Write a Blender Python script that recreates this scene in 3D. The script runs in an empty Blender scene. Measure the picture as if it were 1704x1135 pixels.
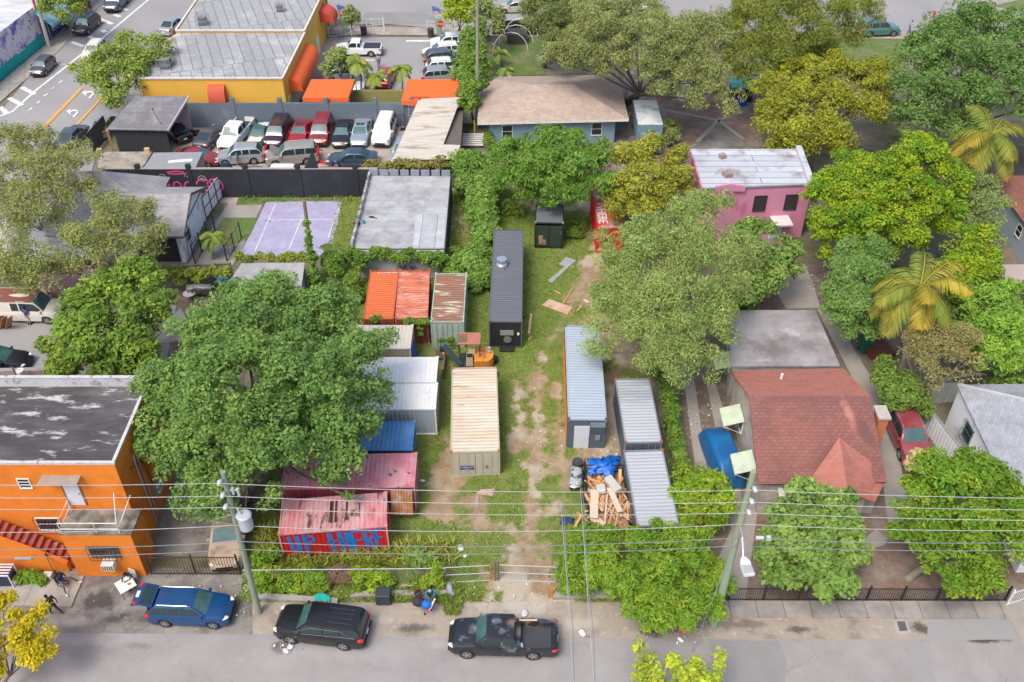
import bpy, math, random
import numpy as np
from mathutils import Vector, Matrix
random.seed(7)
R = math.radians
# ------------------------------------------------------------------ camera, world, sun, exposure
sc = bpy.context.scene
COL = sc.collection
F_PX, PITCH, CAM_H, CX, CY = 1600.0, R(40), 47.0, 852.0, 567.5
cam_d = bpy.data.cameras.new("camera"); cam = bpy.data.objects.new("camera", cam_d); COL.objects.link(cam)
cam_d.sensor_fit = 'HORIZONTAL'; cam_d.sensor_width = 36.0; cam_d.lens = 36.0 * F_PX / 1704.0
cam_d.clip_start = 0.5; cam_d.clip_end = 2000
cam.location = (0, 0, CAM_H); cam.rotation_euler = (R(90) - PITCH, 0, 0)
sc.camera = cam
world = bpy.data.worlds.new("World"); sc.world = world; world.use_nodes = True
wn = world.node_tree.nodes; wl = world.node_tree.links
SUN_EL, SUN_AZ = R(58), R(215)          # azimuth clockwise from +Y (north)
sky = wn.new('ShaderNodeTexSky'); sky.sky_type = 'NISHITA'; sky.sun_disc = False
sky.sun_elevation = SUN_EL; sky.sun_rotation = SUN_AZ
sky.air_density = 1.0; sky.dust_density = 4.0; sky.ozone_density = 1.0
wl.new(sky.outputs[0], wn['Background'].inputs['Color']); wn['Background'].inputs['Strength'].default_value = 0.15
sun_d = bpy.data.lights.new("sun", 'SUN'); sun = bpy.data.objects.new("sun", sun_d); COL.objects.link(sun)
sun_d.energy = 1.3; sun_d.angle = R(22); sun_d.color = (1.0, 0.93, 0.82)
sdir = Vector((math.sin(SUN_AZ) * math.cos(SUN_EL), math.cos(SUN_AZ) * math.cos(SUN_EL), math.sin(SUN_EL)))
sun.rotation_euler = sdir.to_track_quat('Z', 'Y').to_euler()
sun.location = (0, -40, 90)
sc.view_settings.view_transform = 'Standard'; sc.view_settings.look = 'None'
sc.view_settings.gamma = 1.0; sc.view_settings.exposure = 0.68
sc.cycles.max_bounces = 6; sc.cycles.diffuse_bounces = 3; sc.cycles.transparent_max_bounces = 6
# ------------------------------------------------------------------ helpers
_s, _c = math.sin(PITCH), math.cos(PITCH)
def P(px, py, z=0.0):
 """where a point of the survey photograph lies in the place, at height z"""
 u = (px - CX) / F_PX; v = (py - CY) / F_PX
 dy = _c - v * _s; dz = -_s - v * _c
 t = (z - CAM_H) / dz
 return Vector((u * t, dy * t, z))
def pxm(px, py, z=0.0):
 p = P(px, py, z); d = p.y * _c - (z - CAM_H) * _s
 return F_PX / d                                    # pixels per metre there
def hgt(px, py, py2):
 p = P(px, py); lo, hi = 0.0, 40.0
 for _ in range(40):
  m = (lo + hi) / 2; d = p.y * _c - (m - CAM_H) * _s; up = p.y * _s + (m - CAM_H) * _c
  if CY - F_PX * up / d > py2: lo = m
  else: hi = m
 return lo
class MB:
 """collects faces; build() links them as ONE mesh object"""
 def __init__(s): s.v = []; s.f = []; s.m = []; s.cur = 0
 def vert(s, p): s.v.append(tuple(p)); return len(s.v) - 1
 def face(s, idx, m=None): s.f.append(tuple(idx)); s.m.append(s.cur if m is None else m)
 def poly(s, pts, m=None):
  b = len(s.v); s.v += [tuple(p) for p in pts]; s.face(range(b, b + len(pts)), m); return s
 def box(s, c, size, rz=0.0, m=None, top=None):
  cx, cy, cz = c; hx, hy, hz = size[0] / 2, size[1] / 2, size[2] / 2
  tx, ty = (hx, hy) if top is None else (hx * top[0], hy * top[1])
  ca, sa = math.cos(rz), math.sin(rz); b = len(s.v)
  for (x, y, z) in ((-hx, -hy, -hz), (hx, -hy, -hz), (hx, hy, -hz), (-hx, hy, -hz), (-tx, -ty, hz), (tx, -ty, hz), (tx, ty, hz), (-tx, ty, hz)):
   s.v.append((cx + x * ca - y * sa, cy + x * sa + y * ca, cz + z))
  for q in ((0, 3, 2, 1), (4, 5, 6, 7), (0, 1, 5, 4), (1, 2, 6, 5), (2, 3, 7, 6), (3, 0, 4, 7)): s.face([b + i for i in q], m)
  return s
 def beam(s, a, b, w, h=None, m=None, up=(0, 0, 1)):
  a = Vector(a); b = Vector(b); h = h or w; d = (b - a).normalized(); upv = Vector(up)
  if abs(d.dot(upv)) > .97: upv = Vector((0, 1, 0))
  x = d.cross(upv).normalized() * (w / 2); z = x.normalized().cross(d) * (h / 2); k = len(s.v)
  for p in (a, b):
   for q in (-x - z, x - z, x + z, -x + z): s.v.append(tuple(p + q))
  for q in ((0, 1, 2, 3), (7, 6, 5, 4), (0, 4, 5, 1), (1, 5, 6, 2), (2, 6, 7, 3), (3, 7, 4, 0)): s.face([k + i for i in q], m)
  return s
 def tube(s, pts, r, n=8, m=None, cap=True):
  pts = [Vector(p) for p in pts]; rr = r if isinstance(r, (list, tuple)) else [r] * len(pts)
  rings = []; prev = None
  for i, p in enumerate(pts):
   d = (pts[min(i + 1, len(pts) - 1)] - pts[max(i - 1, 0)]).normalized()
   if prev is None:
    x = d.orthogonal().normalized()
   else:
    x = (prev - d * prev.dot(d)).normalized()
   prev = x; y = d.cross(x); b = len(s.v)
   for k in range(n):
    a = 2 * math.pi * k / n; s.v.append(tuple(p + (x * math.cos(a) + y * math.sin(a)) * rr[i]))
   rings.append(b)
  for i in range(len(pts) - 1):
   for k in range(n):
    k2 = (k + 1) % n; s.face((rings[i] + k, rings[i] + k2, rings[i + 1] + k2, rings[i + 1] + k), m)
  if cap:
   s.face([rings[0] + k for k in reversed(range(n))], m); s.face([rings[-1] + k for k in range(n)], m)
  return s
 def prism(s, pts, z0, z1, m=None, mtop=None):
  n = len(pts); ar = sum(pts[i][0] * pts[(i + 1) % n][1] - pts[(i + 1) % n][0] * pts[i][1] for i in range(n))
  if ar < 0: pts = list(reversed(pts))
  b = len(s.v)
  for z in (z0, z1):
   for p in pts: s.v.append((p[0], p[1], z))
  s.face([b + n + i for i in range(n)], m if mtop is None else mtop); s.face([b + i for i in reversed(range(n))], m)
  for i in range(n):
   j = (i + 1) % n; s.face((b + i, b + j, b + n + j, b + n + i), m)
  return s
 def slab(s, pts, t, m=None):
  """polygon with 3D points given a thickness t along its normal (downwards)"""
  pts = [Vector(p) for p in pts]; nrm = (pts[1] - pts[0]).cross(pts[2] - pts[0]).normalized()
  if nrm.z < 0 or (abs(nrm.z) < 1e-6 and nrm.y > 0): pts.reverse(); nrm = -nrm
  n = len(pts); b = len(s.v)
  for p in pts: s.v.append(tuple(p))
  for p in pts: s.v.append(tuple(p - nrm * t))
  s.face([b + i for i in range(n)], m); s.face([b + n + i for i in reversed(range(n))], m)
  for i in range(n):
   j = (i + 1) % n; s.face((b + i, b + n + i, b + n + j, b + j), m)
  return s
 def ball(s, c, r, nu=10, nv=6, m=None, rot=None):
  rx, ry, rz = r if isinstance(r, (tuple, list)) else (r, r, r); b = len(s.v); c = Vector(c)
  for i in range(nv + 1):
   t = math.pi * i / nv
   for j in range(nu):
    a = 2 * math.pi * j / nu
    q = Vector((rx * math.sin(t) * math.cos(a), ry * math.sin(t) * math.sin(a), rz * math.cos(t)))
    if rot is not None: q = rot @ q
    s.v.append(tuple(c + q))
  for i in range(nv):
   for j in range(nu):
    j2 = (j + 1) % nu
    s.face((b + i * nu + j, b + (i + 1) * nu + j, b + (i + 1) * nu + j2, b + i * nu + j2), m)
  return s
 def corr(s, o, du, dv, nrm, nu, depth, m=None):
  """corrugated sheet: origin o, ribs step along du, run along dv"""
  o = Vector(o); du = Vector(du); dv = Vector(dv); nrm = Vector(nrm); b = len(s.v); k = 0
  prof = [(0, 0), (.28, 0), (.5, 1), (.78, 1)]
  pts = [((i + f) / nu, h) for i in range(nu) for f, h in prof] + [(1, 0)]
  for t, h in pts:
   s.v.append(tuple(o + du * t + nrm * depth * h)); s.v.append(tuple(o + du * t + dv + nrm * depth * h))
  for i in range(len(pts) - 1): s.face((b + 2 * i, b + 2 * i + 2, b + 2 * i + 3, b + 2 * i + 1), m)
  return s
 def build(s, name, mats, parent=None, smooth=False, local=False, bevel=0):
  me = bpy.data.meshes.new(name)
  v = s.v
  if parent is not None and not local:
   l = parent.matrix_basis.translation if parent.parent is None else parent['_w']
   v = [(a - l[0], b - l[1], c - l[2]) for a, b, c in v]
  me.from_pydata(v, [], s.f)
  if not isinstance(mats, (list, tuple)): mats = [mats]
  for m_ in mats: me.materials.append(m_)
  if len(mats) > 1: me.polygons.foreach_set('material_index', s.m)
  if smooth: me.polygons.foreach_set('use_smooth', [True] * len(me.polygons))
  me.update()
  o = bpy.data.objects.new(name, me); COL.objects.link(o)
  if parent is not None:
   o.parent = parent
   if not local:
    o['_w'] = tuple(parent.matrix_basis.translation if parent.parent is None else parent['_w'])
  if bevel:
   md = o.modifiers.new('bevel', 'BEVEL'); md.width = bevel; md.segments = 2; md.limit_method = 'ANGLE'; md.angle_limit = R(40)
  return o
def tag(o, label=None, cat=None, group=None, kind=None):
 if label: o['label'] = label
 if cat: o['category'] = cat
 if group: o['group'] = group
 if kind: o['kind'] = kind
 return o
def thing(name, label, cat, loc=(0, 0, 0), rz=0.0, group=None):
 o = bpy.data.objects.new(name, None); COL.objects.link(o); o.location = loc; o.rotation_euler = (0, 0, rz)
 o.empty_display_size = .3
 return tag(o, label, cat, group)
def copy_tree(o, parent=None):
 kids = KIDS.get(o.name) or [c for c in bpy.data.objects if c.parent == o]
 c = o.copy(); COL.objects.link(c)
 if parent is not None: c.parent = parent
 for ch in kids: copy_tree(ch, c)
 return c
KIDS = {}
def single(mb, name, mats, label, cat, group=None, smooth=False):
 """a thing that is one mesh: origin at its base centre"""
 a = np.array(mb.v); c = ((a[:, 0].min() + a[:, 0].max()) / 2, (a[:, 1].min() + a[:, 1].max()) / 2, a[:, 2].min())
 mb.v = [(x - c[0], y - c[1], z - c[2]) for x, y, z in mb.v]
 o = mb.build(name, mats, smooth=smooth); o.location = c
 return tag(o, label, cat, group)
# ------------------------------------------------------------------ materials
MATS = {}
def lin(c):
 return tuple((x / 255 / 12.92 if x <= 10 else ((x / 255 + .055) / 1.055) ** 2.4) for x in c) + (1,)
def mat(name, c, rough=.8, metal=0.0, var=.12, vs=1.5, c2=None, c2s=1.0, c2t=.55, c2w=.08, bump=0.0, bs=20, spec=.5, stretch=None, c3=None, c3s=5, c3t=.6, c3w=.05, coat=0):
 """c: linear base colour; var: value noise; c2/c3: stains with a shape of their own"""
 if name in MATS: return MATS[name]
 m = bpy.data.materials.new(name); m.use_nodes = True; nt = m.node_tree; n = nt.nodes; l = nt.links
 b = n['Principled BSDF']; b.inputs['Roughness'].default_value = rough; b.inputs['Metallic'].default_value = metal
 b.inputs['Specular IOR Level'].default_value = spec
 if coat: b.inputs['Coat Weight'].default_value = coat; b.inputs['Coat Roughness'].default_value = .08
 geo = n.new('ShaderNodeNewGeometry'); vec = geo.outputs['Position']
 if stretch:
  mp = n.new('ShaderNodeMapping'); mp.inputs['Scale'].default_value = stretch; l.new(vec, mp.inputs['Vector']); vec = mp.outputs[0]
 def noise(scale, detail=5, rough_=.6):
  t = n.new('ShaderNodeTexNoise'); t.inputs['Scale'].default_value = scale; t.inputs['Detail'].default_value = detail
  t.inputs['Roughness'].default_value = rough_; l.new(vec, t.inputs['Vector']); return t.outputs['Fac']
 col = None
 def rgb(c_):
  r = n.new('ShaderNodeRGB'); r.outputs[0].default_value = (c_[0], c_[1], c_[2], 1); return r.outputs[0]
 col = rgb(c)
 def mix(fac, a, b_):
  x = n.new('ShaderNodeMix'); x.data_type = 'RGBA'; l.new(fac, x.inputs[0]); l.new(a, x.inputs[6]); l.new(b_, x.inputs[7]); return x.outputs[2]
 def ramp(fac, t, w):
  mr = n.new('ShaderNodeMapRange'); mr.inputs[1].default_value = t - w; mr.inputs[2].default_value = t + w; mr.clamp = True; l.new(fac, mr.inputs[0]); return mr.outputs[0]
 if c2 is not None: col = mix(ramp(noise(c2s, 8, .65), c2t, c2w), col, rgb(c2))
 if c3 is not None: col = mix(ramp(noise(c3s, 8, .7), c3t, c3w), col, rgb(c3))
 if var:
  mr = n.new('ShaderNodeMapRange'); mr.inputs[1].default_value = .25; mr.inputs[2].default_value = .75
  mr.inputs[3].default_value = 1 - var; mr.inputs[4].default_value = 1 + var; l.new(noise(vs, 6, .7), mr.inputs[0])
  vm = n.new('ShaderNodeVectorMath'); vm.operation = 'SCALE'; l.new(col, vm.inputs[0]); l.new(mr.outputs[0], vm.inputs['Scale']); col = vm.outputs[0]
 l.new(col, b.inputs['Base Color'])
 if bump:
  bp = n.new('ShaderNodeBump'); bp.inputs['Strength'].default_value = bump; bp.inputs['Distance'].default_value = .03
  l.new(noise(bs, 4), bp.inputs['Height']); l.new(bp.outputs[0], b.inputs['Normal'])
 MATS[name] = m; return m
LEAF_GAIN = 1.85
def stain(m, spots):
 """spills and scorch marks with a place and shape of their own: (x, y, rx, ry, angle, colour, strength)"""
 nt = m.node_tree; n = nt.nodes; l = nt.links; b = n['Principled BSDF']; src = b.inputs['Base Color'].links[0].from_socket; geo = n.new('ShaderNodeNewGeometry'); nz = n.new('ShaderNodeTexNoise'); nz.inputs['Scale'].default_value = .9; nz.inputs['Detail'].default_value = 8; nz.inputs['Roughness'].default_value = .68; l.new(geo.outputs['Position'], nz.inputs['Vector'])
 for x, y, rx, ry, a, c, k in spots:
  mp = n.new('ShaderNodeMapping'); mp.vector_type = 'TEXTURE'; mp.inputs['Location'].default_value = (x, y, 0); mp.inputs['Rotation'].default_value = (0, 0, a); mp.inputs['Scale'].default_value = (rx, ry, 1e6); l.new(geo.outputs['Position'], mp.inputs['Vector'])
  ln = n.new('ShaderNodeVectorMath'); ln.operation = 'LENGTH'; l.new(mp.outputs[0], ln.inputs[0]); ad = n.new('ShaderNodeMath'); ad.operation = 'MULTIPLY_ADD'; l.new(nz.outputs['Fac'], ad.inputs[0]); ad.inputs[1].default_value = 2.4; l.new(ln.outputs['Value'], ad.inputs[2])
  mr = n.new('ShaderNodeMapRange'); mr.inputs[1].default_value = 1.5; mr.inputs[2].default_value = 1.95; mr.inputs[3].default_value = k; mr.inputs[4].default_value = 0; l.new(ad.outputs[0], mr.inputs[0]); x_ = n.new('ShaderNodeMix'); x_.data_type = 'RGBA'; l.new(mr.outputs[0], x_.inputs[0]); l.new(src, x_.inputs[6]); x_.inputs[7].default_value = (*c, 1); src = x_.outputs[2]
 l.new(src, b.inputs['Base Color'])
def leafmat(name, c, var=.35, c2=None, c2t=.6, trans=.32):
 if name in MATS: return MATS[name]
 c = tuple(x * LEAF_GAIN for x in c); c2 = c2 and tuple(x * LEAF_GAIN for x in c2)
 m = bpy.data.materials.new(name); m.use_nodes = True; nt = m.node_tree; n = nt.nodes; l = nt.links
 b = n['Principled BSDF']; b.inputs['Roughness'].default_value = .6; b.inputs['Specular IOR Level'].default_value = .12
 at = n.new('ShaderNodeAttribute'); at.attribute_name = 'tint'
 sep = n.new('ShaderNodeSeparateColor'); l.new(at.outputs['Color'], sep.inputs[0])
 def rgb(c_):
  r = n.new('ShaderNodeRGB'); r.outputs[0].default_value = (c_[0], c_[1], c_[2], 1); return r.outputs[0]
 col = rgb(c)
 if c2 is not None:
  mr = n.new('ShaderNodeMapRange'); mr.inputs[1].default_value = c2t - .3; mr.inputs[2].default_value = c2t + .3; mr.clamp = True
  l.new(sep.outputs[1], mr.inputs[0]); x = n.new('ShaderNodeMix'); x.data_type = 'RGBA'
  l.new(mr.outputs[0], x.inputs[0]); l.new(col, x.inputs[6]); l.new(rgb(c2), x.inputs[7]); col = x.outputs[2]
 mr = n.new('ShaderNodeMapRange'); mr.inputs[3].default_value = 1 - var; mr.inputs[4].default_value = 1 + var; l.new(sep.outputs[0], mr.inputs[0])
 vm = n.new('ShaderNodeVectorMath'); vm.operation = 'SCALE'; l.new(col, vm.inputs[0]); l.new(mr.outputs[0], vm.inputs['Scale'])
 l.new(vm.outputs[0], b.inputs['Base Color'])
 tr = n.new('ShaderNodeBsdfTranslucent'); l.new(vm.outputs[0], tr.inputs['Color'])
 mx = n.new('ShaderNodeMixShader'); mx.inputs[0].default_value = trans; l.new(b.outputs[0], mx.inputs[1]); l.new(tr.outputs[0], mx.inputs[2])
 l.new(mx.outputs[0], n['Material Output'].inputs['Surface'])
 MATS[name] = m; return m
def tiled(name, c, c2, rows, cols, axis_u, axis_v, mortar=.03, rough=.85, var=.15, c3=None, c3t=.6, c3s=.6, offset=.5):
 """shingles / bricks / slabs laid in the surface: brick texture in two world directions"""
 if name in MATS: return MATS[name]
 m = mat(name, c, rough=rough, var=var, vs=2.2, c2=c3, c2s=c3s, c2t=c3t, c2w=.12)
 nt = m.node_tree; n = nt.nodes; l = nt.links; b = n['Principled BSDF']
 src = b.inputs['Base Color'].links[0].from_socket
 geo = n.new('ShaderNodeNewGeometry'); cmb = n.new('ShaderNodeCombineXYZ')
 for i, ax in enumerate((axis_u, axis_v)):
  d = n.new('ShaderNodeVectorMath'); d.operation = 'DOT_PRODUCT'; l.new(geo.outputs['Position'], d.inputs[0]); d.inputs[1].default_value = ax
  l.new(d.outputs['Value'], cmb.inputs[i])
 br = n.new('ShaderNodeTexBrick'); br.inputs['Scale'].default_value = 1; br.inputs['Brick Width'].default_value = cols; br.inputs['Row Height'].default_value = rows
 br.inputs['Mortar Size'].default_value = mortar; br.offset = offset; br.inputs['Mortar Smooth'].default_value = .2
 br.inputs['Color1'].default_value = (1.08, 1.08, 1.08, 1); br.inputs['Color2'].default_value = (.9, .9, .9, 1)
 br.inputs['Mortar'].default_value = (c2, c2, c2, 1); l.new(cmb.outputs[0], br.inputs['Vector'])
 mu = n.new('ShaderNodeMix'); mu.data_type = 'RGBA'; mu.blend_type = 'MULTIPLY'; mu.inputs[0].default_value = 1
 l.new(src, mu.inputs[6]); l.new(br.outputs['Color'], mu.inputs[7]); l.new(mu.outputs[2], b.inputs['Base Color'])
 return m
def text_mesh(body, size, xdir, ydir, origin, mb, thick=.006, center=True, spread=1.0):
 """flat lettering added to mb: faces of a built-in font laid in the plane (xdir, ydir)"""
 cu = bpy.data.curves.new('lettering', 'FONT'); cu.body = body; cu.size = size; cu.extrude = thick / 2; cu.offset = .0
 cu.space_character = spread
 if center: cu.align_x = 'CENTER'; cu.align_y = 'CENTER'
 o = bpy.data.objects.new('lettering', cu); COL.objects.link(o)
 dg = bpy.context.evaluated_depsgraph_get(); dg.update()
 me = o.evaluated_get(dg).to_mesh(); xd = Vector(xdir).normalized(); yd = Vector(ydir).normalized(); zd = xd.cross(yd); og = Vector(origin)
 b = len(mb.v)
 for v in me.vertices: mb.v.append(tuple(og + xd * v.co.x + yd * v.co.y + zd * v.co.z))
 for p in me.polygons: mb.face([b + i for i in p.vertices])
 o.evaluated_get(dg).to_mesh_clear(); bpy.data.objects.remove(o); bpy.data.curves.remove(cu)
 return mb
# ------------------------------------------------------------------ ground sheets (each a few mm above the one below)
ASPH = mat('asphalt_sunbleached', (.285, .272, .268), rough=.9, var=.14, vs=.5, c2=(.23, .218, .213), c2s=.35, c2t=.6, c2w=.12, c3=(.3, .285, .265), c3s=.7, c3t=.62, c3w=.1, bump=.25, bs=30)
ASPH2 = mat('asphalt_far', (.30, .295, .295), rough=.9, var=.1, vs=.4, c2=(.24, .235, .235), c2s=.2, c2t=.55, c2w=.15, bump=.15)
ASPH3 = mat('asphalt_patch', (.235, .23, .228), rough=.9, var=.1, vs=.6)
CONC = mat('concrete_ground', (.33, .305, .275), rough=.9, var=.15, vs=1.0, c2=(.22, .2, .18), c2s=.5, c2t=.58, c2w=.12, c3=(.14, .125, .11), c3s=1.1, c3t=.67, c3w=.06, bump=.2)
CONC_D = mat('concrete_stained', (.24, .225, .205), rough=.9, var=.2, vs=.9, c2=(.10, .093, .087), c2s=.45, c2t=.56, c2w=.1, c3=(.34, .32, .29), c3s=.8, c3t=.62, c3w=.08, bump=.2)
SAND = mat('sandy_shoulder', (.33, .285, .235), rough=.95, var=.18, vs=1.6, c2=(.2, .165, .13), c2s=.8, c2t=.58, c2w=.09, c3=(.42, .38, .33), c3s=2.3, c3t=.62, c3w=.06, bump=.4, bs=25)
DIRT = mat('brown_dirt', (.15, .115, .09), rough=.95, var=.25, vs=2.0, c2=(.24, .2, .165), c2s=.9, c2t=.57, c2w=.1, c3=(.3, .27, .24), c3s=6, c3t=.69, c3w=.03, bump=.4, bs=25)
MULCH = mat('leaf_litter', (.19, .125, .095), rough=.95, var=.25, vs=3.0, c2=(.27, .225, .19), c2s=.5, c2t=.55, c2w=.12, bump=.4, bs=30)
LAWN = mat('lawn', (.10, .16, .035), rough=.95, var=.3, vs=1.8, c2=(.2, .18, .09), c2s=.4, c2t=.58, c2w=.1, bump=.5, bs=40)
WALK = tiled('walk_slabs', (.30, .275, .255), .55, 60.0, 1.55, (1, 0, 0), (0, 1, 0), mortar=.035, c3=(.2, .18, .165), c3t=.57, offset=0)
WALK_Y = tiled('walk_slabs_far', (.34, .32, .29), .75, 1.6, 30.0, (.35, -1, 0), (1, .35, 0), mortar=.05, c3=(.25, .23, .21), c3t=.6, offset=0)
LOTC = mat('lot_concrete', (.38, .33, .285), rough=.9, var=.16, vs=.7, c2=(.26, .22, .19), c2s=.4, c2t=.55, c2w=.12, c3=(.16, .14, .12), c3s=.9, c3t=.66, c3w=.06)
BASE = mat('bare_earth', (.2, .165, .13), rough=.95, var=.25, vs=.8, c2=(.09, .11, .04), c2s=.3, c2t=.52, c2w=.1)
WHITEPAINT = mat('road_white', (.68, .67, .65), rough=.8, var=.15, vs=3, c2=(.36, .35, .34), c2s=2.5, c2t=.6, c2w=.06)
YELPAINT = mat('road_yellow', (.62, .33, .07), rough=.8, var=.15, vs=3, c2=(.36, .3, .2), c2s=2.0, c2t=.6, c2w=.08)
_lvl = [0.0]
def sheet(name, pts, m, z, px=True):
 _lvl[0] += .0013; z += _lvl[0] if z > 0 else 0
 mb = MB(); mb.poly([P(x, y, z) if px else (x, y, z) for x, y in pts])
 o = mb.build(name, m);
 if o.data.polygons[0].normal.z < 0: o.data.flip_normals()
 return tag(o, kind='structure')
def strip(a, b, w, z):
 A = P(*a, z); B = P(*b, z); d = (B - A); d.z = 0; n = Vector((-d.y, d.x, 0)).normalized() * w / 2
 return [A - n, B - n, B + n, A + n]
sheet('ground', [(-260, -60), (260, -60), (260, 420), (-260, 420)], BASE, 0.0, px=False)
sheet('street', [(-60, 6), (60, 6), (60, P(1290, 1068).y), (P(800, 1062).x, P(800, 1062).y), (P(200, 1052).x, P(200, 1052).y), (-60, P(0, 1050).y)], ASPH, .02, px=False)
def cracks(m, sc_, w, dark):
 nt = m.node_tree; n = nt.nodes; l = nt.links; b = n['Principled BSDF']; src = b.inputs['Base Color'].links[0].from_socket; geo = n.new('ShaderNodeNewGeometry'); nz = n.new('ShaderNodeTexNoise'); nz.inputs['Scale'].default_value = .8; nz.inputs['Detail'].default_value = 6
 l.new(geo.outputs['Position'], nz.inputs['Vector']); va = n.new('ShaderNodeVectorMath'); va.operation = 'MULTIPLY_ADD'; l.new(nz.outputs['Color'], va.inputs[0]); va.inputs[1].default_value = (2.2, 2.2, 0); l.new(geo.outputs['Position'], va.inputs[2])
 vo = n.new('ShaderNodeTexVoronoi'); vo.feature = 'DISTANCE_TO_EDGE'; vo.inputs['Scale'].default_value = sc_; l.new(va.outputs[0], vo.inputs['Vector']); mr = n.new('ShaderNodeMapRange'); mr.inputs[1].default_value = 0; mr.inputs[2].default_value = w; mr.inputs[3].default_value = dark; mr.inputs[4].default_value = 1; l.new(vo.outputs['Distance'], mr.inputs[0])
 vm = n.new('ShaderNodeVectorMath'); vm.operation = 'SCALE'; l.new(src, vm.inputs[0]); l.new(mr.outputs[0], vm.inputs['Scale']); l.new(vm.outputs[0], b.inputs['Base Color'])
for m_ in (ASPH, ASPH2): cracks(m_, .09, .0022, .78)
cracks(CONC_D, .3, .008, .6)
def sp(px, py, rx, ry, a, c, k, z=0): q = P(px, py, z); return (q.x, q.y, rx, ry, a, c, k)
BK = (.045, .04, .037)
stain(CONC_D, [sp(165, 1000, 1.6, 1.3, .3, BK, .85), sp(190, 1030, 2.0, .7, .35, BK, .8), sp(240, 1030, .7, .5, 0, BK, .6), sp(330, 985, 1.6, .5, 0, (.36, .34, .31), .6), sp(120, 1035, 2.6, .6, 0, (.4, .37, .33), .6)])
stain(SAND, [sp(470, 1075, 1.1, .7, 0, BK, .85), sp(690, 1045, 1.7, .5, .1, BK, .7), sp(500, 1050, 2.5, .8, 0, (.12, .105, .095), .6), sp(860, 1010, 3.0, 1.2, 0, (.46, .42, .37), .8), sp(1090, 1050, 2.2, .7, 0, (.12, .085, .06), .85), sp(960, 1040, 2.5, .8, 0, (.45, .4, .34), .7), sp(1330, 1048, 1.1, .4, 0, BK, .7), sp(1530, 1045, 1.2, .6, -.5, BK, .8), sp(1240, 1040, 2.0, .5, 0, (.14, .11, .085), .7), sp(600, 1030, 2.5, .6, 0, (.42, .38, .33), .6)])
stain(ASPH, [sp(470, 1078, 1.0, .6, 0, (.1, .09, .08), .8), sp(120, 1068, 5, .5, 0, (.36, .34, .32), .6), sp(800, 1072, 5, .5, 0, (.37, .345, .32), .6), sp(1640, 1066, 2.2, .28, 0, BK, .9), sp(230, 1075, 1.0, .5, 0, (.16, .15, .145), .6), sp(600, 1090, 6, .8, 0, (.33, .31, .3), .5)])
sheet('street_patch', [(1512, 1078), (1530, 1140), (1560, 1140), (1540, 1080)], ASPH2, .024)
sheet('street_patch', [(1180, 1066), (1295, 1066), (1310, 1100), (1306, 1140), (1190, 1140)], ASPH3, .024)
sheet('street_patch', [(106, 1114), (166, 1116), (160, 1140), (96, 1140)], ASPH2, .024)
sheet('shoulder', [(395, 930), (1290, 955), (1290, 1069), (800, 1063), (395, 1056)], SAND, .012)
sheet('shoulder_bare', [(1200, 1026), (1700, 1030), (1700, 1080), (1200, 1069)], SAND, .012)
sheet('forecourt_bare', [(-40, 945), (420, 945), (420, 1056), (-40, 1052)], CONC_D, .016)
sheet('pavement_apron', [(1545, 1030), (1680, 1030), (1695, 1064), (1542, 1066)], ASPH2, .03)
sheet('driveway_apron', [(1664, 1000), (1760, 998), (1790, 1080), (1705, 1078)], CONC, .034)
o = MB(); o.prism([P(1205, 1001), P(1664, 1002), P(1680, 1031), P(1205, 1028)], 0, .10); tag(o.build('pavement', WALK), kind='structure')
o = MB(); o.prism([P(-60, 958), P(141, 960), P(119, 1012), P(-60, 1006)], 0, .14); tag(o.build('pavement', tiled('porch_slab', (.36, .33, .29), .6, 4, 3.1, (1, 0, 0), (0, 1, 0), c3=(.26, .23, .2), c3t=.6, offset=0)), kind='structure')
sheet('alley', [(232, 925), (400, 925), (405, 860), (290, 700), (255, 830)], CONC_D, .02)
sheet('side_yard', [(1120, 600), (1245, 600), (1275, 960), (1260, 1000), (1120, 1000)], DIRT, .012)
sheet('drive_strip', [(1135, 610), (1152, 610), (1180, 800), (1170, 860), (1160, 800)], CONC, .02)
sheet('drive_strip', [(1176, 640), (1192, 640), (1225, 760), (1250, 960), (1228, 960), (1200, 760)], CONC, .02)
sheet('front_yard', [(1240, 830), (1704, 830), (1720, 1001), (1240, 1001)], MULCH, .01)
sheet('front_walk', [(1190, 940), (1235, 840), (1262, 840), (1240, 1001), (1215, 1001)], CONC, .02)
sheet('garden_slab', [(1436, 898), (1458, 880), (1478, 896), (1470, 908), (1440, 915)], CONC, .02)
sheet('east_alley', [(1350, 490), (1450, 490), (1510, 640), (1560, 690), (1530, 860), (1380, 620)], DIRT, .012)
sheet('east_path', [(1360, 515), (1380, 515), (1470, 660), (1500, 780), (1520, 870), (1478, 870), (1455, 700)], CONC, .02)
sheet('back_yard', [(1205, 440), (1400, 440), (1430, 520), (1205, 520)], DIRT, .012)
sheet('concrete_drive', [(1290, 440), (1340, 440), (1352, 470), (1366, 512), (1308, 514), (1282, 470)], CONC, .02)
sheet('west_yard', [(-60, 480), (300, 470), (270, 640), (-60, 640)], ASPH2, .012)
sheet('passage', [(205, 470), (420, 440), (400, 700), (200, 700)], DIRT, .01)
sheet('patio', [(310, 445), (385, 330), (440, 333), (400, 420), (385, 445)], CONC, .014)
sheet('patio_grass', [(345, 405), (372, 362), (432, 362), (420, 395), (380, 410)], LAWN, .018)
sheet('weed_strip', [(398, 325), (606, 322), (604, 338), (392, 341)], LAWN, .02)
COURT = mat('court_lilac', (.325, .31, .455), rough=.85, var=.1, vs=1.2, c2=(.38, .37, .49), c2s=.5, c2t=.55, c2w=.1, c3=(.12, .10, .15), c3s=.9, c3t=.65, c3w=.02)
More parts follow.
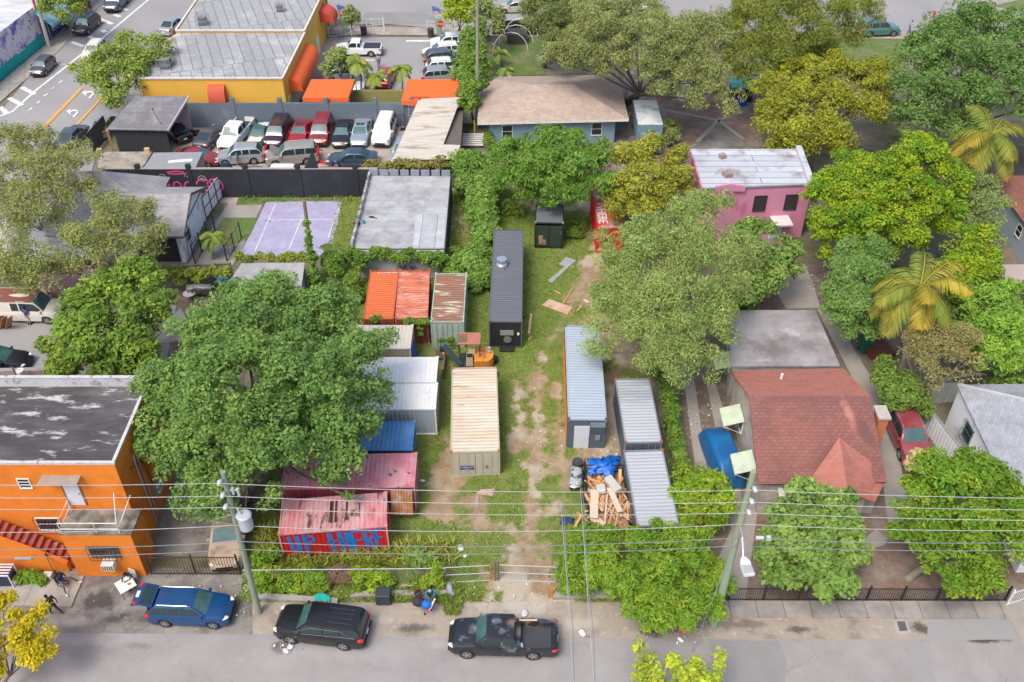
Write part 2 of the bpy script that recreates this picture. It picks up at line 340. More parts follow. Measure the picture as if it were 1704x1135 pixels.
sheet('court', [(443, 336), (581, 334), (560, 395), (545, 425), (395, 430), (422, 380)], COURT, .026)
for a, b in (((459, 338), (424, 418)), ((567, 336), (546, 396)), ((448, 366), (556, 365)), ((501, 366), (481, 414))):
 mb = MB(); mb.poly(strip(a, b, .08, .031 + _lvl[0] + .0013 * a[0] % .004)); tag(mb.build('court_line', WHITEPAINT), kind='structure')
sheet('court_edge', [(581, 334), (598, 333), (578, 396), (560, 396)], mat('pale_green_slab', (.4, .44, .34), var=.15, c2=(.3, .3, .25), c2t=.55), .02)
# car lot, parking lot, far street, left avenue
sheet('car_lot', [(255, 285), (300, 213), (690, 209), (770, 240), (760, 330), (255, 340)], LOTC, .012)
sheet('parking_lot', [(470, 165), (545, 62), (800, 62), (790, 170)], ASPH2, .02)
sheet('lot_walk', [(470, 165), (545, 58), (565, 58), (545, 100), (500, 165)], LOTC, .026)
for a, b, w in (((676, 68), (718, 68), .45), ((599, 100), (623, 100), .25)):
 mb = MB(); mb.poly(strip(a, b, w, .03 + _lvl[0])); tag(mb.build('bay_line', WHITEPAINT), kind='structure')
mb = MB(); mb.poly(strip((672, 117), (684, 133), .3, .03 + _lvl[0])); tag(mb.build('bay_line', YELPAINT), kind='structure')
sheet('avenue', [(-80, 330), (0, 187), (150, 0), (200, -45), (500, -45), (420, 0), (260, 130), (160, 260), (140, 330)], ASPH2, .02)
sheet('cross_street', [(395, 15), (700, 45), (1010, 55), (1800, 60), (1800, -60), (300, -60)], ASPH2, .016)
sheet('street_patch', [(610, 20), (705, 21), (760, 40), (592, 40)], ASPH3, .022)
sheet('far_pavement', [(545, 57), (560, 44), (830, 47), (835, 60)], LOTC, .028)
sheet('far_pavement', [(370, 12), (430, -8), (560, -8), (540, 12)], LOTC, .028)
sheet('far_pavement', [(1380, 52), (1700, 56), (1704, 66), (1370, 63)], LOTC, .028)
sheet('far_pavement', [(1330, -14), (1704, -14), (1704, -2), (1640, 8), (1600, -2), (1330, -2)], LOTC, .028)
sheet('verge', [(1650, 10), (1704, -2), (1760, 4), (1740, 22), (1690, 16)], LAWN, .034)
sheet('lawn_strip', [(1330, 60), (1520, 64), (1500, 120), (1300, 110)], LAWN, .02)
sheet('rear_lawn', [(835, 62), (900, 60), (908, 125), (838, 125)], LAWN, .02)
sheet('rear_yard', [(1040, 115), (1260, 110), (1270, 250), (1000, 290), (1020, 200)], MULCH, .012)
sheet('rear_drive', [(1022, 240), (1020, 190), (1050, 110), (1090, 110), (1110, 190), (1118, 240)], CONC_D, .018)
sheet('rear_drive', [(1195, 202), (1240, 240), (1258, 250), (1140, 250), (1160, 235)], CONC_D, .018)
for a, b in (((1160, 236), (1195, 200)), ((1195, 200), (1245, 182)), ((1195, 200), (1238, 232)), ((1108, 183), (1195, 200))):
 mb = MB(); mb.poly(strip(a, b, .45, .03 + _lvl[0] + .001 * (a[0] % 5))); tag(mb.build('path_edge', CONC), kind='structure')
sheet('east_yard', [(1640, 225), (1760, 215), (1760, 300), (1640, 292)], mat('dark_earth', (.05, .042, .036), var=.3, c2=(.09, .08, .07), c2t=.6), .012)
# avenue paint
def paint(a, b, w, m=WHITEPAINT): mb = MB(); _lvl[0] += .0013; mb.poly(strip(a, b, w, .026 + _lvl[0])); tag(mb.build('road_marking', m), kind='structure')
paint((0, 193), (20, 186), .3); paint((20, 186), (60, 150), .3); paint((60, 150), (172, 62), .3); paint((172, 62), (250, -3), .3)
paint((66, 158), (135, 98), .1) if False else None
for a, b in (((0, 178), (13, 190)), ((15, 163), (37, 175)), ((36, 145), (58, 157)), ((119, 70), (139, 77)), ((148, 60), (158, 66)), ((164, 31), (187, 40)), ((170, 50), (176, 54)), ((190, 24), (200, 28)), ((204, 14), (212, 17))): paint(a, b, .55)
for a, b in (((48, 184), (54, 179)), ((61, 172), (67, 168)), ((73, 160), (79, 156)), ((85, 148), (91, 145)), ((98, 138), (104, 134))): paint(a, b, .22)
paint((84, 106), (110, 107), .18)
paint((62, 222), (135, 146), .3, YELPAINT); paint((66, 222), (138, 146), .12, YELPAINT); paint((127, 208), (175, 156), .32, YELPAINT); paint((143, 246), (158, 230), .3)
for cx_, cy_ in ((121, 186), (147, 155)):
 mb = MB(); _lvl[0] += .0013; q = lambda x, y: P(cx_ + x, cy_ + y, .026 + _lvl[0])
 mb.poly([q(-11, -1), q(-4, -5), q(-3, 5)]); mb.poly([q(-4, -2.2), q(2, -4), q(8, -3), q(7, -1), q(2, -1), q(-4, 1.2)]); mb.poly([q(8, -3), q(10, 1), q(3, 9), q(-1, 8), q(6, 1.5), q(7, -1)])
 tag(mb.build('road_marking', WHITEPAINT), kind='structure')
# avenue sidewalk
mb = MB(); mb.prism([P(-50, 185), P(0, 140), P(80, 72), P(140, 18), P(175, -20), P(195, -20), P(150, 28), P(100, 84), P(50, 128), P(0, 172), P(-50, 215)], 0, .13); tag(mb.build('sidewalk', WALK_Y), kind='structure')
mb = MB(); mb.prism([P(355, 12), P(430, -12), P(440, -8), P(400, 22), P(372, 22)], 0, .13); tag(mb.build('sidewalk', WALK_Y), kind='structure')
mb = MB(); mb.box(P(1500, 1045, .03), (.95, 1.5, .05), rz=.2)
dr = thing('storm_drain', 'rectangular concrete storm drain with dark grate in the shoulder', 'drain', P(1500, 1045))
o = MB(); o.prism([P(1484, 1032), P(1509, 1032), P(1517, 1056), P(1493, 1057)], 0, .045); o.build('surround', mat('drain_concrete', (.33, .32, .31), var=.15), dr)
o = MB(); o.prism([P(1492, 1035), P(1505, 1035), P(1510, 1050), P(1497, 1051)], .045, .055); o.build('grate', mat('drain_grate', (.1, .085, .085), var=.4, vs=12), dr)
# ------------------------------------------------------------------ the container yard: grass and bare tracks
def fbm(x, y, seed, scale, octv=5):
 rs = np.random.RandomState(seed); tot = np.zeros_like(x); amp = 1; s_ = 0
 for o_ in range(octv):
  g = rs.rand(64, 64); u = x * scale * 2 ** o_ + 17.3 * o_; v = y * scale * 2 ** o_ + 5.1 * o_
  iu = np.floor(u).astype(int); iv = np.floor(v).astype(int); fu = u - iu; fv = v - iv; fu = fu * fu * (3 - 2 * fu); fv = fv * fv * (3 - 2 * fv)
  a = g[iu % 64, iv % 64]; b = g[(iu + 1) % 64, iv % 64]; c = g[iu % 64, (iv + 1) % 64]; d = g[(iu + 1) % 64, (iv + 1) % 64]
  tot += amp * ((a * (1 - fu) + b * fu) * (1 - fv) + (c * (1 - fu) + d * fu) * fv); s_ += amp; amp *= .55
 return tot / s_
YX0, YX1, YY0, YY1 = -15.9, 9.6, 32.6, 78.0
def seg_d(x, y, pts, w):
 """soft closeness (1 on the line, 0 past w) to a polyline of photo points (ground)"""
 out = np.zeros_like(x); q = [P(a, b) for a, b in pts]
 for i in range(len(q) - 1):
  ax, ay, bx, by = q[i].x, q[i].y, q[i + 1].x, q[i + 1].y; dx, dy = bx - ax, by - ay
  t = np.clip(((x - ax) * dx + (y - ay) * dy) / (dx * dx + dy * dy + 1e-9), 0, 1)
  d = np.hypot(x - ax - t * dx, y - ay - t * dy); out = np.maximum(out, 1 - d / w)
 return np.clip(out, 0, 1)
def grass_field(x, y):
 """0 bare dirt .. 1 thick grass, plus how pale the bare ground is"""
 n1 = fbm(x, y, 3, .35); n2 = fbm(x, y, 9, 1.3); n3 = fbm(x, y, 12, 3.2); n = n1 * .4 + n2 * .4 + n3 * .2
 bare = np.zeros_like(x)
 for pts, w, k in ((((900, 590), (893, 690), (888, 790), (880, 880), (885, 960)), 1.5, .66), (((868, 930), (880, 1010)), 2.6, 1.0), (((925, 640), (935, 760), (955, 790), (920, 850)), 1.2, .62),
      (((968, 500), (978, 450), (1000, 400)), 2.0, .85), (((955, 510), (930, 545), (900, 590)), 1.1, .55), (((770, 745), (745, 800), (735, 850)), 2.0, 1.1), (((735, 850), (790, 830), (800, 870)), 1.2, .8),
      (((830, 975), (920, 1000)), 2.6, 1.0), (((830, 345), (985, 345)), 2.2, .8), (((1010, 640), (1015, 780)), 2.5, 1.2), (((1000, 560), (1100, 600)), 4.0, 1.1), (((940, 780), (1000, 760)), 1.6, 1.0), (((770, 870), (850, 880)), 1.5, .5),
      (((765, 350), (775, 450)), 1.5, .6), (((860, 640), (865, 720)), .9, .6), (((870, 690), (855, 745)), 1.0, .8)):
  bare = np.maximum(bare, seg_d(x, y, pts, w) * k)
 g = 1.1 - bare * 1.25 + (n - .5) * 2.7
 rs = np.clip((g - .25) / .6, 0, 1)
 return rs, fbm(x, y, 21, .5)
def yard():
 st = .14; nx = int((YX1 - YX0) / st) + 1; ny = int((YY1 - YY0) / st) + 1
 xs = np.linspace(YX0, YX1, nx); ys = np.linspace(YY0, YY1, ny); X, Y = np.meshgrid(xs, ys); g, pl = grass_field(X, Y)
 Z = .07 + .05 * fbm(X, Y, 5, .5) + .03 * g * fbm(X, Y, 8, 2.0)
 edge = np.minimum.reduce([X - YX0, YX1 - X, Y - YY0, YY1 - Y]); Z *= np.clip(edge / .6, .1, 1)
 v = np.stack([X.ravel(), Y.ravel(), Z.ravel()], 1); me = bpy.data.meshes.new('yard_ground'); i = np.arange(nx * ny).reshape(ny, nx)
 q = np.stack([i[:-1, :-1].ravel(), i[:-1, 1:].ravel(), i[1:, 1:].ravel(), i[1:, :-1].ravel()], 1)
 me.vertices.add(len(v)); me.vertices.foreach_set('co', v.ravel()); me.loops.add(q.size); me.loops.foreach_set('vertex_index', q.ravel())
 me.polygons.add(len(q)); me.polygons.foreach_set('loop_start', np.arange(len(q)) * 4); me.polygons.foreach_set('use_smooth', np.ones(len(q), bool)); me.update()
 at = me.color_attributes.new('cover', 'FLOAT_COLOR', 'POINT'); c = np.ones((nx * ny, 4), np.float32); c[:, 0] = g.ravel(); c[:, 1] = pl.ravel(); at.data.foreach_set('color', c.ravel())
 m = bpy.data.materials.new('yard_soil'); m.use_nodes = True; nt = m.node_tree; n = nt.nodes; l = nt.links; b = n['Principled BSDF']; b.inputs['Roughness'].default_value = .95; b.inputs['Specular IOR Level'].default_value = .2
 a = n.new('ShaderNodeAttribute'); a.attribute_name = 'cover'; sp = n.new('ShaderNodeSeparateColor'); l.new(a.outputs['Color'], sp.inputs[0])
 geo = n.new('ShaderNodeNewGeometry')
 def ns(s_, d=6):
  t = n.new('ShaderNodeTexNoise'); t.inputs['Scale'].default_value = s_; t.inputs['Detail'].default_value = d; t.inputs['Roughness'].default_value = .7; l.new(geo.outputs['Position'], t.inputs['Vector']); return t.outputs['Fac']
 def mx(f, A, B):
  x = n.new('ShaderNodeMix'); x.data_type = 'RGBA'; l.new(f, x.inputs[0])
  for k, q_ in ((6, A), (7, B)):
   if isinstance(q_, tuple): x.inputs[k].default_value = q_ + (1,)
   else: l.new(q_, x.inputs[k])
  return x.outputs[2]
 def rg(f, lo, hi):
  r_ = n.new('ShaderNodeMapRange'); r_.inputs[1].default_value = lo; r_.inputs[2].default_value = hi; l.new(f, r_.inputs[0]); return r_.outputs[0]
 soil = mx(rg(ns(1.1), .42, .62), (.27, .19, .115), (.36, .285, .19)); soil = mx(rg(sp.outputs[1], .5, .66), soil, (.41, .36, .28)); soil = mx(rg(ns(9, 3), .6, .75), soil, (.46, .41, .36)); soil = mx(rg(ns(.9), .6, .68), soil, (.5, .34, .15))
 gr = mx(rg(ns(2.2), .35, .65), (.10, .16, .028), (.18, .225, .055)); gr = mx(rg(ns(.5), .5, .66), gr, (.2, .2, .07))
 add = n.new('ShaderNodeMath'); add.operation = 'ADD'; l.new(sp.outputs[0], add.inputs[0]); sc_ = n.new('ShaderNodeMath'); sc_.operation = 'MULTIPLY_ADD'; l.new(ns(14, 4), sc_.inputs[0]); sc_.inputs[1].default_value = 1.1; sc_.inputs[2].default_value = -.55; l.new(sc_.outputs[0], add.inputs[1])
 soil = mx(rg(add.outputs[0], .12, .42), soil, (.235, .215, .095)); l.new(mx(rg(add.outputs[0], .34, .66), soil, gr), b.inputs['Base Color'])
 bp = n.new('ShaderNodeBump'); bp.inputs['Strength'].default_value = .5; bp.inputs['Distance'].default_value = .05; l.new(ns(16), bp.inputs['Height']); l.new(bp.outputs[0], b.inputs['Normal'])
 me.materials.append(m); o = bpy.data.objects.new('yard_ground', me); COL.objects.link(o); tag(o, kind='structure')
yard()
# ------------------------------------------------------------------ building helpers
GLASS = mat('dark_glass', (.02, .026, .028), rough=.12, var=.2, vs=2, spec=.7)
WHITE = mat('white_paint', (.72, .72, .7), rough=.6, var=.08, vs=2, c2=(.5, .49, .46), c2s=1.2, c2t=.62)
BLACKM = mat('black_metal', (.022, .022, .024), rough=.5, var=.2)
BROWNM = mat('brown_iron', (.075, .045, .035), rough=.6, var=.3)
GREYM = mat('grey_metal', (.38, .39, .4), rough=.45, metal=.5, var=.12)
GALV = mat('galvanised', (.5, .51, .52), rough=.4, metal=.6, var=.12)
SILVER = mat('silver_coat', (.55, .57, .6), rough=.55, metal=.1, var=.1, vs=1.2, c2=(.3, .31, .33), c2s=.8, c2t=.6, c2w=.08)
def wp(A, B, s, z, off=0.0):
 """point s metres along wall base A->B, height z, off metres out (outward = right of A->B)"""
 A = Vector((A[0], A[1], 0)); B = Vector((B[0], B[1], 0)); d = (B - A).normalized(); nrm = Vector((d.y, -d.x, 0))
 return A + d * s + nrm * off + Vector((0, 0, z))
def wbox(mb, A, B, s0, s1, z0, z1, o0, o1, m=None):
 k = len(mb.v)
 for z in (z0, z1):
  for s_, o_ in ((s0, o1), (s1, o1), (s1, o0), (s0, o0)): mb.v.append(tuple(wp(A, B, s_, z, o_)))
 for q in ((3, 2, 1, 0), (4, 5, 6, 7), (0, 1, 5, 4), (1, 2, 6, 5), (2, 3, 7, 6), (3, 0, 4, 7)): mb.face([k + i for i in q], m)
def window(par, A, B, s0, s1, z0, z1, frame=None, pane=None, grille=None, bars=1, hbars=1):
 frame = frame or WHITE; t = .06; f = MB()
 wbox(f, A, B, s0 - t, s1 + t, z1, z1 + t, -.02, .06); wbox(f, A, B, s0 - t, s1 + t, z0 - t, z0, -.02, .09)
 wbox(f, A, B, s0 - t, s0, z0, z1, -.02, .06); wbox(f, A, B, s1, s1 + t, z0, z1, -.02, .06)
 for i in range(1, hbars + 1):
  zz = z0 + (z1 - z0) * i / (hbars + 1); wbox(f, A, B, s0, s1, zz - .02, zz + .02, .022, .045)
 w = f.build('window', frame, par)
 g = MB(); wbox(g, A, B, s0, s1, z0, z1, -.02, .02); g.build('pane', pane or GLASS, w)
 if grille:
  g = MB(); o_ = .22; n = max(3, int((s1 - s0) / .18))
  for i in range(n + 1):
   s_ = s0 - .1 + (s1 - s0 + .2) * i / n; g.beam(wp(A, B, s_, z0 - .12, o_), wp(A, B, s_, z1 + .12, o_), .02)
  for z in (z0 - .12, (z0 + z1) / 2, z1 + .12): g.beam(wp(A, B, s0 - .1, z, o_ + .02), wp(A, B, s1 + .1, z, o_ + .02), .025)
  for z in (z0 - .12, z1 + .12):
   for s_ in (s0 - .1, s1 + .1): g.beam(wp(A, B, s_, z, 0), wp(A, B, s_, z, o_), .02)
  g.build('grille', grille, w)
 return w
def door(par, A, B, s0, s1, z0, z1, m, frame=None):
 f = MB(); t = .08
 wbox(f, A, B, s0 - t, s0, z0, z1, -.02, .06); wbox(f, A, B, s1, s1 + t, z0, z1, -.02, .06); wbox(f, A, B, s0 - t, s1 + t, z1, z1 + t, -.02, .06)
 d = MB(); wbox(d, A, B, s0, s1, z0, z1, -.02, .03); do = d.build('door', m, par); f.build('frame', frame or WHITE, do)
 h = MB(); wbox(h, A, B, s1 - .14, s1 - .08, (z0 + z1) / 2 - .1, (z0 + z1) / 2, .03, .08); h.build('handle', GREYM, do)
def walls(par, pts, z0, z1, m, name='wall'):
 mb = MB(); mb.prism([(p[0], p[1]) for p in pts], z0, z1); return mb.build(name, m, par)
def rail_ring(mb, pts, w, z0, z1, closed=True):
 n = len(pts)
 for i in range(n if closed else n - 1):
  a = Vector(pts[i]); b = Vector(pts[(i + 1) % n]); d = (b - a).normalized() * (w / 2 - .004)
  a = Vector((a.x, a.y, (z0 + z1) / 2)) + d * (1 if i % 2 == 0 else -1) * 1; b = Vector((b.x, b.y, (z0 + z1) / 2)) + d * (1 if i % 2 else 1)
  mb.beam(a, b, w, z1 - z0)
# ------------------------------------------------------------------ orange two-storey building (front left)
ORANGE = mat('orange_stucco', (.72, .205, .018), rough=.85, var=.1, vs=.9, c2=(.6, .165, .014), c2s=.8, c2t=.57, c2w=.12, bump=.15, bs=40)
DARKROOF = mat('weathered_black_roof', (.065, .058, .06), rough=.9, var=.3, vs=.7, c2=(.10, .095, .1), c2s=.35, c2t=.52, c2w=.1, c3=(.46, .45, .44), c3s=.8, c3t=.585, c3w=.04, stretch=(.5, 1.6, 1))
WHITEWASH = mat('whitewashed_parapet', (.5, .51, .54), rough=.8, var=.12, vs=1, c2=(.26, .25, .27), c2s=1.6, c2t=.58, c2w=.06, c3=(.045, .035, .035), c3s=.5, c3t=.66, c3w=.03)
ob = thing('apartment_building', 'bright orange two storey building with black stained flat roof and red stairs', 'building', (-27, 39, 0))
OX0, OX1, OY0, OY1, OZ = -38.0, -22.0, 36.35, 42.8, 7.55
walls(ob, [(OX0, OY0), (OX1, OY0), (OX1, OY1), (OX0, OY1)], 0, OZ, ORANGE)
mb = MB(); mb.box(((OX0 + OX1) / 2, (OY0 + OY1) / 2, OZ + .03), (OX1 - OX0 - .3, OY1 - OY0 - .3, .06)); mb.build('roof', DARKROOF, ob)
mb = MB(); mb.box(((OX0 + OX1) / 2, OY0 + .07, OZ + .1), (OX1 - OX0 + .1, .18, .16)); mb.box((OX1 - .07, (OY0 + OY1) / 2, OZ + .095), (.18, OY1 - OY0 - .4, .15)); mb.build('roof_edge', mat('flaking_white_edge', (.5, .5, .5), var=.15, c2=(.12, .11, .11), c2s=2.2, c2t=.6, c2w=.05), ob)
mb = MB(); mb.box(((OX0 + OX1) / 2, OY1 - .02, OZ + .36), (OX1 - OX0, .16, .72)); mb.build('parapet', WHITEWASH, ob)
mb = MB(); mb.box(((OX0 + OX1) / 2, OY1 - .02, OZ + .75), (OX1 - OX0 + .05, .22, .06)); mb.build('parapet_cap', MATS['flaking_white_edge'], ob)
FA, FB = (OX0, OY0), (OX1, OY0)
window(ob, FA, FB, 10.25, 10.85, 5.7, 6.4, hbars=2); door(ob, FA, FB, 12.6, 13.5, 4.2, 6.3, mat('pale_door', (.6, .62, .66), var=.05), mat('rust_frame', (.3, .12, .08)))
mb = MB(); wbox(mb, FA, FB, 11.7, 13.9, 6.62, 6.7, 0, .7); mb.build('door_canopy', mat('old_timber', (.3, .26, .22), var=.2), ob)
window(ob, FA, FB, 10.2, 11.5, 2.0, 3.0, grille=BROWNM, hbars=1)
# porch block
PX0, PX1, PY0, PY1, PZ = -25.45, -21.5, 34.47, OY0, 3.75
porch_pts = [(PX0, PY0), (PX1, PY0), (PX1, PY1), (PX0, PY1)]
walls(ob, porch_pts, 0, PZ, ORANGE, 'porch_wall')
mb = MB(); mb.box(((PX0 + PX1) / 2, (PY0 + PY1) / 2 - .04, PZ + .06), (PX1 - PX0 + .16, PY1 - PY0 - .1, .12)); mb.build('porch_roof', mat('mossy_porch_roof', (.25, .235, .2), var=.25, c2=(.09, .085, .075), c2s=1.0, c2t=.5, c2w=.1), ob)
mb = MB()
for z in (PZ + .45, PZ + .95):
 mb.tube([(PX0 + .05, PY1 - .1, z), (PX0 + .05, PY0 + .1, z), (PX1 - .6, PY0 + .1, z)], .035, 6)
for x, y in ((PX0 + .05, PY0 + .1), (PX0 + .05, PY1 - .15), (-23.4, PY0 + .1), (PX1 - .6, PY0 + .1)): mb.tube([(x, y, PZ + .12), (x, y, PZ + .97)], .035, 6)
mb.tube([(PX1 - .6, PY0 + .1, PZ + .95), (PX1 - 1.1, PY1 - .1, PZ + 1.6)], .03, 6); mb.tube([(PX1 - .6, PY0 + .1, PZ + .5), (PX1 - .2, PY1 - .1, PZ + 1.4)], .03, 6)
mb.build('balcony_rail', mat('white_pipe', (.62, .6, .57), var=.1, c2=(.4, .3, .24), c2t=.65), ob)
PA, PB = (PX0, PY0), (PX1, PY0)
window(ob, PA, PB, 1.3, 2.9, 1.9, 2.75, frame=mat('dark_frame', (.1, .09, .085)), grille=BROWNM, hbars=2)
mb = MB(); wbox(mb, PA, PB, 1.85, 2.55, 1.2, 1.7, 0, .55); a = mb.build('air_conditioner', mat('ac_white', (.62, .6, .52), var=.1), ob)
mb = MB()
for i in range(5): wbox(mb, PA, PB, 1.9 + i * .13, 1.96 + i * .13, 1.26, 1.64, .55, .56)
mb.build('vent', BLACKM, a)
SA, SB = (OX1, OY0), (OX1, OY1)
mb = MB(); mb.tube([wp(SA, SB, 2.2, 6.2, .08), wp(SA, SB, 2.0, 6.25, .1), wp(SA, SB, 1.9, 5.6, .1), wp(SA, SB, 1.9, .3, .1)], .07, 8)
mb.tube([wp(SA, SB, 2.35, 5.8, .08), wp(SA, SB, 2.3, .3, .1)], .05, 8); mb.build('drain_pipe', GREYM, ob)
mb = MB(); wbox(mb, SA, SB, 2.9, 4.1, 1.3, 2.5, 0, .16); w_ = mb.build('meter_panel', GREYM, ob)
for i in range(3):
 for j in range(2):
  mb = MB(); c = wp(SA, SB, 3.2 + .3 * i, 1.65 + .45 * j, .16); mb.tube([c, c + Vector((.12, 0, 0))], .12, 10); mb.build('meter', mat('meter_glass', (.55, .56, .55), rough=.3), w_)
mb = MB(); mb.tube([wp(SA, SB, 1.2, 5.9, .05), wp(SA, SB, 2.6, 5.0, .07), wp(SA, SB, 4.5, 5.6, .05)], .02, 5); mb.tube([wp(SA, SB, 2.7, 5.1, .05), wp(SA, SB, 2.9, 4.2, .1), wp(SA, SB, 3.0, 2.5, .08)], .025, 5); mb.build('cable', BLACKM, ob)
# stairs
STEP = mat('red_step', (.33, .075, .055), rough=.8, var=.2, c2=(.3, .24, .2), c2s=1.6, c2t=.62, c2w=.05)
mb = MB(); nst = 12; xs0, xs1 = -30.0, -26.0
for i in range(nst):
 x0 = xs1 - (i + 1) * (xs1 - xs0) / nst; x1 = xs1 - i * (xs1 - xs0) / nst; mb.box(((x0 + x1) / 2, 35.62, (i + 1) * .255 / 2 + .02), (x1 - x0 - .004, 1.1, (i + 1) * .255), m=0)
mb.build('stairs', STEP, ob)
mb = MB(); mb.box((-32.5, 35.62, 3.05), (4.9, 1.12, .12)); mb.build('landing', STEP, ob)
mb = MB(); pr = [(-34, 0), (-26.1, 0), (-26.1, .75), (-30.1, 3.55), (-34, 3.75)]; k = len(mb.v)
for y in (34.75, 35.05):
 for x, z in pr: mb.v.append((x, y, z))
mb.face([k + i for i in range(5)]); mb.face([k + 5 + i for i in reversed(range(5))])
for i in range(5): mb.face((k + i, k + 5 + i, k + 5 + (i + 1) % 5, k + (i + 1) % 5))
mb.build('stair_wall', ORANGE, ob)
mb = MB(); mb.box((-28.45, 34.72, 1.35), (1.0, .06, .14)); mb.build('name_plate', mat('plate_grey', (.4, .42, .46)), ob)
mb = MB(); mb.tube([(-30.6, 35.2, 3.1), (-30.6, 35.2, 4.2)], .03, 6); mb.build('rail_post', BROWNM, ob)
# ------------------------------------------------------------------ grey-roofed white house behind the left trees
SHING = tiled('grey_shingles', (.34, .33, .34), .8, .2, .5, (1, 0, 0), (0, .8, .6), mortar=.02, c3=(.25, .24, .25), c3t=.55)
WSTUC = mat('white_stucco', (.76, .78, .82), rough=.85, var=.06, vs=1.2, c2=(.5, .5, .52), c2s=.7, c2t=.62)
wh = thing('house', 'white gabled house with grey shingle roof beside the lilac court', 'house', (-32, 69, 0))
def gable_roof(par, x0, x1, ye0, yr, ye1, ze, zr, m, t=.14, ends=None, name='roof'):
 mb = MB(); mb.slab([(x0, ye0, ze), (x1, ye0, ze), (x1, yr, zr), (x0, yr, zr)], t); mb.slab([(x0, yr + .004, zr), (x1, yr + .004, zr), (x1, ye1, ze), (x0, ye1, ze)], t)
 r_ = mb.build(name, m, par)
 if ends:
  mb = MB()
  for x in ends: mb.prism([(0, 0)], 0, 0) if False else None
  for x in ends:
   k = len(mb.v)
   for xx in (x - .1, x + .1): mb.v += [(xx, ye0 + .3, ze - .3), (xx, ye1 - .3, ze - .3), (xx, ye1 - .3, ze - .02), (xx, yr, zr - .2), (xx, ye0 + .3, ze - .02)]
   mb.face([k + i for i in reversed(range(5))]); mb.face([k + 5 + i for i in range(5)])
   for i in range(5): mb.face((k + i, k + (i + 1) % 5, k + 5 + (i + 1) % 5, k + 5 + i))
  mb.build('gable', WSTUC, par)
 return r_
walls(wh, [(-38, 66.3), (-27.4, 66.3), (-27.4, 73.3), (-38, 73.3)], 0, 2.75, WSTUC)
gable_roof(wh, -38.3, -26.9, 65.9, 69.6, 73.7, 2.9, 4.7, SHING, ends=[-27.5])
mb = MB(); mb.beam((-26.88, 65.86, 2.86), (-26.88, 69.6, 4.66), .06, .2); mb.beam((-26.88, 69.6, 4.66), (-26.88, 73.72, 2.86), .06, .2); mb.beam((-38.3, 65.87, 2.82), (-26.95, 65.87, 2.82), .06, .18); mb.build('fascia', mat('brown_fascia', (.13, .1, .09), var=.2), wh)
window(wh, (-27.4, 66.3), (-27.4, 73.3), 1.2, 2.3, 1.1, 2.1)
mb = MB(); mb.box((-29.5, 66.24, 1.3), (3.4, .1, 2.3)); mb.build('porch_opening', mat('dark_screen', (.02, .02, .022), var=.2), wh)
mb = MB(); mb.tube([(-27.33, 68.2, .6), (-27.33, 68.2, 3.4)], .03, 6); mb.tube([(-27.33, 66.9, .2), (-27.33, 67.6, 2.6)], .025, 6); mb.build('conduit', BLACKM, wh)
# hipped wing behind
mb = MB(); A_ = Vector((-35.0, 72.3, 5.3)); B_ = Vector((-48, 72.3, 5.3))
for tri in ([(-30.6, 75.4, 2.9), tuple(A_), (-30.6, 69.8, 2.9)], [(-30.6, 75.4, 2.9), (-50, 75.4, 2.9), tuple(B_), tuple(A_)], [(-30.6, 69.8, 2.9), tuple(A_), tuple(B_), (-50, 69.8, 2.9)]): mb.slab(tri, .12)
mb.build('hip_roof', SHING, wh); walls(wh, [(-50, 70.2), (-31, 70.2), (-31, 75.2), (-50, 75.2)], 0, 2.7, WSTUC, 'rear_wall')
lt = thing('lean_to', 'low dusty rose roofed lean-to half hidden under the olive tree', 'shed', (-38, 60.5, 0))
mb = MB(); mb.slab([P(100, 487, 2.4), P(182, 480, 2.4), P(176, 440, 3.0), P(95, 445, 3.0)], .1); mb.build('roof', mat('rose_roof', (.3, .19, .21), var=.15, vs=1), lt)
walls(lt, [P(104, 482, 0) * 1 + Vector((0, -2.2, 0)), P(176, 478, 0) + Vector((0, -2.2, 0)), P(172, 452, 0) + Vector((0, -3.2, 0)), P(102, 455, 0) + Vector((0, -3.2, 0))], 0, 2.3, mat('rose_wall', (.34, .2, .22)))
# pale corrugated metal roof patches further left, seen through the tree
sh = thing('roofed_shed', 'pale metal roofed shed seen in gaps of the olive tree', 'shed', (P(60, 420).x, P(60, 420).y, 0))
mb = MB(); mb.slab([P(-40, 440, 2.7), P(150, 430, 2.7), P(160, 350, 3.1), P(-40, 350, 3.1)], .1); mb.build('roof', SILVER, sh)
q0 = P(-40, 432, 0); q1 = P(145, 425, 0); walls(sh, [(q0.x, q0.y - 2.6), (q1.x, q1.y - 2.6), (q1.x + .3, q1.y + 3), (q0.x, q0.y + 3)], 0, 2.6, mat('shed_wall', (.3, .3, .31)))
# ------------------------------------------------------------------ long black wall with graffiti, and the grey one behind the car lot
NAVY = mat('black_navy_wall', (.024, .027, .036), rough=.75, var=.15, vs=.8, c2=(.04, .042, .05), c2s=.5, c2t=.6)
bw = thing('boundary_wall', 'long black block wall with pink graffiti in front of the car lot', 'wall', (-24, 76.7, 0))
BWY = 76.7; mb = MB(); mb.box((-24.5, BWY, 1.5), (24.5, .2, 3.0)); mb.build('wall_face', NAVY, bw)
mb = MB(); mb.box((-24.5, BWY, 3.03), (24.6, .26, .06)); mb.build('coping', mat('worn_coping', (.33, .29, .26), var=.2), bw)
for px in (232, 316, 410, 497, 592):
 x = P(px, 276, 3).x; mb = MB(); mb.box((x, BWY + .02, 1.72), (.42, .36, 3.44)); mb.build('pilaster', NAVY, bw)
mb = MB(); k = P(515, 270, 3.6); mb.prism([(k.x - .5, BWY), (k.x + .6, BWY), (k.x + .6, BWY + .1), (k.x - .5, BWY + .1)], 3.06, 3.2)
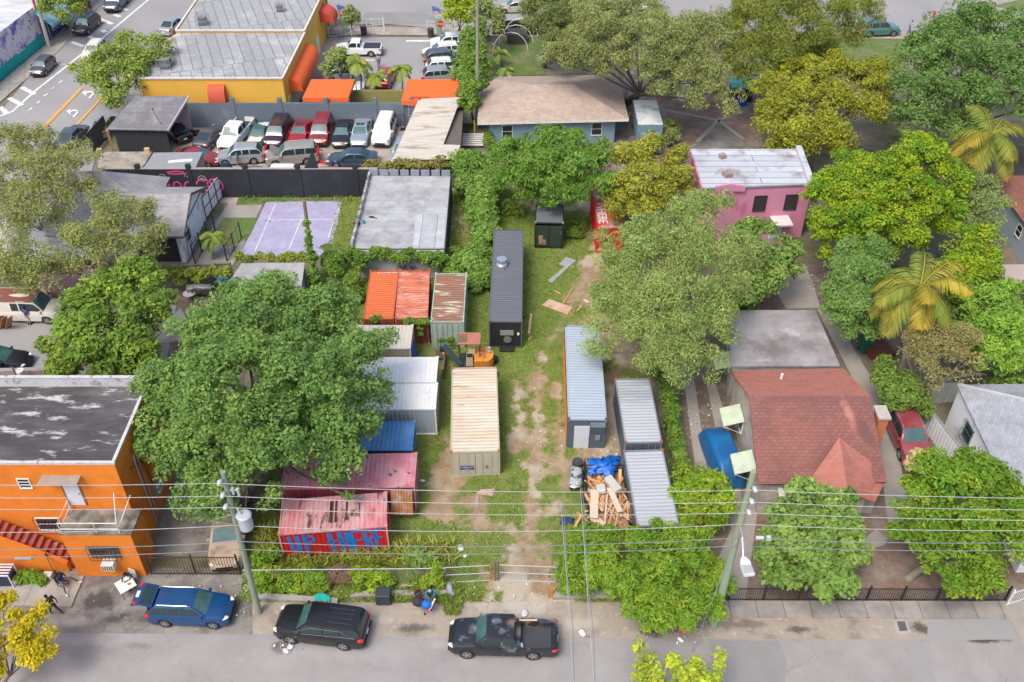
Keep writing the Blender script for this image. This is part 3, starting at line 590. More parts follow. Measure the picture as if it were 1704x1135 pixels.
mb.poly([(k.x - .5, BWY - .02, 3.07), (k.x + .75, BWY - .02, 3.07), (k.x + .45, BWY - .02, 4.9)]); mb.poly([(k.x + .45, BWY + .08, 4.9), (k.x + .75, BWY + .08, 3.07), (k.x - .5, BWY + .08, 3.07)]); mb.poly([(k.x - .5, BWY - .02, 3.07), (k.x + .45, BWY - .02, 4.9), (k.x + .45, BWY + .08, 4.9), (k.x - .5, BWY + .08, 3.07)]); mb.build('sign_back', NAVY, bw)
PINK = mat('pink_spray', (.75, .06, .26), rough=.7, var=.1); CREAMS = mat('cream_spray', (.5, .44, .36), var=.1)
def stroke(mb, pts, w, y, wz=None):
 """painted band in the plane of the wall (x, z), a few mm thick"""
 n = len(pts); b = len(mb.v)
 for i, (x, z) in enumerate(pts):
  a = pts[max(i - 1, 0)]; c = pts[min(i + 1, n - 1)]; d = Vector((c[0] - a[0], c[1] - a[1])).normalized(); nx, nz = -d.y * w / 2, d.x * w / 2
  mb.v.append((x + nx, y, z + nz)); mb.v.append((x - nx, y, z - nz))
 for i in range(n - 1): mb.face((b + 2 * i, b + 2 * i + 1, b + 2 * i + 3, b + 2 * i + 2))
gy = BWY - .106; mb = MB(); x0 = P(300, 305, 1.6).x
arc = lambda cx_, cz, rx, rz, a0, a1, n=12: [(cx_ + rx * math.cos(R(a0 + (a1 - a0) * i / n)), cz + rz * math.sin(R(a0 + (a1 - a0) * i / n))) for i in range(n + 1)]
for s_ in (arc(x0 - .2, 2.65, .75, .14, 0, 360, 18), [(x0 - 2.6, 1.6), (x0 - 1.5, 1.68)], [(x0 - 2.0, 1.6), (x0 - 2.0, .6)], [(x0 - 1.1, 1.5), (x0 - 1.1, .6)], arc(x0 - .35, 1.2, .35, .5, 180, 0) + [(x0 + .0, .6)], arc(x0 + .7, 1.15, .42, .55, 180, 0) + [(x0 + 1.12, .6)],
   arc(x0 + 2.1, 1.15, .75, .85, 160, -180, 18), arc(x0 + 3.1, 1.3, .7, .7, 170, -60, 12), arc(x0 + 2.5, .9, .35, .35, 200, -120)): stroke(mb, s_, .13, gy)
mb.build('graffiti', PINK, bw)
mb = MB()
for cx_, cz in ((x0 - 3.6, 1.9), (x0 - 1.45, 2.15), (x0 + .9, 2.3), (x0 + 2.1, 2.0), (x0 + 3.4, 1.7)):
 stroke(mb, [(cx_ + (.05 + .022 * i) * math.cos(i * .6), cz + (.05 + .022 * i) * math.sin(i * .6)) for i in range(17)], .05, gy - .004)
stroke(mb, arc(x0 - 4.0, 1.6, .9, .75, 170, 20), .06, gy - .004); stroke(mb, [(x0 - 7.0 + .14 * i, 2.55 + .12 * math.sin(i * 2.1)) for i in range(11)], .04, gy)
mb.build('graffiti', CREAMS, bw)
SLATE = mat('slate_blue_wall', (.13, .165, .2), rough=.8, var=.08, vs=.8, c2=(.19, .22, .25), c2s=.6, c2t=.63, c2w=.08)
gw = thing('boundary_wall', 'slate blue block wall with stub posts behind the row of cars', 'wall', (-22, 90.6, 0))
GWY = 90.6; mb = MB(); mb.box((-22.0, GWY, 1.32), (23.6, .2, 2.64)); mb.build('wall_face', SLATE, gw)
for px in (386, 465, 542, 623, 684, 742):
 x = P(px, 165, 3).x; mb = MB(); mb.box((x, GWY + .01, 1.6), (.42, .34, 3.2)); mb.build('pilaster', SLATE, gw)
# ------------------------------------------------------------------ carport, sheds in the left corner of the car lot
cp = thing('carport', 'mauve garage with grey sloped roof and open side by the avenue', 'garage', P(245, 225))
zt, zb_ = 4.1, 2.7; rf = [P(177, 215, zb_), P(279, 217, zb_), P(314, 160, zt), P(224, 160, zt)]
mb = MB(); mb.slab(rf, .12); mb.build('roof', tiled('roll_roof_grey', (.165, .16, .175), .8, 1.0, 9, (1, 0, 0), (0, 1, 0), mortar=.03, c3=(.26, .255, .27), c3t=.58, c3s=.9), cp)
MAUVE = mat('mauve_wall', (.34, .25, .27), var=.1)
mb = MB(); a = Vector((rf[0].x + .5, rf[0].y + .4, 0)); b = Vector((rf[1].x - .3, rf[1].y + .4, 0)); c = Vector((rf[2].x - .3, rf[2].y - .3, 0)); d = Vector((rf[3].x + .6, rf[3].y - .3, 0))
mb.beam((a.x, a.y, 1.2), (b.x, b.y, 1.2), .15, 2.4); mb.build('front_wall', mat('charcoal_wall', (.025, .028, .033)), cp)
for i in range(8):
 q = a.lerp(b, i / 7 * .97 + .015); mb = MB(); mb.beam((q.x, q.y, 2.4), (q.x, q.y, 2.62), .18, .18); mb.build('post', MAUVE, cp)
mb = MB(); mb.prism([(c.x, c.y), (d.x, d.y), (d.x, d.y + .15), (c.x, c.y + .15)], 0, 3.9); mb.prism([(b.x - .1, b.y + 3.5), (c.x, c.y), (c.x - .15, c.y), (b.x - .25, b.y + 3.5)], 0, 2.9); mb.build('wall', MAUVE, cp)
mb = MB(); mb.beam(rf[1] + Vector((.02, 0, -.05)), rf[2] + Vector((.02, 0, -.05)), .08, .22); mb.build('fascia', mat('pale_fascia', (.55, .52, .52), var=.1), cp)
mb = MB(); k = P(270, 210, 2.75); mb.tube([k, k + Vector((-.6, .2, 1.7))], .04, 6); mb.ball(k + Vector((-.6, .2, 1.75)), .12); mb.build('vent_pipe', mat('rusty_pipe', (.2, .11, .08)), cp)
mb = MB(); mb.beam(P(178, 217, 2.6), P(188, 250, .1), .22, .1); single(mb, 'timber_plank', mat('yellow_timber', (.6, .38, .12), var=.15), 'yellow timber plank leaning beside the mauve garage corner', 'plank')
fn = thing('fence', 'charcoal ribbed metal fence between avenue and garage', 'fence', P(170, 238)); mb = MB()
q0, q1 = P(155, 256), P(181, 226); mb.corr(q0, q1 - q0, (0, 0, 2.2), (-.05, .02, 0), 24, 1); mb.corr(q0 + Vector((.08, 0, 0)), q1 - q0, (0, 0, 2.2), (.02, .0, 0), 24, 1); mb.build('panel', mat('charcoal_metal', (.06, .065, .075), rough=.5), fn)
mb = MB(); mb.beam(q0 + Vector((0, 0, 2.22)), q1 + Vector((0, 0, 2.22)), .1, .06); mb.build('top_rail', mat('charcoal_metal', (0, 0, 0)), fn)
s1 = thing('shed', 'small flat concrete roofed shed behind the black wall', 'shed', P(208, 268)); z = 2.6
r1 = [P(163, 279, z), P(236, 280, z), P(254, 252, z), P(165, 253, z)]
mb = MB(); mb.slab(r1, .2); mb.build('roof', mat('mossy_concrete', (.34, .3, .24), var=.2, c2=(.2, .17, .13), c2t=.55, c3=(.5, .46, .4), c3s=1.4, c3t=.62), s1); walls(s1, [(p.x, p.y) for p in [p + (Vector((-33, 79, p.z)) - p) * .06 for p in r1]], 0, z - .2, MAUVE)
s2 = thing('shed', 'mauve shed with smooth grey roof and white roof strip', 'shed', P(285, 268))
r2 = [P(238, 280, z), P(325, 279, z), P(337, 253, z), P(256, 254, z)]
mb = MB(); mb.slab(r2, .15); rr_ = mb.build('roof', mat('smooth_grey_roof', (.26, .27, .285), var=.1), s2); walls(s2, [(p.x, p.y) for p in [p + (Vector((-29, 79, p.z)) - p) * .05 for p in r2]], 0, z - .16, MAUVE)
mb = MB(); mb.slab([P(279, 271, z + .03), P(320, 268, z + .03), P(320, 264, z + .03), P(281, 267, z + .03)], .02); mb.build('roof_strip', WHITE, rr_)
for px, py in ((166, 252), (245, 251)):
 mb = MB(); mb.box(P(px, py, 2.75) , (.55, .3, .55), rz=.1, top=(.8, 1)); single(mb, 'wall_block', mat('yellow_foam', (.55, .4, .16), var=.2), 'worn yellow block on the %s corner of the concrete shed roof' % ('left' if px < 200 else 'right'), 'block')
# ------------------------------------------------------------------ yellow commercial building (top left)
YEL = mat('yellow_stucco', (.72, .41, .06), rough=.8, var=.05, vs=.6, c2=(.66, .37, .05), c2s=.5, c2t=.6, bump=.1)
yb = thing('shop_building', 'yellow shop building with silver flat roofs and orange awnings', 'building', (-31, 100, 0))
ROLL = tiled('silver_rolls', (.30, .303, .31), .62, 9.0, 1.05, (.94, .34, 0), (-.34, .94, 0), mortar=.07, c3=(.46, .47, .48), c3t=.6, c3s=.3, offset=.3)
y0 = 91.4; zL, zH = 4.85, 5.1
fr = P(468, 136, zL); bx = P(534, 18, zH); ml = P(498, 73, zL); lf = P(226, 138, zL); lb = P(290, 74, zL)
low = [(lf.x, y0), (fr.x, y0), (fr.x + .35, 103.0), (-37.0, 103.0), (-39.4, 96)]
walls(yb, low, 0, zL, YEL)
hi = [(-37.0, 103.02), (fr.x + .35, 103.02), (fr.x + .7, 116.5), (-33.0, 118.5), (-37.0, 112.5)]
walls(yb, hi, 0, zH, YEL, 'rear_wall')
mb = MB(); mb.prism([(p[0] + (.25 if p[0] < -30 else -.25), p[1] + .12) for p in low], zL, zL + .05); mb.build('roof', ROLL, yb)
mb = MB(); mb.prism([(p[0] + (.25 if p[0] < -30 else -.25), p[1] - .1 if p[1] > 105 else p[1] + .2) for p in hi], zH, zH + .05); mb.build('rear_roof', ROLL, yb)
mb = MB(); CAP = mat('pale_cap', (.58, .57, .56), var=.12, c2=(.35, .34, .33), c2t=.62)
def cap(pts, z):
 for i in range(len(pts) - 1): mb.beam((pts[i][0], pts[i][1], z + .006 * i), (pts[i + 1][0], pts[i + 1][1], z + .006 * i), .22, .14)
cap([low[4], low[0], low[1], low[2]], zL + .08); cap([hi[0], hi[1], hi[2], hi[3], hi[4], hi[0]], zH + .08); mb.build('roof_edge', CAP, yb)
for q, s_ in ((P(338, 40, zH + .1), .8), (P(466, 18, zH + .1), .65), (P(276, 112, zL + .1), .9)):
 u = MB(); u.box(q + Vector((0, 0, .55 * s_)), (1.0 * s_, 1.0 * s_, 1.0 * s_)); uo = u.build('roof_unit', mat('unit_grey', (.16, .17, .18), var=.2), yb)
 u = MB()
 for dx in (-1, 1):
  for dy in (-1, 1): u.beam(q + Vector((dx * .75 * s_, dy * .75 * s_, 0)), q + Vector((dx * .75 * s_, dy * .75 * s_, 1.25 * s_)), .05)
 for h in (.6, 1.25):
  for a, b in (((-1, -1), (1, -1)), ((1, -1), (1, 1)), ((1, 1), (-1, 1)), ((-1, 1), (-1, -1))): u.beam(q + Vector((a[0] * .75 * s_, a[1] * .75 * s_, h * s_)), q + Vector((b[0] * .75 * s_, b[1] * .75 * s_, h * s_)), .04)
 u.build('cage', GREYM, uo)
AWN = mat('orange_awning', (.78, .125, .022), rough=.7, var=.06, vs=1.5); AWN2 = mat('red_awning', (.55, .07, .045), rough=.7, var=.08)
def awning(par, A, B, s0, s1, z0, z1, dep, m, n=7):
 mb = MB()
 for i in range(n):
  a0 = math.pi / 2 * i / n; a1 = math.pi / 2 * (i + 1) / n
  p = [(math.cos(a), math.sin(a)) for a in (a0, a1)]
  mb.poly([wp(A, B, s0, z0 + (z1 - z0) * p[0][1], dep * p[0][0]), wp(A, B, s1, z0 + (z1 - z0) * p[0][1], dep * p[0][0]), wp(A, B, s1, z0 + (z1 - z0) * p[1][1], dep * p[1][0]), wp(A, B, s0, z0 + (z1 - z0) * p[1][1], dep * p[1][0])])
  for s_ in (s0, s1): mb.poly([wp(A, B, s_, z0, 0), wp(A, B, s_, z0 + (z1 - z0) * p[0][1], dep * p[0][0]), wp(A, B, s_, z0 + (z1 - z0) * p[1][1], dep * p[1][0])])
 wbox(mb, A, B, s0, s1, z0 - .25, z0 - .003, dep - .03, dep)
 return mb.build('awning', m, par)
RA, RB = (fr.x, y0), (fr.x + .35, 103.0)
RA2, RB2 = (fr.x + .35, 103.02), (fr.x + .7, 116.5)
awning(yb, RA, RB, 2.2, 11.4, 2.5, 3.8, 1.35, AWN); awning(yb, RA2, RB2, 8.0, 10.6, 2.9, 4.2, 1.7, AWN2)
awning(yb, (lf.x, y0), (fr.x, y0), 6.9, 8.6, 2.9, 4.3, .9, mat('faded_red_awning', (.5, .09, .05), var=.1))
mb = MB(); wbox(mb, RA, RB, 3.0, 11.0, 0, 2.4, 0, .03); mb.build('shutter', mat('grey_shutter', (.5, .5, .51), var=.1, vs=3), yb)
door(yb, RA, RB, .8, 1.7, 0, 2.2, WHITE); door(yb, RA2, RB2, 5.0, 6.0, 0, 2.2, WHITE)
# canopies, olive wall
def canopy(label, pts, z, zb2, posts_z):
 t = thing('canopy', label, 'canopy', P(*pts[0], 0)); q = [P(*pts[0], z), P(*pts[1], z), P(*pts[2], zb2), P(*pts[3], zb2)]
 mb = MB(); mb.slab(q, .05); mb.slab([q[0] + Vector((0, -.01, -.06)), q[1] + Vector((0, -.01, -.06)), q[1] + Vector((0, -.03, -.42)), q[0] + Vector((0, -.03, -.42))], .03)
 mb.slab([q[1] + Vector((.03, 0, -.06)), q[2] + Vector((.03, 0, -.06)), q[2] + Vector((.03, 0, -.4)), q[1] + Vector((.03, 0, -.4))], .03); mb.build('cloth', AWN, t)
 for p in q:
  mb = MB(); mb.tube([(p.x * .995, p.y, 0), (p.x * .995, p.y, p.z - .08)], .05, 6); mb.build('post', GREYM, t)
canopy('orange canopy beside the yellow shop, seen left of the small palms', [(503, 163), (579, 163), (590, 132), (518, 132)], 3.0, 3.4, 0)
canopy('larger orange canopy right of the small palms', [(668, 168), (758, 172), (765, 132), (678, 132)], 3.0, 3.6, 0)
mb = MB(); q = P(592, 172); q1 = P(668, 172); mb.box(((q.x + q1.x) / 2, P(630, 150, 2).y, 1.0), (q1.x - q.x + 2, .2, 2.0)); single(mb, 'garden_wall', mat('olive_paint', (.27, .25, .09), var=.08), 'olive green wall between the two orange canopies', 'wall')
# corrugated shed and brown strip
cs = thing('shed', 'rusting pale corrugated roof shed at the right of the car lot', 'shed', P(700, 260))
c0, c1, c2_, c3_ = P(652, 268, 2.6), P(748, 272, 2.6), P(747, 172, 3.2), P(697, 165, 3.2)
mb = MB(); mb.corr(c0, c3_ - c0, Vector((c1.x - c0.x, 0, .0)) * .8 + Vector((0, 0, .2)), (0, 0, 1), 42, .05); mb.build('roof', mat('weathered_corrugated', (.46, .43, .38), rough=.7, var=.12, vs=1, c2=(.3, .24, .18), c2s=.7, c2t=.58, c2w=.06, stretch=(.4, 2, 1)), cs)
mb = MB(); q = c0 + Vector(((c1.x - c0.x) * .8, 0, .2)); mb.corr(q, (c3_ - c0) * .22, Vector((1.6, 0, -.06)), (0, 0, 1), 9, .05); mb.build('roof', MATS['weathered_corrugated'], cs)
mb = MB(); mb.prism([(c0.x + .3, c0.y + .2), (c0.x + 3.2, c0.y + .2), (c3_.x + 3.2, c3_.y - .3), (c3_.x + .3, c3_.y - .3)], 0, 2.5); mb.build('wall', mat('dark_shed_wall', (.06, .06, .06), var=.2), cs)
bs_ = thing('store_room', 'narrow store with dirty brown flat roof beside corrugated shed', 'shed', P(752, 240))
mb = MB(); mb.slab([P(734, 248, 2.7), P(766, 250, 2.7), P(772, 174, 2.7), P(748, 176, 2.7)], .2); mb.build('roof', mat('dirty_brown_roof', (.12, .1, .085), var=.25, c2=(.36, .33, .3), c2s=1.2, c2t=.66, c2w=.03), bs_)
q = [P(736, 246, 2.7), P(764, 248, 2.7), P(770, 176, 2.7), P(749, 178, 2.7)]; mb = MB(); mb.prism([(p.x, p.y) for p in q], 0, 2.5); mb.build('wall', mat('slate_dark', (.05, .055, .06)), bs_)
# ------------------------------------------------------------------ tan hip-roof house
TAN = tiled('tan_shingles', (.42, .335, .275), .82, .18, .45, (1, 0, 0), (0, .85, .5), mortar=.02, c3=(.36, .28, .235), c3t=.55)
th = thing('house', 'blue grey house under a tan hipped shingle roof', 'house', (3, 92, 0)); ze, zr = 3.0, 4.7
e0, e1 = P(795, 205, ze), P(1046, 199, ze); e2, e3 = P(1027, 124, ze), P(800, 128, ze); r0, r1_ = P(886, 141, zr), P(953, 140, zr)
mb = MB()
for q in ([e0, e1, r1_, r0], [e1, e2, r1_], [e2, e3, r0, r1_], [e3, e0, r0]): mb.slab(q, .12)
mb.build('roof', TAN, th)
mb = MB()
for a, b in ((e0, e1), (e1, e2), (e3, e0)): mb.beam(a + Vector((0, 0, -.1)), b + Vector((0, 0, -.1)), .06, .18)
mb.build('fascia', WHITE, th)
BLUEG = mat('blue_grey_wall', (.2, .29, .36), rough=.8, var=.06); ins = .45
w0 = [(e0.x + 1.1, e0.y + .6), (e1.x - 1.2, e1.y + .6), (e2.x - .8, e2.y - .6), (e3.x + 1, e3.y - .6)]; walls(th, w0, 0, ze - .1, BLUEG)
for s0 in (1.3, 5.2, 6.3, 10.2): window(th, w0[0], w0[1], s0, s0 + .95, 1.1, 2.4, hbars=1)
# ------------------------------------------------------------------ pink house
PINKW = mat('pink_stucco', (.58, .235, .36), rough=.85, var=.06, vs=.8, c2=(.5, .15, .25), c2s=.9, c2t=.63, c2w=.05, stretch=(1, 1, .5))
ph = thing('house', 'pink stucco house with peeling white flat roof', 'house', (20.5, 76, 0)); pz = 5.2
WROOF = tiled('peeling_white_roof', (.47, .5, .55), .42, .95, 14, (1, 0, 0), (0, 1, 0), mortar=.05, c3=(.2, .12, .09), c3t=.635, c3s=.5, var=.07)
f0, f1 = P(1168, 315, pz), P(1352, 308, pz); g1, g0 = P(1330, 248, pz), P(1148, 248, pz)
walls(ph, [f0, f1, g1, g0], 0, pz, PINKW)
mb = MB(); mb.prism([(f0.x + .1, f0.y + .1), (f1.x - .1, f1.y + .1), (g1.x - .1, g1.y - .1), (g0.x + .1, g0.y - .1)], pz, pz + .06); mb.build('roof', WROOF, ph)
mb = MB(); mb.beam((f1.x - .15, f1.y + .1, pz + .25), (g1.x - .15, g1.y - .1, pz + .25), .5, .35); mb.build('parapet', SILVER, ph)
mb = MB(); mb.beam((f0.x, f0.y - .02, pz + .05), (f1.x - .3, f1.y - .02, pz + .05), .16, .12); mb.build('roof_edge', GREYM, ph)
mb = MB(); xa = P(1212, 314, pz).x; k = len(mb.v); yw = f0.y - .03
for y in (yw, yw + .2): mb.v += [(xa - 1.1, y, pz - .2), (xa + 1.4, y, pz - .2), (xa + 1.4, y, pz + .25), (xa + .1, y, pz + .5), (xa - 1.1, y, pz + .25)]
mb.face([k + i for i in range(5)]); mb.face([k + 5 + i for i in reversed(range(5))])
for i in range(5): mb.face((k + i, k + 5 + i, k + 5 + (i + 1) % 5, k + (i + 1) % 5))
mb.build('stepped_parapet', PINKW, ph)
for px in (1267, 1320):
 s_ = (P(px, 345, 3.6).x - f0.x); window(ph, f0, f1, s_ - .5, s_ + .5, 2.9, 4.3, frame=mat('dark_window_frame', (.04, .035, .035)), pane=mat('dark_louvre', (.035, .03, .03), var=.3, vs=8), hbars=1)
s_ = P(1300, 400, 1).x - f0.x; door(ph, f0, f1, s_ - .5, s_ + .4, 0, 2.0, mat('pale_blue_door', (.45, .52, .58)))
mb = MB(); wbox(mb, f0, f1, s_ - .8, s_ + .8, 2.15, 2.3, 0, 1.5); mb.build('door_canopy', mat('white_metal_hood', (.62, .61, .6), var=.15, c2=(.36, .24, .2), c2t=.62), ph)
for q, s_ in ((P(1202, 262, pz + .1), .5), (P(1210, 292, pz + .1), .7)):
 mb = MB(); mb.box(q + Vector((0, 0, .15)), (s_, s_, .35), rz=.4); mb.build('roof_vent', mat('rusty_vent', (.3, .22, .2), var=.3), ph)
# ------------------------------------------------------------------ red-roofed bungalow, with grey flat extension
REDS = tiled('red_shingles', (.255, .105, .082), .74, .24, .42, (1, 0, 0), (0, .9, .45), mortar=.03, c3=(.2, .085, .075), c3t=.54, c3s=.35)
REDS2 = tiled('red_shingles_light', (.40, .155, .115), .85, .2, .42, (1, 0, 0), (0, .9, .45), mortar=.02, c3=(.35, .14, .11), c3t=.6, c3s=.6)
for m_ in (REDS,): stain(m_, [sp(1412, 690, .5, 1.6, .2, (.46, .2, .16), .7, 4.5), sp(1440, 720, .7, 2.0, .3, (.13, .06, .055), .75, 4.2), sp(1330, 664, 5.5, .35, 0, (.17, .07, .06), .6, 4.9), sp(1370, 760, .5, 1.2, -.6, (.15, .07, .06), .6, 4)])
BEIGEW = mat('grey_cream_stucco', (.45, .42, .37), rough=.9, var=.15, vs=.8, c2=(.3, .27, .24), c2s=1, c2t=.57, c2w=.1, c3=(.07, .065, .06), c3s=.7, c3t=.7, c3w=.04)
rh = thing('house', 'bungalow with red shingle roof, brick chimney and mint green awnings', 'house', (19, 43, 0)); ze, zr = 3.2, 5.0
a0, a1, a2, a3 = P(1262, 806, ze), P(1476, 802, ze), P(1403, 613, ze), P(1216, 617, ze); k0, k1 = P(1246, 658, zr), P(1448, 658, zr)
mb = MB(); mb.slab([a0, a1, k1, k0], .14); mb.build('roof', REDS, rh)
mb = MB(); mb.slab([k0, k1, a2, a3], .14); mb.build('rear_roof', REDS2, rh)
wx0, wx1, wy0, wy1 = a0.x + .45, k1.x - .3, a0.y + .45, a3.y - .3
walls(rh, [(wx0, wy0), (wx1, wy0), (wx1, wy1), (wx0, wy1)], 0, ze - .25, BEIGEW)
mb = MB(); k = len(mb.v)
for x in (wx0, wx0 + .15): mb.v += [(x, wy0, ze - .26), (x, wy1, ze - .26), (x, k0.y, zr - .18)]
mb.face((k + 2, k + 1, k)); mb.face((k + 3, k + 4, k + 5)); mb.face((k, k + 1, k + 4, k + 3)); mb.face((k + 1, k + 2, k + 5, k + 4)); mb.face((k + 2, k, k + 3, k + 5)); mb.build('gable', BEIGEW, rh)
# front porch gable
pk = P(1397, 728, 4.75); pl, pr_ = P(1338, 812, 3.0), P(1478, 790, 3.0); pf, pg = P(1348, 838, 2.75), P(1456, 836, 2.75)
tip = Vector(((pf.x + pg.x) / 2, pf.y - .1, 3.95))
mb = MB(); mb.slab([pl, pf, tip, pk], .1); mb.slab([pk, tip, pg, pr_], .1); mb.build('porch_roof', REDS2, rh)
walls(rh, [(pf.x + .4, pf.y + .5), (pg.x - .4, pf.y + .5), (pg.x - .4, wy0), (pf.x + .4, wy0)], 0, 2.7, BEIGEW, 'porch_wall')
mb = MB(); mb.poly([(pf.x + .4, pf.y + .48, 2.7), (pg.x - .4, pf.y + .48, 2.7), (tip.x, pf.y + .48, 3.8)]); mb.build('porch_gable', mat('brown_gable', (.17, .08, .06)), rh)
WH2, LA, LB = None, (wx0, wy1), (wx0, wy0)
MINT = mat('mint_awning', (.5, .58, .45), rough=.6, var=.1, vs=1.5, c2=(.36, .4, .3), c2s=1.4, c2t=.6)
for py, dpx in ((688, 0), (766, 0)):
 ya = P(1238, py, 2.4).y; s_ = wy1 - ya; window(rh, LA, LB, s_ - .55, s_ + .55, 1.1, 2.2, frame=WHITE)
 mb = MB(); mb.slab([wp(LA, LB, s_ - .85, 2.5, .05), wp(LA, LB, s_ + .85, 2.5, .05), wp(LA, LB, s_ + .85, 2.05, 1.35), wp(LA, LB, s_ - .85, 2.05, 1.35)], .05); wbox(mb, LA, LB, s_ - .85, s_ + .85, 1.85, 2.0, 1.32, 1.35); aw = mb.build('awning', MINT, rh)
 for e in (-.8, .8): mb = MB(); mb.tube([wp(LA, LB, s_ + e, 2.4, .06), wp(LA, LB, s_ + e, 1.3, .04), wp(LA, LB, s_ + e, 1.95, 1.3)], .02, 5); mb.build('bracket', WHITE, aw)
window(rh, (wx0, wy0), (wx1, wy0), 1.3, 2.4, 1.1, 2.1)
mb = MB(); A_, B_ = (wx0, wy0), (wx1, wy0); mb.slab([wp(A_, B_, .95, 2.45, .05), wp(A_, B_, 2.65, 2.45, .05), wp(A_, B_, 2.65, 2.0, 1.1), wp(A_, B_, .95, 2.0, 1.1)], .05); mb.build('awning', MINT, rh)
mb = MB(); q = P(1218, 596, 2.2); mb.slab([(q.x - 1.3, q.y - 1, 2.0), (q.x, q.y - 1, 2.4), (q.x, q.y + .6, 2.4), (q.x - 1.3, q.y + .6, 2.0)], .05); mb.build('awning', MINT, rh)
BRICK = tiled('orange_brick', (.45, .15, .07), 1.5, .12, .3, (1, 1, 0), (0, 0, 1), mortar=.02)
q = P(1462, 690, 4.6); mb = MB(); mb.box((q.x + .2, q.y, 2.35), (.6, 1.0, 4.7)); ch = mb.build('chimney', BRICK, rh)
mb = MB(); mb.box((q.x + .2, q.y, 4.77), (.78, 1.2, .14)); mb.build('chimney_cap', mat('cap_concrete', (.42, .38, .33), var=.15), ch)
mb = MB(); mb.tube([P(1300, 630, 3.9), P(1300, 630, 3.9) + Vector((0, 0, .4))], .09, 8); mb.build('vent_pipe', WHITE, rh)
mb = MB(); mb.tube([P(1432, 768, 3.6), P(1447, 778, 3.45), P(1462, 790, 3.3)], [.04, .06, .03], 6); mb.build('loose_flashing', mat('bark_brown', (.16, .12, .08)), rh)
fx = thing('house_extension', 'flat roofed grey extension behind the red-roofed bungalow', 'building', (17.5, 53, 0)); fz = 3.0
b0, b1, b2, b3 = P(1216, 612, fz), P(1399, 611, fz), P(1357, 516, fz), P(1213, 516, fz)
walls(fx, [(b0.x + .2, b0.y + .25), (b1.x - .2, b1.y + .25), (b2.x - .2, b2.y - .2), (b3.x + .2, b3.y - .2)], 0, fz - .15, BEIGEW)
mb = MB(); mb.slab([b0 + Vector((0, .15, 0)), b1 + Vector((0, .15, 0)), b2, b3], .14); mb.build('roof', mat('grey_membrane', (.3, .29, .3), rough=.85, var=.14, vs=.5, c2=(.17, .155, .155), c2s=.3, c2t=.57, c2w=.1, c3=(.4, .39, .39), c3s=.5, c3t=.62, c3w=.08), fx)
# ------------------------------------------------------------------ white bungalow far right, and brown-roofed house above it
rw = thing('house', 'white bungalow with pale grey shingle roof at the right edge', 'house', (33, 42, 0))
PALE = tiled('pale_grey_shingles', (.33, .35, .38), .85, .2, .4, (.55, .83, 0), (.83, -.55, .3), mortar=.02, c3=(.27, .28, .3), c3t=.55, c3s=.5)
c0 = P(1592, 640, 3.6); c1 = P(1712, 850, 3.6); rdg = P(1704, 671, 5.2); rdg = Vector((c0.x + 5.5, c0.y - 4.2, 5.2)); c1 = Vector((c0.x + .0, c0.y - 12.5, 3.6)); c1.x = P(1700, 838, 3.6).x * .0 + c0.x - .35
mb = MB(); mb.slab([c0, c1, Vector((rdg.x, c1.y + 1, 5.2)), rdg], .12); mb.slab([c0, rdg, Vector((rdg.x + 8, rdg.y, 5.2)), Vector((c0.x + 16, c0.y + .2, 3.6))], .12); mb.build('roof', PALE, rw)
mb = MB(); mb.beam(c0 + Vector((.1, 0, .02)), rdg, .22, .1); mb.build('ridge_cap', mat('ridge_pale', (.45, .46, .48), var=.08), rw)
walls(rw, [(c0.x + .12, c0.y - .25), (c0.x + 14, c0.y - .25), (c0.x + 14, c1.y), (c0.x + .1, c1.y)], 0, 3.45, WSTUC)
A_, B_ = (c0.x + .12, c0.y - .25), (c0.x + .1, c1.y)
for s_ in (2.3, 6.2): window(rw, A_, B_, s_, s_ + 1.0, 1.5, 2.7, frame=mat('green_frame', (.12, .2, .17)), grille=mat('green_iron', (.03, .055, .045)))
bh = thing('house', 'grey blue house with reddish brown shingle roof at right edge', 'house', (43, 70, 0))
d0, d1, d2_ = P(1646, 292, 3.2), P(1760, 420, 3.2), P(1850, 300, 5.0); d3 = P(1646, 292, 3.2); rg0 = Vector((d0.x + 5, d0.y - 3, 4.8))
mb = MB(); mb.slab([d0, Vector((d0.x + .01, d0.y - 10, 3.2)), Vector((d0.x + 5, d0.y - 8, 4.8)), rg0], .12); mb.slab([d0, rg0, Vector((d0.x + 14, d0.y - 3, 4.8)), Vector((d0.x + 14, d0.y, 3.2))], .12)
mb.build('roof', tiled('red_brown_shingles', (.22, .095, .07), .8, .2, .45, (1, 0, 0), (0, .9, .4), c3=(.3, .13, .095), c3t=.55), bh); walls(bh, [(d0.x + .4, d0.y - .4), (d0.x + 12, d0.y - .4), (d0.x + 12, d0.y - 10), (d0.x + .4, d0.y - 10)], 0, 3.05, mat('pale_blue_wall', (.33, .4, .47), var=.06))
window(bh, (d0.x + .4, d0.y - .4), (d0.x + .4, d0.y - 10), 6.0, 6.8, 1.3, 2.3)
mb = MB(); mb.slab([P(1660, 470, .4), P(1720, 470, .4), P(1720, 440, .4), P(1666, 440, .4)], .3); single(mb, 'terrace', mat('pink_terrace', (.42, .34, .33), var=.1), 'low pink terrace slab beside the grey blue house', 'terrace')
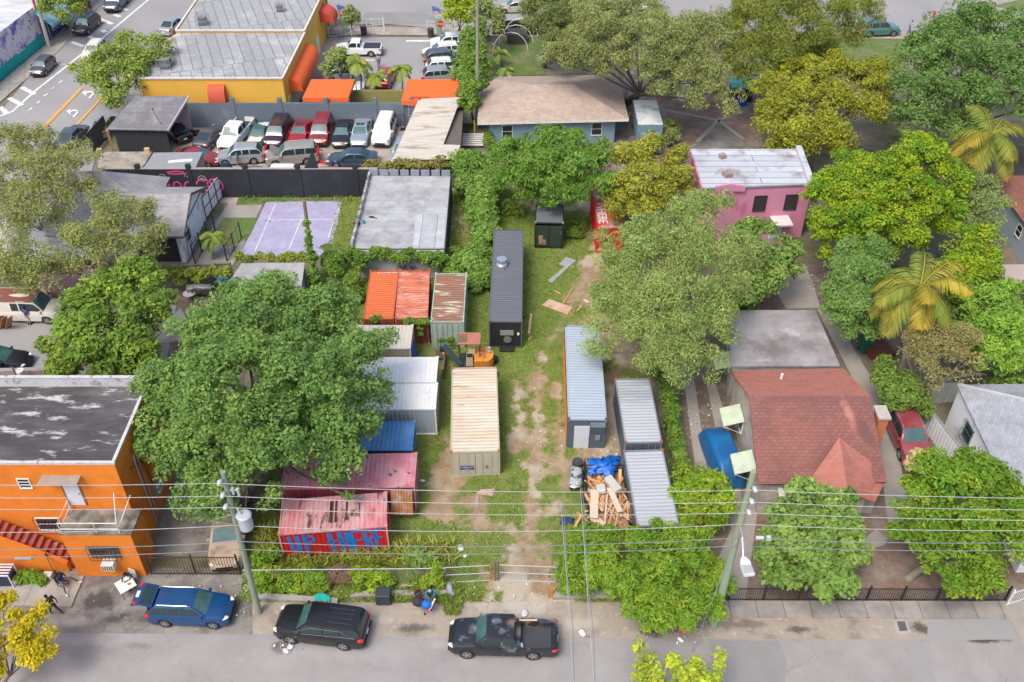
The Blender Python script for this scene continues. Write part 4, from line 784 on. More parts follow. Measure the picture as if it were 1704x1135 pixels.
# ------------------------------------------------------------------ grey flat roof building in the middle
cb = thing('flat_roof_building', 'black walled low building with silver coated flat roof by the court', 'building', (-10, 70, 0)); cz = 2.9
h0, h1, h2, h3 = P(583, 414, cz), P(741, 414, cz), P(751, 292, cz), P(614, 291, cz)
walls(cb, [(h0.x, h0.y), (h1.x, h1.y), (h2.x, h2.y), (h3.x, h3.y)], 0, cz - .12, mat('black_render', (.02, .021, .024), var=.2))
SILV2 = tiled('silver_roof_rolls', (.37, .375, .385), .82, 1.05, 7.5, (1, 0, 0), (0, 1, 0), mortar=.025, c3=(.22, .22, .225), c3t=.6, c3s=.5)
mb = MB(); mb.prism([(h0.x + .1, h0.y + .1), (h1.x - .08, h1.y + .1), (h2.x - .08, h2.y - .1), (h3.x + .1, h3.y - .1)], cz - .12, cz); rf_ = mb.build('roof', SILV2, cb)
mb = MB(); mb.prism([P(687, 412, cz), P(738, 412, cz), P(742, 357, cz), P(692, 357, cz)], cz, cz + .02); mb.build('roof_patch', tiled('patch_rolls', (.36, .39, .41), .45, 20, 1.25, (1, 0, 0), (0, 1, 0), mortar=.03, c3=(.46, .48, .49), c3t=.55), rf_)
SLATP = mat('lead_grey', (.24, .26, .31), rough=.5, var=.15); mb = MB(); n = 8
for i in range(n):
 p = h3.lerp(h2, i / n + .01); q = h3.lerp(h2, (i + 1) / n - .012); mb.beam((p.x, p.y - .1, cz + .3), (q.x, q.y - .1, cz + .3), .16, .55)
mb.build('parapet', SLATP, cb)
mb = MB()
for i in range(9):
 p = h3.lerp(h0, i / 9 + .008); q = h3.lerp(h0, (i + 1) / 9 - .01); mb.beam((p.x + .1, p.y, cz + .22), (q.x + .1, q.y, cz + .22), .2, .42)
mb.build('side_parapet', mat('flashing_brown', (.17, .15, .15), c2=(.4, .42, .45), c2t=.5, var=.2), cb)
mb = MB(); mb.box((h0.x + 3.9, h0.y + .05, 1.3), (h1.x - h0.x - .6, .14, 2.6)) if False else mb.beam((h0.x + .1, h0.y - .05, 1.38), (h1.x - .1, h1.y - .05, 1.38), .12, 2.76); mb.build('front_wall', mat('graffiti_grey_wall', (.42, .42, .44), var=.12, c2=(.1, .1, .13), c2s=1.1, c2t=.57, c2w=.04, c3=(.3, .2, .3), c3s=2, c3t=.65), cb)
mb = MB(); q = P(605, 372, cz); mb.tube([q, q + Vector((0, 0, .35))], .12, 8); mb.build('bucket', mat('teal_tin', (.02, .3, .38)), rf_)
mb = MB(); q = P(618, 362, cz); mb.tube([q + Vector((0, 0, .03)), q + Vector((.5, -.2, .06))], .04, 5); mb.ball(q + Vector((0, 0, .06)), (.25, .12, .06)); mb.build('rag', BLACKM, rf_); mb = MB(); mb.ball(P(594, 372, cz + .1), (.3, .3, .15)); mb.build('rag', BLACKM, rf_)
# low pale-roofed building below the court
lb_ = thing('outbuilding', 'low outbuilding with stained white roof under the big tree', 'building', (-16.5, 63, 0)); lz = 2.5
l0, l1, l2, l3 = P(378, 476, lz), P(500, 474, lz), P(505, 437, lz), P(404, 438, lz)
walls(lb_, [(l0.x, l0.y), (l1.x, l1.y), (l2.x, l2.y), (l3.x, l3.y)], 0, lz - .1, mat('grey_block', (.3, .3, .31), var=.15, c2=(.12, .12, .13), c2t=.57))
mb = MB(); mb.prism([(l0.x - .1, l0.y - .1), (l1.x + .1, l1.y - .1), (l2.x + .1, l2.y), (l3.x - .1, l3.y)], lz - .1, lz); mb.build('roof', mat('stained_white_roof', (.36, .36, .36), var=.15, c2=(.28, .27, .27), c2t=.55, c2s=.6), lb_)
# old wall with vines and low walls on the left
vw = thing('garden_wall', 'old grey block wall overgrown with vines left of the big tree', 'wall', P(320, 470)); q0, q1 = P(262, 480), P(392, 474)
mb = MB(); mb.beam((q0.x, q0.y, 1.1), (q1.x, q1.y, 1.1), .2, 2.2); mb.build('wall_face', mat('old_block', (.2, .18, .16), var=.25, c2=(.1, .09, .08), c2t=.5), vw)
lw = thing('garden_wall', 'cracked pinkish grey wall behind the orange building', 'wall', P(40, 640)); q0, q1 = P(-60, 648), P(110, 644)
mb = MB(); mb.beam((q0.x, q0.y, .9), (q1.x, q1.y, .9), .35, 1.8); mb.build('wall_face', mat('pinkish_wall', (.3, .25, .26), var=.15, c2=(.12, .1, .1), c2s=2, c2t=.62, c2w=.04), lw)
mb = MB(); q = P(36, 624, 1.9); mb.tube([q, q + Vector((0, 0, .45))], [.24, .28], 10); mb.build('bucket', WHITE, lw)
mb = MB(); q = P(30, 628, 1.8); mb.tube([q, q + Vector((-.1, 0, .8)), q + Vector((.3, 0, 1.0))], .05, 6); mb.build('bracket', BROWNM, lw)
# ------------------------------------------------------------------ mural shop top left
ms = thing('shop_building', 'flat roofed shop with purple and white mural and turquoise plinth', 'building', (-64, 112, 0)); mz = 4.3
m0, m1 = P(-60, 185), P(75, 74); dr_ = (m1 - m0).normalized(); nr = Vector((-dr_.y, dr_.x, 0)); m2 = m1 + dr_ * 9.5
base = [m0, m2, m2 + nr * 14, m0 + nr * 14]
walls(ms, base, 0, mz, mat('off_white_wall', (.55, .55, .56), var=.08))
mb = MB(); mb.prism([(p.x + nr.x * .3, p.y + nr.y * .3) if i < 2 else (p.x - nr.x * .3, p.y - nr.y * .3) for i, p in enumerate(base)], mz, mz + .05); mb.build('roof', mat('silver_white_roof', (.58, .59, .6), var=.12, vs=.4, c2=(.36, .37, .38), c2s=.25, c2t=.55, c2w=.12, stretch=(.5, 1.5, 1)), ms)
Lm = (m1 - m0).length
mb = MB(); wbox(mb, m0, m2, 0, Lm - .1, .02, 1.35, 0, .05); mb.build('plinth', mat('turquoise_plinth', (.01, .36, .34), var=.05), ms)
mb = MB(); wbox(mb, m0, m2, 0, Lm - .1, 1.355, mz + .25, 0, .04); mb.build('mural', mat('mural_paint', (.62, .6, .66), var=.08, c2=(.13, .13, .46), c2s=.6, c2t=.56, c2w=.02, c3=(.38, .3, .6), c3s=.9, c3t=.56, c3w=.02), ms)
window(ms, m0, m2, Lm - 5.6, Lm - 4.2, 1.3, 2.5)
mb = MB(); wbox(mb, m0, m2, Lm + .1, Lm + 5.5, 0, 2.5, 0, .04); mb.build('shopfront', mat('purple_front', (.09, .06, .16), var=.1), ms)
door(ms, m0, m2, Lm + .4, Lm + 1.5, .15, 2.3, GLASS); window(ms, m0, m2, Lm + 2.4, Lm + 4.4, .8, 2.2)
AWT = mat('turquoise_stripe', (.1, .56, .64)); AWM = mat('mauve_stripe', (.34, .26, .5)); mb = MB(); n = 11
for i in range(n):
 s0 = Lm - .3 + i * 6.0 / n; s1_ = s0 + 6.0 / n; mb.poly([wp(m0, m2, s0, 2.5, 1.8), wp(m0, m2, s1_, 2.5, 1.8), wp(m0, m2, s1_, 3.9, .05), wp(m0, m2, s0, 3.9, .05)], m=i % 2); mb.poly([wp(m0, m2, s0, 2.15, 1.8), wp(m0, m2, s1_, 2.15, 1.8), wp(m0, m2, s1_, 2.5, 1.8), wp(m0, m2, s0, 2.5, 1.8)], m=i % 2)
mb.build('awning', [AWT, AWM], ms)
mb = MB(); wbox(mb, m0, m2, Lm + .3, Lm + 2.2, 4.0, 6.8, -.1, .02); mb.build('sign_board', mat('red_banner', (.6, .05, .07), var=.1, c2=(.7, .4, .42), c2s=2.2, c2t=.56, c2w=.03), ms)
nb = thing('shop_building', 'orange red shop behind the avenue tree in the top left corner', 'building', (-57, 130, 0)); n0 = m2 + dr_ * .1; n1 = n0 + dr_ * 22
walls(nb, [n0, n1, n1 + nr * 12, n0 + nr * 12], 0, 4.2, mat('grey_blue_front', (.42, .44, .48), var=.08))
mb = MB(); mb.prism([(n0 + nr * .5), (n1 + nr * .5), (n1 + nr * 12), (n0 + nr * 12)], 4.2, 4.6); mb.build('roof', mat('coral_roof', (.52, .12, .06), var=.1), nb)
for i in range(4):
 mb = MB(); wbox(mb, n0, n1, 1.2 + i * 3, 2.0 + i * 3, 0, 2.4, 0, .06); mb.build('shutter', mat('ochre_shutter', (.55, .25, .03), var=.1), nb)
 window(nb, n0, n1, 2.4 + i * 3, 3.4 + i * 3, .8, 2.2)
# ------------------------------------------------------------------ shipping containers
def cmat(name, c, **k): return mat(name, c, rough=.55, **k)
def container(name, label, nl, nr, fl, z=2.6, roofm=None, sidem=None, framem=None, L=None, W=None, rib=.28, cat='container', group=None, doors='near', castm=None, doorm=None, rooflines=True, frontm=None, base_z=0.0):
 """nl, nr, fl: photo points of the near-left, near-right and far-left roof corners"""
 A, B, C = P(*nl, z), P(*nr, z), P(*fl, z)
 ex = (B - A); ex.z = 0; W = W or ex.length; ex.normalize(); ey = Vector((-ex.y, ex.x, 0))
 d = C - A; L = L or d.length; d.normalize()
 ey = (ey * 1.0 + d).normalized() if d.dot(ey) > .5 else d; ex = Vector((ey.y, -ey.x, 0))
 mid = (A + B) / 2; o = mid + ey * L / 2; rz = math.atan2(ex.y, ex.x)
 t = thing(name, label, cat, (o.x, o.y, base_z), rz, group)
 H = z - base_z; w, l = W / 2, L / 2; fm = framem or sidem; p = .09
 f = MB()
 for x in (-w + p / 2, w - p / 2):
  for y in (-l + p / 2, l - p / 2): f.box((x, y, H / 2), (p, p, H - .01))
  f.box((x, 0, H - .05), (p - .006, L - 2 * p, .1)); f.box((x, 0, .09), (p - .006, L - 2 * p, .16))
 for y in (-l + p / 2, l - p / 2): f.box((0, y, H - .06), (W - 2 * p, p - .006, .12)); f.box((0, y, .09), (W - 2 * p, p - .006, .16))
 f.build('frame', fm, t, local=True)
 r = MB(); r.corr((-w + .05, -l + .1, H - .048), (0, L - .2, 0), (W - .1, 0, 0), (0, 0, 1), max(8, int(L / rib)), .034)
 ro = r.build('roof', roofm or sidem, t, local=True)
 for sx in (-1, 1):
  s_ = MB(); s_.corr((sx * (w - .05), -l + .08, .15), (0, L - .16, 0), (0, 0, H - .25), (-sx * 1.0, 0, 0), max(8, int(L / rib)), .036); s_.build('side_panel', sidem, t, local=True)
 s_ = MB(); s_.corr((-w + .08, l - .05, .15), (W - .16, 0, 0), (0, 0, H - .25), (0, -1, 0), 9, .036); s_.build('end_panel', sidem, t, local=True)
 if doors == 'near':
  for sx in (-1, 1):
   dm = MB(); x0 = .012 if sx > 0 else -w + .1; x1 = w - .1 if sx > 0 else -.012
   dm.box(((x0 + x1) / 2, -l + .05, H / 2 - .0), (x1 - x0, .05, H - .34))
   for k in range(3): dm.box((x0 + (x1 - x0) * (k + .5) / 3, -l + .026, H / 2), ((x1 - x0) / 3 - .1, .03, H - .5))
   do = dm.build('door', doorm or sidem, t, local=True)
   for k in (.3, .72):
    b = MB(); b.tube([(x0 + (x1 - x0) * k, -l - .01, .2), (x0 + (x1 - x0) * k, -l - .01, H - .2)], .018, 6); bo = b.build('locking_bar', GALV if not frontm else frontm, do, local=True)
 else:
  s_ = MB(); s_.corr((-w + .08, -l + .05, .15), (W - .16, 0, 0), (0, 0, H - .25), (0, 1, 0), 9, .036); s_.build('end_panel', sidem, t, local=True)
 for x in (-w, w):
  for y in (-l, l):
   b = MB(); b.box((x * (1 - .06 / w), y * (1 - .07 / l), H + .005), (.16, .18, .11)); b.build('corner_casting', castm or fm, t, local=True)
 return t, H, W, L
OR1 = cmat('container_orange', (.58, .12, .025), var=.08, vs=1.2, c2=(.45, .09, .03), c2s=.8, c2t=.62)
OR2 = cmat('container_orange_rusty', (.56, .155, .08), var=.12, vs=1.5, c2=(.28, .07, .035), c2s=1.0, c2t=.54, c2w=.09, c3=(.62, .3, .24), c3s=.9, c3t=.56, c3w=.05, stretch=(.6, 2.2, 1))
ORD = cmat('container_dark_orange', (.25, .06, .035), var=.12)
CAST = mat('casting_rust', (.35, .12, .06), var=.2)
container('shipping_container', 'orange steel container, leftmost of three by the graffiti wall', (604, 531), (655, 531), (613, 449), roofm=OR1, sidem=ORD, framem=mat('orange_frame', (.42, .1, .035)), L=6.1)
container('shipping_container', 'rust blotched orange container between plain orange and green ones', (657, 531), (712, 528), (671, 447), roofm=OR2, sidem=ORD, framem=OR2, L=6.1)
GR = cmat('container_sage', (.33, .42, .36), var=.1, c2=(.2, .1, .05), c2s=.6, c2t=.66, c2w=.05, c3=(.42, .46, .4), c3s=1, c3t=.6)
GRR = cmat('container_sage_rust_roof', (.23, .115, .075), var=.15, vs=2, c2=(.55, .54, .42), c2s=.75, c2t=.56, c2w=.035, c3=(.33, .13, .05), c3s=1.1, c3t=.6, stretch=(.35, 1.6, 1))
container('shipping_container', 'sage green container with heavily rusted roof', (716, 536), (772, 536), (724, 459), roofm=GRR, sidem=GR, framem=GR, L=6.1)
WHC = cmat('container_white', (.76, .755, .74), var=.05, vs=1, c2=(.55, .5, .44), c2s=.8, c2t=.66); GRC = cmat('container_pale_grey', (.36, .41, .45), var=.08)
# containers lying left-right: near-left = right end seen from the yard; length runs to the left
def side_container(name, label, r_near, r_far, z, roofm, sidem, framem=None, L=6.1, skew=0.0, group=None, **k):
 A, B = P(*r_near, z), P(*r_far, z); W = (B - A).length; ey = Vector((-1, skew, 0)).normalized(); ex = Vector((ey.y, -ey.x, 0))
 # build through the same routine using points in the yard: near end is the right-hand end
 def px_of(v):
  d = v.y * _c - (v.z - CAM_H) * _s; up = v.y * _s + (v.z - CAM_H) * _c; return (CX + F_PX * v.x / d, CY - F_PX * up / d)
 nl, nr, fl = px_of(A), px_of(A + ex * W if ex.y > 0 else A - ex * W), px_of(A + ey * L)
 return container(name, label, nl, nr, fl, z=z, roofm=roofm, sidem=sidem, framem=framem, L=L, W=W, group=group, **k)
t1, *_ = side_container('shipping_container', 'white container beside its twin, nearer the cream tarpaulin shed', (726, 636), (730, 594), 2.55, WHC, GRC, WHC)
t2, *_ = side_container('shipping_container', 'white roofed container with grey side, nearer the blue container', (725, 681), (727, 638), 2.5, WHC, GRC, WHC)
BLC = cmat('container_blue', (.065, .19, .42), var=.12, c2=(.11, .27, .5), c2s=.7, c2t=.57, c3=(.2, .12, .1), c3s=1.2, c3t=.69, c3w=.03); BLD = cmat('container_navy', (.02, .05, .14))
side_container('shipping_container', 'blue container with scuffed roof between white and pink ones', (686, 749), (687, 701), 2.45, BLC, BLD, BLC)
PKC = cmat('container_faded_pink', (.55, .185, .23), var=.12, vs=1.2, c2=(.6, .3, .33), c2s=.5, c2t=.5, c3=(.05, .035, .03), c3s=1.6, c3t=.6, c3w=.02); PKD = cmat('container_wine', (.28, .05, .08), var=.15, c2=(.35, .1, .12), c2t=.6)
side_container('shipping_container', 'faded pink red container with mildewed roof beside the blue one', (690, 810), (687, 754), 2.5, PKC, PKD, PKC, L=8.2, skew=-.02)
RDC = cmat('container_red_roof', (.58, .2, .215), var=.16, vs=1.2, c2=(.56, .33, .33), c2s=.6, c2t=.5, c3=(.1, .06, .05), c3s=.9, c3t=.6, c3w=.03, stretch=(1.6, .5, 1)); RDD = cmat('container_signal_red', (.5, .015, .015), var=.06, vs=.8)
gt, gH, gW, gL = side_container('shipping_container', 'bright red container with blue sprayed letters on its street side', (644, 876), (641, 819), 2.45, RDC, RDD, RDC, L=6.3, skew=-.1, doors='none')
# blue letters: strokes standing 4 mm proud of the ribs on the street side (local -x or +x side that faces the street)
BLUEP = mat('blue_spray', (.01, .17, .52), rough=.6, var=.08)
sgn = 1 if (gt.rotation_euler.to_matrix() @ Vector((1, 0, 0))).y < 0 else -1
def letters():
 """u runs 0..1 left to right as read from the street, v 0..1 bottom to top"""
 lines = [([(.075, .93), (.105, .42), (.15, .3)], .22), ([(.165, .3), (.155, .93)], .26), ([(.24, .12), (.222, .95)], .24), ([(.225, .92), (.3, .86), (.315, .72), (.25, .6)], .2), ([(.42, .58), (.6, .66)], .13),
    ([(.49, .02), (.455, .95)], .27), ([(.575, .1), (.55, .97)], .25), ([(.535, .5), (.64, .5)], .17), ([(.645, .08), (.61, .95)], .24), ([(.685, .12), (.655, .93)], .25), ([(.66, .92), (.77, .95)], .17), ([(.68, .55), (.76, .6)], .15),
    ([(.8, .18), (.785, .95)], .23), ([(.79, .93), (.865, .9), (.875, .7), (.81, .58)], .17), ([(.82, .55), (.87, .2)], .17), ([(.89, .2), (.885, .95)], .22), ([(.89, .94), (.955, .95)], .16), ([(.89, .62), (.95, .64)], .14)]
 mb = MB(); x = sgn * (gW / 2 - .044); H_, L_ = gH, gL
 for pts, w in lines:
  b = len(mb.v); n = len(pts)
  q = [((u_ - .5) * L_ * .99, .06 + v_ * (H_ - .2)) for u_, v_ in pts]
  for i, (s_, z_) in enumerate(q):
   a = q[max(i - 1, 0)]; c = q[min(i + 1, n - 1)]; dd = Vector((c[0] - a[0], c[1] - a[1])).normalized(); nx, nz = -dd.y * w / 2, dd.x * w / 2
   for e in (1, -1):
    # reading direction: +s along local y depends on facing side
    yl = (s_ + nx * e) * (1 if sgn > 0 else -1); mb.v.append((x, yl, z_ + nz * e))
  for i in range(n - 1): mb.face((b + 2 * i, b + 2 * i + 1, b + 2 * i + 3, b + 2 * i + 2))
 mb.build('sprayed_letters', BLUEP, gt, local=True)
letters()
mb = MB()
for y_, w_ in ((-.15, .2), (.12, .12), (.75, .1), (1.5, .07)): mb.box((.1, y_ * sgn, gH + .006), (1.7 - abs(y_) * .4, w_, .01))
mb.build('rusted_gap', mat('rust_hole', (.035, .022, .02), c2=(.1, .05, .04), c2t=.55), gt, local=True)
mb = MB(); mb.corr(P(650, 812, 2.4) + Vector((0, -.1, 0)), Vector((1.35, 0, 0)), Vector((0, -.75, -1.5)), (0, -.9, .4), 8, .06); single(mb, 'metal_sheet', mat('rusty_sheet', (.34, .15, .06), c2=(.4, .38, .34), c2s=1.1, c2t=.55, c2w=.06), 'rusty corrugated sheet leaning on the pink container beside red one', 'sheet')
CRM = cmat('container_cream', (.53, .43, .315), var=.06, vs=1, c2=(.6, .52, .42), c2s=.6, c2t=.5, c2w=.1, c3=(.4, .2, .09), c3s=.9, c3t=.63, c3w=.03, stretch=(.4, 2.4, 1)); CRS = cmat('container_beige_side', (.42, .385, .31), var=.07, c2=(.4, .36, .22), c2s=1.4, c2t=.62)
bt, bH, bW, bL = container('storage_container', 'wide cream container with beige doors in the middle of the yard', (749, 753), (832, 751), (751, 612), z=2.35, roofm=CRM, sidem=CRS, framem=CRS, castm=CAST, rib=.3, frontm=CRS)
mb = MB(); mb.box((-.55, -bL / 2 - .035, .92), (.85, .02, .32)); so = mb.build('sign', mat('navy_sign', (.012, .045, .2), rough=.4, var=.05), bt, local=True)
mb = MB(); text_mesh('mobile mini', .17, (1, 0, 0), (0, 0, 1), (-.55, -bL / 2 - .052, .98), mb); text_mesh('800-456-1751', .085, (1, 0, 0), (0, 0, 1), (-.55, -bL / 2 - .052, .83), mb); mb.build('sign_lettering', WHITE, so, local=True)
mb = MB(); mb.box((.72, -bL / 2 - .035, .95), (.16, .02, .3)); mb.build('lock_box', mat('olive_grey', (.2, .18, .13)), bt, local=True)
CAN = mat('cream_sheet_metal', (.62, .57, .47), rough=.6, var=.06); CAS = mat('tan_sheet_metal', (.4, .35, .26), var=.08)
tt, tH, *_ = side_container('storage_container', 'short cream ribbed container draped with blue tarpaulin', (683, 580), (684, 541), 2.5, CAN, CAS, CAN, L=4.6)
TARP = mat('blue_tarp', (.008, .13, .52), rough=.45, var=.12, vs=2.5, bump=.4, bs=6)
def drape(name, label, cat, rows, m, group=None, parent=None, wob=.06, sub=4, thick=.02):
 """cloth sheet through a grid of points"""
 g = [[Vector(p) for p in r] for r in rows]; nr_, nc = (len(g) - 1) * sub + 1, (len(g[0]) - 1) * sub + 1; mb = MB(); rnd = random.Random(len(label) + nr_)
 for i in range(nr_):
  for j in range(nc):
   a, b = min(i // sub, len(g) - 2), min(j // sub, len(g[0]) - 2); u, v = i / sub - a, j / sub - b
   p = (g[a][b] * (1 - u) + g[a + 1][b] * u) * (1 - v) + (g[a][b + 1] * (1 - u) + g[a + 1][b + 1] * u) * v
   mb.v.append(tuple(p + Vector((rnd.uniform(-wob, wob), rnd.uniform(-wob, wob), rnd.uniform(-.2, 1) * wob))))
 for i in range(nr_ - 1):
  for j in range(nc - 1): mb.face((i * nc + j, i * nc + j + 1, (i + 1) * nc + j + 1, (i + 1) * nc + j))
 o = mb.build(name, m, parent, smooth=True) if parent is not None else single(mb, name, m, label, cat, group, smooth=True)
 md = o.modifiers.new('thickness', 'SOLIDIFY'); md.thickness = thick; md.offset = 1
 return o
drape('tarpaulin', 'blue tarpaulin hanging off the right end of the cream container', 'tarpaulin', [[P(684, 548, 2.4), P(683, 580, 2.4)], [P(688, 568, 1.3), P(688, 592, 1.3)], [P(695, 588, .15), P(694, 600, .15)]], TARP)
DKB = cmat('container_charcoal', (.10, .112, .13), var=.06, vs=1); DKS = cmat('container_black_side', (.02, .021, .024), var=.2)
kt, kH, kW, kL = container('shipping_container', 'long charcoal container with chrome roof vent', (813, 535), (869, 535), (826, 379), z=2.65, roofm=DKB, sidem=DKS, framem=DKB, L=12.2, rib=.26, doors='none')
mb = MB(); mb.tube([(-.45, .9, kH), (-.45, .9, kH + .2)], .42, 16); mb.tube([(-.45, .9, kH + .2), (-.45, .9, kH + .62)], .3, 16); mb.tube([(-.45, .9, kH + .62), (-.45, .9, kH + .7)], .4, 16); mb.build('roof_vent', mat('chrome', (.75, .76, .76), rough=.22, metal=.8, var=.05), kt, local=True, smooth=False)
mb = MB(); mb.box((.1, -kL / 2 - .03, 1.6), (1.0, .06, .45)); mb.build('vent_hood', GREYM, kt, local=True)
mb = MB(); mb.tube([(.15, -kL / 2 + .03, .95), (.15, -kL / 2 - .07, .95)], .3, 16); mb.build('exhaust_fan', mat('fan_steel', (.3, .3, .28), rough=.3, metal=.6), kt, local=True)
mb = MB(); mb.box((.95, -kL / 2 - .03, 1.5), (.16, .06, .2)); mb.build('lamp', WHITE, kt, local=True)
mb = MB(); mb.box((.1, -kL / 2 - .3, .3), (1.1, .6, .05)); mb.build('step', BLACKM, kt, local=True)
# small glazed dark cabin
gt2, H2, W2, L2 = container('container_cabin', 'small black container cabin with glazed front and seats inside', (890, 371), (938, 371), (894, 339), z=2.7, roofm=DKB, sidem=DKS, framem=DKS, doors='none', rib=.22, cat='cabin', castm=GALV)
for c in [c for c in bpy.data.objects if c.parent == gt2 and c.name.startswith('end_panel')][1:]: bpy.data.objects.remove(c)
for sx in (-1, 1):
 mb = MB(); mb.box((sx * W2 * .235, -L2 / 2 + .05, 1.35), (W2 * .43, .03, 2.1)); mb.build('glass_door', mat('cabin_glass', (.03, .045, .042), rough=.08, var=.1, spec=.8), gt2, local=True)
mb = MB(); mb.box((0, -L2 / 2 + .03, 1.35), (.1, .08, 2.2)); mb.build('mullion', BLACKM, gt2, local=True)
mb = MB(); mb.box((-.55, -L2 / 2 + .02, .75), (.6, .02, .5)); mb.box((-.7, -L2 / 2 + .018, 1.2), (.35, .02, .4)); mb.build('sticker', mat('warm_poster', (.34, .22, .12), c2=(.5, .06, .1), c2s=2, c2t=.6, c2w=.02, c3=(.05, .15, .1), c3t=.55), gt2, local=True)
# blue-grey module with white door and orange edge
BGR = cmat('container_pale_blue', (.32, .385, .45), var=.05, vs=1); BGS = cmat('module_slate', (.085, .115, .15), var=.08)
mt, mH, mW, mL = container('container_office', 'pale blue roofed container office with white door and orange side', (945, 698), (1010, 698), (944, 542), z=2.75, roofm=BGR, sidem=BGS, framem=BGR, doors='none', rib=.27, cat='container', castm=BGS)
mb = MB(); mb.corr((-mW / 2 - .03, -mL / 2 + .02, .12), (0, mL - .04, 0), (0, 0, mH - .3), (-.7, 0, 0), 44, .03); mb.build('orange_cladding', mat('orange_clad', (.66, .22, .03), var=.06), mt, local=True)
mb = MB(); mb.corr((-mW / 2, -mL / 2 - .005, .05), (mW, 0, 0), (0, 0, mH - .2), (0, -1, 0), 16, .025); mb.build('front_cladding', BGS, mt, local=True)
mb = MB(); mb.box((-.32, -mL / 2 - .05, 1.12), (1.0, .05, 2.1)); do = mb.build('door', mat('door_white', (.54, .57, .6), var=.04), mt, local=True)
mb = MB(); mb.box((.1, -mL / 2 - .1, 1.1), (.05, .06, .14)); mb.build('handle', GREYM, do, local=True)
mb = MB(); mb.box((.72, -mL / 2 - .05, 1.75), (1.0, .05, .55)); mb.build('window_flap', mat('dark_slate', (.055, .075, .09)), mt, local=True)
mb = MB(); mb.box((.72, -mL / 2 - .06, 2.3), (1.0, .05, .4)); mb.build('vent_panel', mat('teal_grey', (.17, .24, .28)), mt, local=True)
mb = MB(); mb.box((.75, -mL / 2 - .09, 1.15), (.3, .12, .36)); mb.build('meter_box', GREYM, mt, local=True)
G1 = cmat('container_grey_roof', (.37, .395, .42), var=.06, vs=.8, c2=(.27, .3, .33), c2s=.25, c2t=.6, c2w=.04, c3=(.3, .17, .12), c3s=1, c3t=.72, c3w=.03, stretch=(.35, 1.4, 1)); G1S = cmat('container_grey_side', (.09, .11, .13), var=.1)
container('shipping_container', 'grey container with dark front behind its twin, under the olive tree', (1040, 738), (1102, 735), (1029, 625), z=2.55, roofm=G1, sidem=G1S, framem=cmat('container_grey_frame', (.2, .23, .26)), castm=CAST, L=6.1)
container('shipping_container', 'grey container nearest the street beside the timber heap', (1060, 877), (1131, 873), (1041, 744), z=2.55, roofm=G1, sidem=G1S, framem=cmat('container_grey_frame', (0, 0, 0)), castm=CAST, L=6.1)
# red container with white letters under the trees
rt, rH, rW, rL = container('shipping_container', 'red container with white letters half hidden under the yellow tree', (994, 380), (1040, 380), (985, 332), z=2.6, roofm=mat('red_brown_roof', (.4, .3, .24), var=.2, c2=(.5, .03, .03), c2s=.4, c2t=.5), sidem=cmat('container_letter_red', (.55, .02, .025), var=.06), L=6.1)
mb = MB(); text_mesh('A  WHERE', 1.1, (0, -1, 0), (1, 0, 0), (-rW / 2 + .55, -.1, rH + .01), mb, spread=.85); mb.build('white_letters', WHITE, rt, local=True)
# lettering on orange container roofs
t_ = [o for o in bpy.data.objects if o.get('label', '').startswith('orange steel')][0]
mb = MB(); text_mesh('A HAMBURG', .27, (1, 0, 0), (0, 1, 0), (.25, 2.75, 2.61), mb); text_mesh('40 02 1264 5', .2, (1, 0, 0), (0, 1, 0), (-.1, -2.7, 2.61), mb); mb.build('roof_lettering', WHITE, t_, local=True)
# ------------------------------------------------------------------ excavator behind the cream container
ex = thing('excavator', 'yellow mini excavator with rusty canopy behind the cream container', 'excavator', P(790, 612))
EY = mat('machine_yellow', (.62, .25, .03), rough=.55, var=.12, c2=(.32, .12, .04), c2s=1.5, c2t=.6); q = P(795, 616, 0)
TRK = mat('track_rubber', (.035, .033, .032), rough=.9, var=.2)
def exl(x, y, z): return (q.x + x, q.y + y, z)
for s_ in (-1, 1):
 mb = MB(); n = 14; pts = [(1.3 * math.cos(2 * math.pi * i / n) * (1 if abs(math.cos(2 * math.pi * i / n)) < .99 else 1), .36 + .36 * math.sin(2 * math.pi * i / n)) for i in range(n)]
 k = len(mb.v)
 for y in (s_ * .8 - .25, s_ * .8 + .25):
  for x, z in pts: mb.v.append(exl(x + .2, y, z))
 mb.face([k + i for i in range(n)]); mb.face([k + n + i for i in reversed(range(n))])
 for i in range(n): mb.face((k + i, k + n + i, k + n + (i + 1) % n, k + (i + 1) % n))
 mb.build('track', TRK, ex)
mb = MB(); n = 12; hp = [(-.2, -.82)] + [(.55 + .62 * math.cos(R(-80 + 160 * i / n)), .82 * math.sin(R(-80 + 160 * i / n))) for i in range(n + 1)] + [(-.2, .82)]
mb.prism([(q.x + x, q.y + y) for x, y in hp], .78, 1.55); mb.build('engine_hood', EY, ex)
mb = MB(); mb.box(exl(.35, 0, 1.58), (.55, .8, .06)); mb.build('hatch', mat('rusty_orange', (.5, .17, .04), var=.2, c2=(.22, .09, .05), c2t=.55), ex)
mb = MB(); mb.tube([exl(.85, .4, 1.55), exl(.85, .4, 1.85)], .14, 10); mb.tube([exl(.85, .12, 1.55), exl(.85, .12, 1.75)], .13, 10); mb.build('filter', GALV, ex)
mb = MB(); mb.box(exl(-.7, 0, .85), (1.2, 1.7, .14)); mb.build('platform', TRK, ex)
mb = MB(); mb.box(exl(-.55, -.3, 1.3), (.55, .6, .8), top=(.8, .9)); mb.box(exl(-.4, .1, 1.55), (.5, .25, .7)); mb.build('seat_box', mat('machine_cream', (.5, .42, .26), var=.15), ex)
mb = MB(); mb.box(exl(-.55, -.35, 1.72), (.4, .4, .06)); mb.build('seat', BLACKM, ex)
mb = MB(); z = 2.75
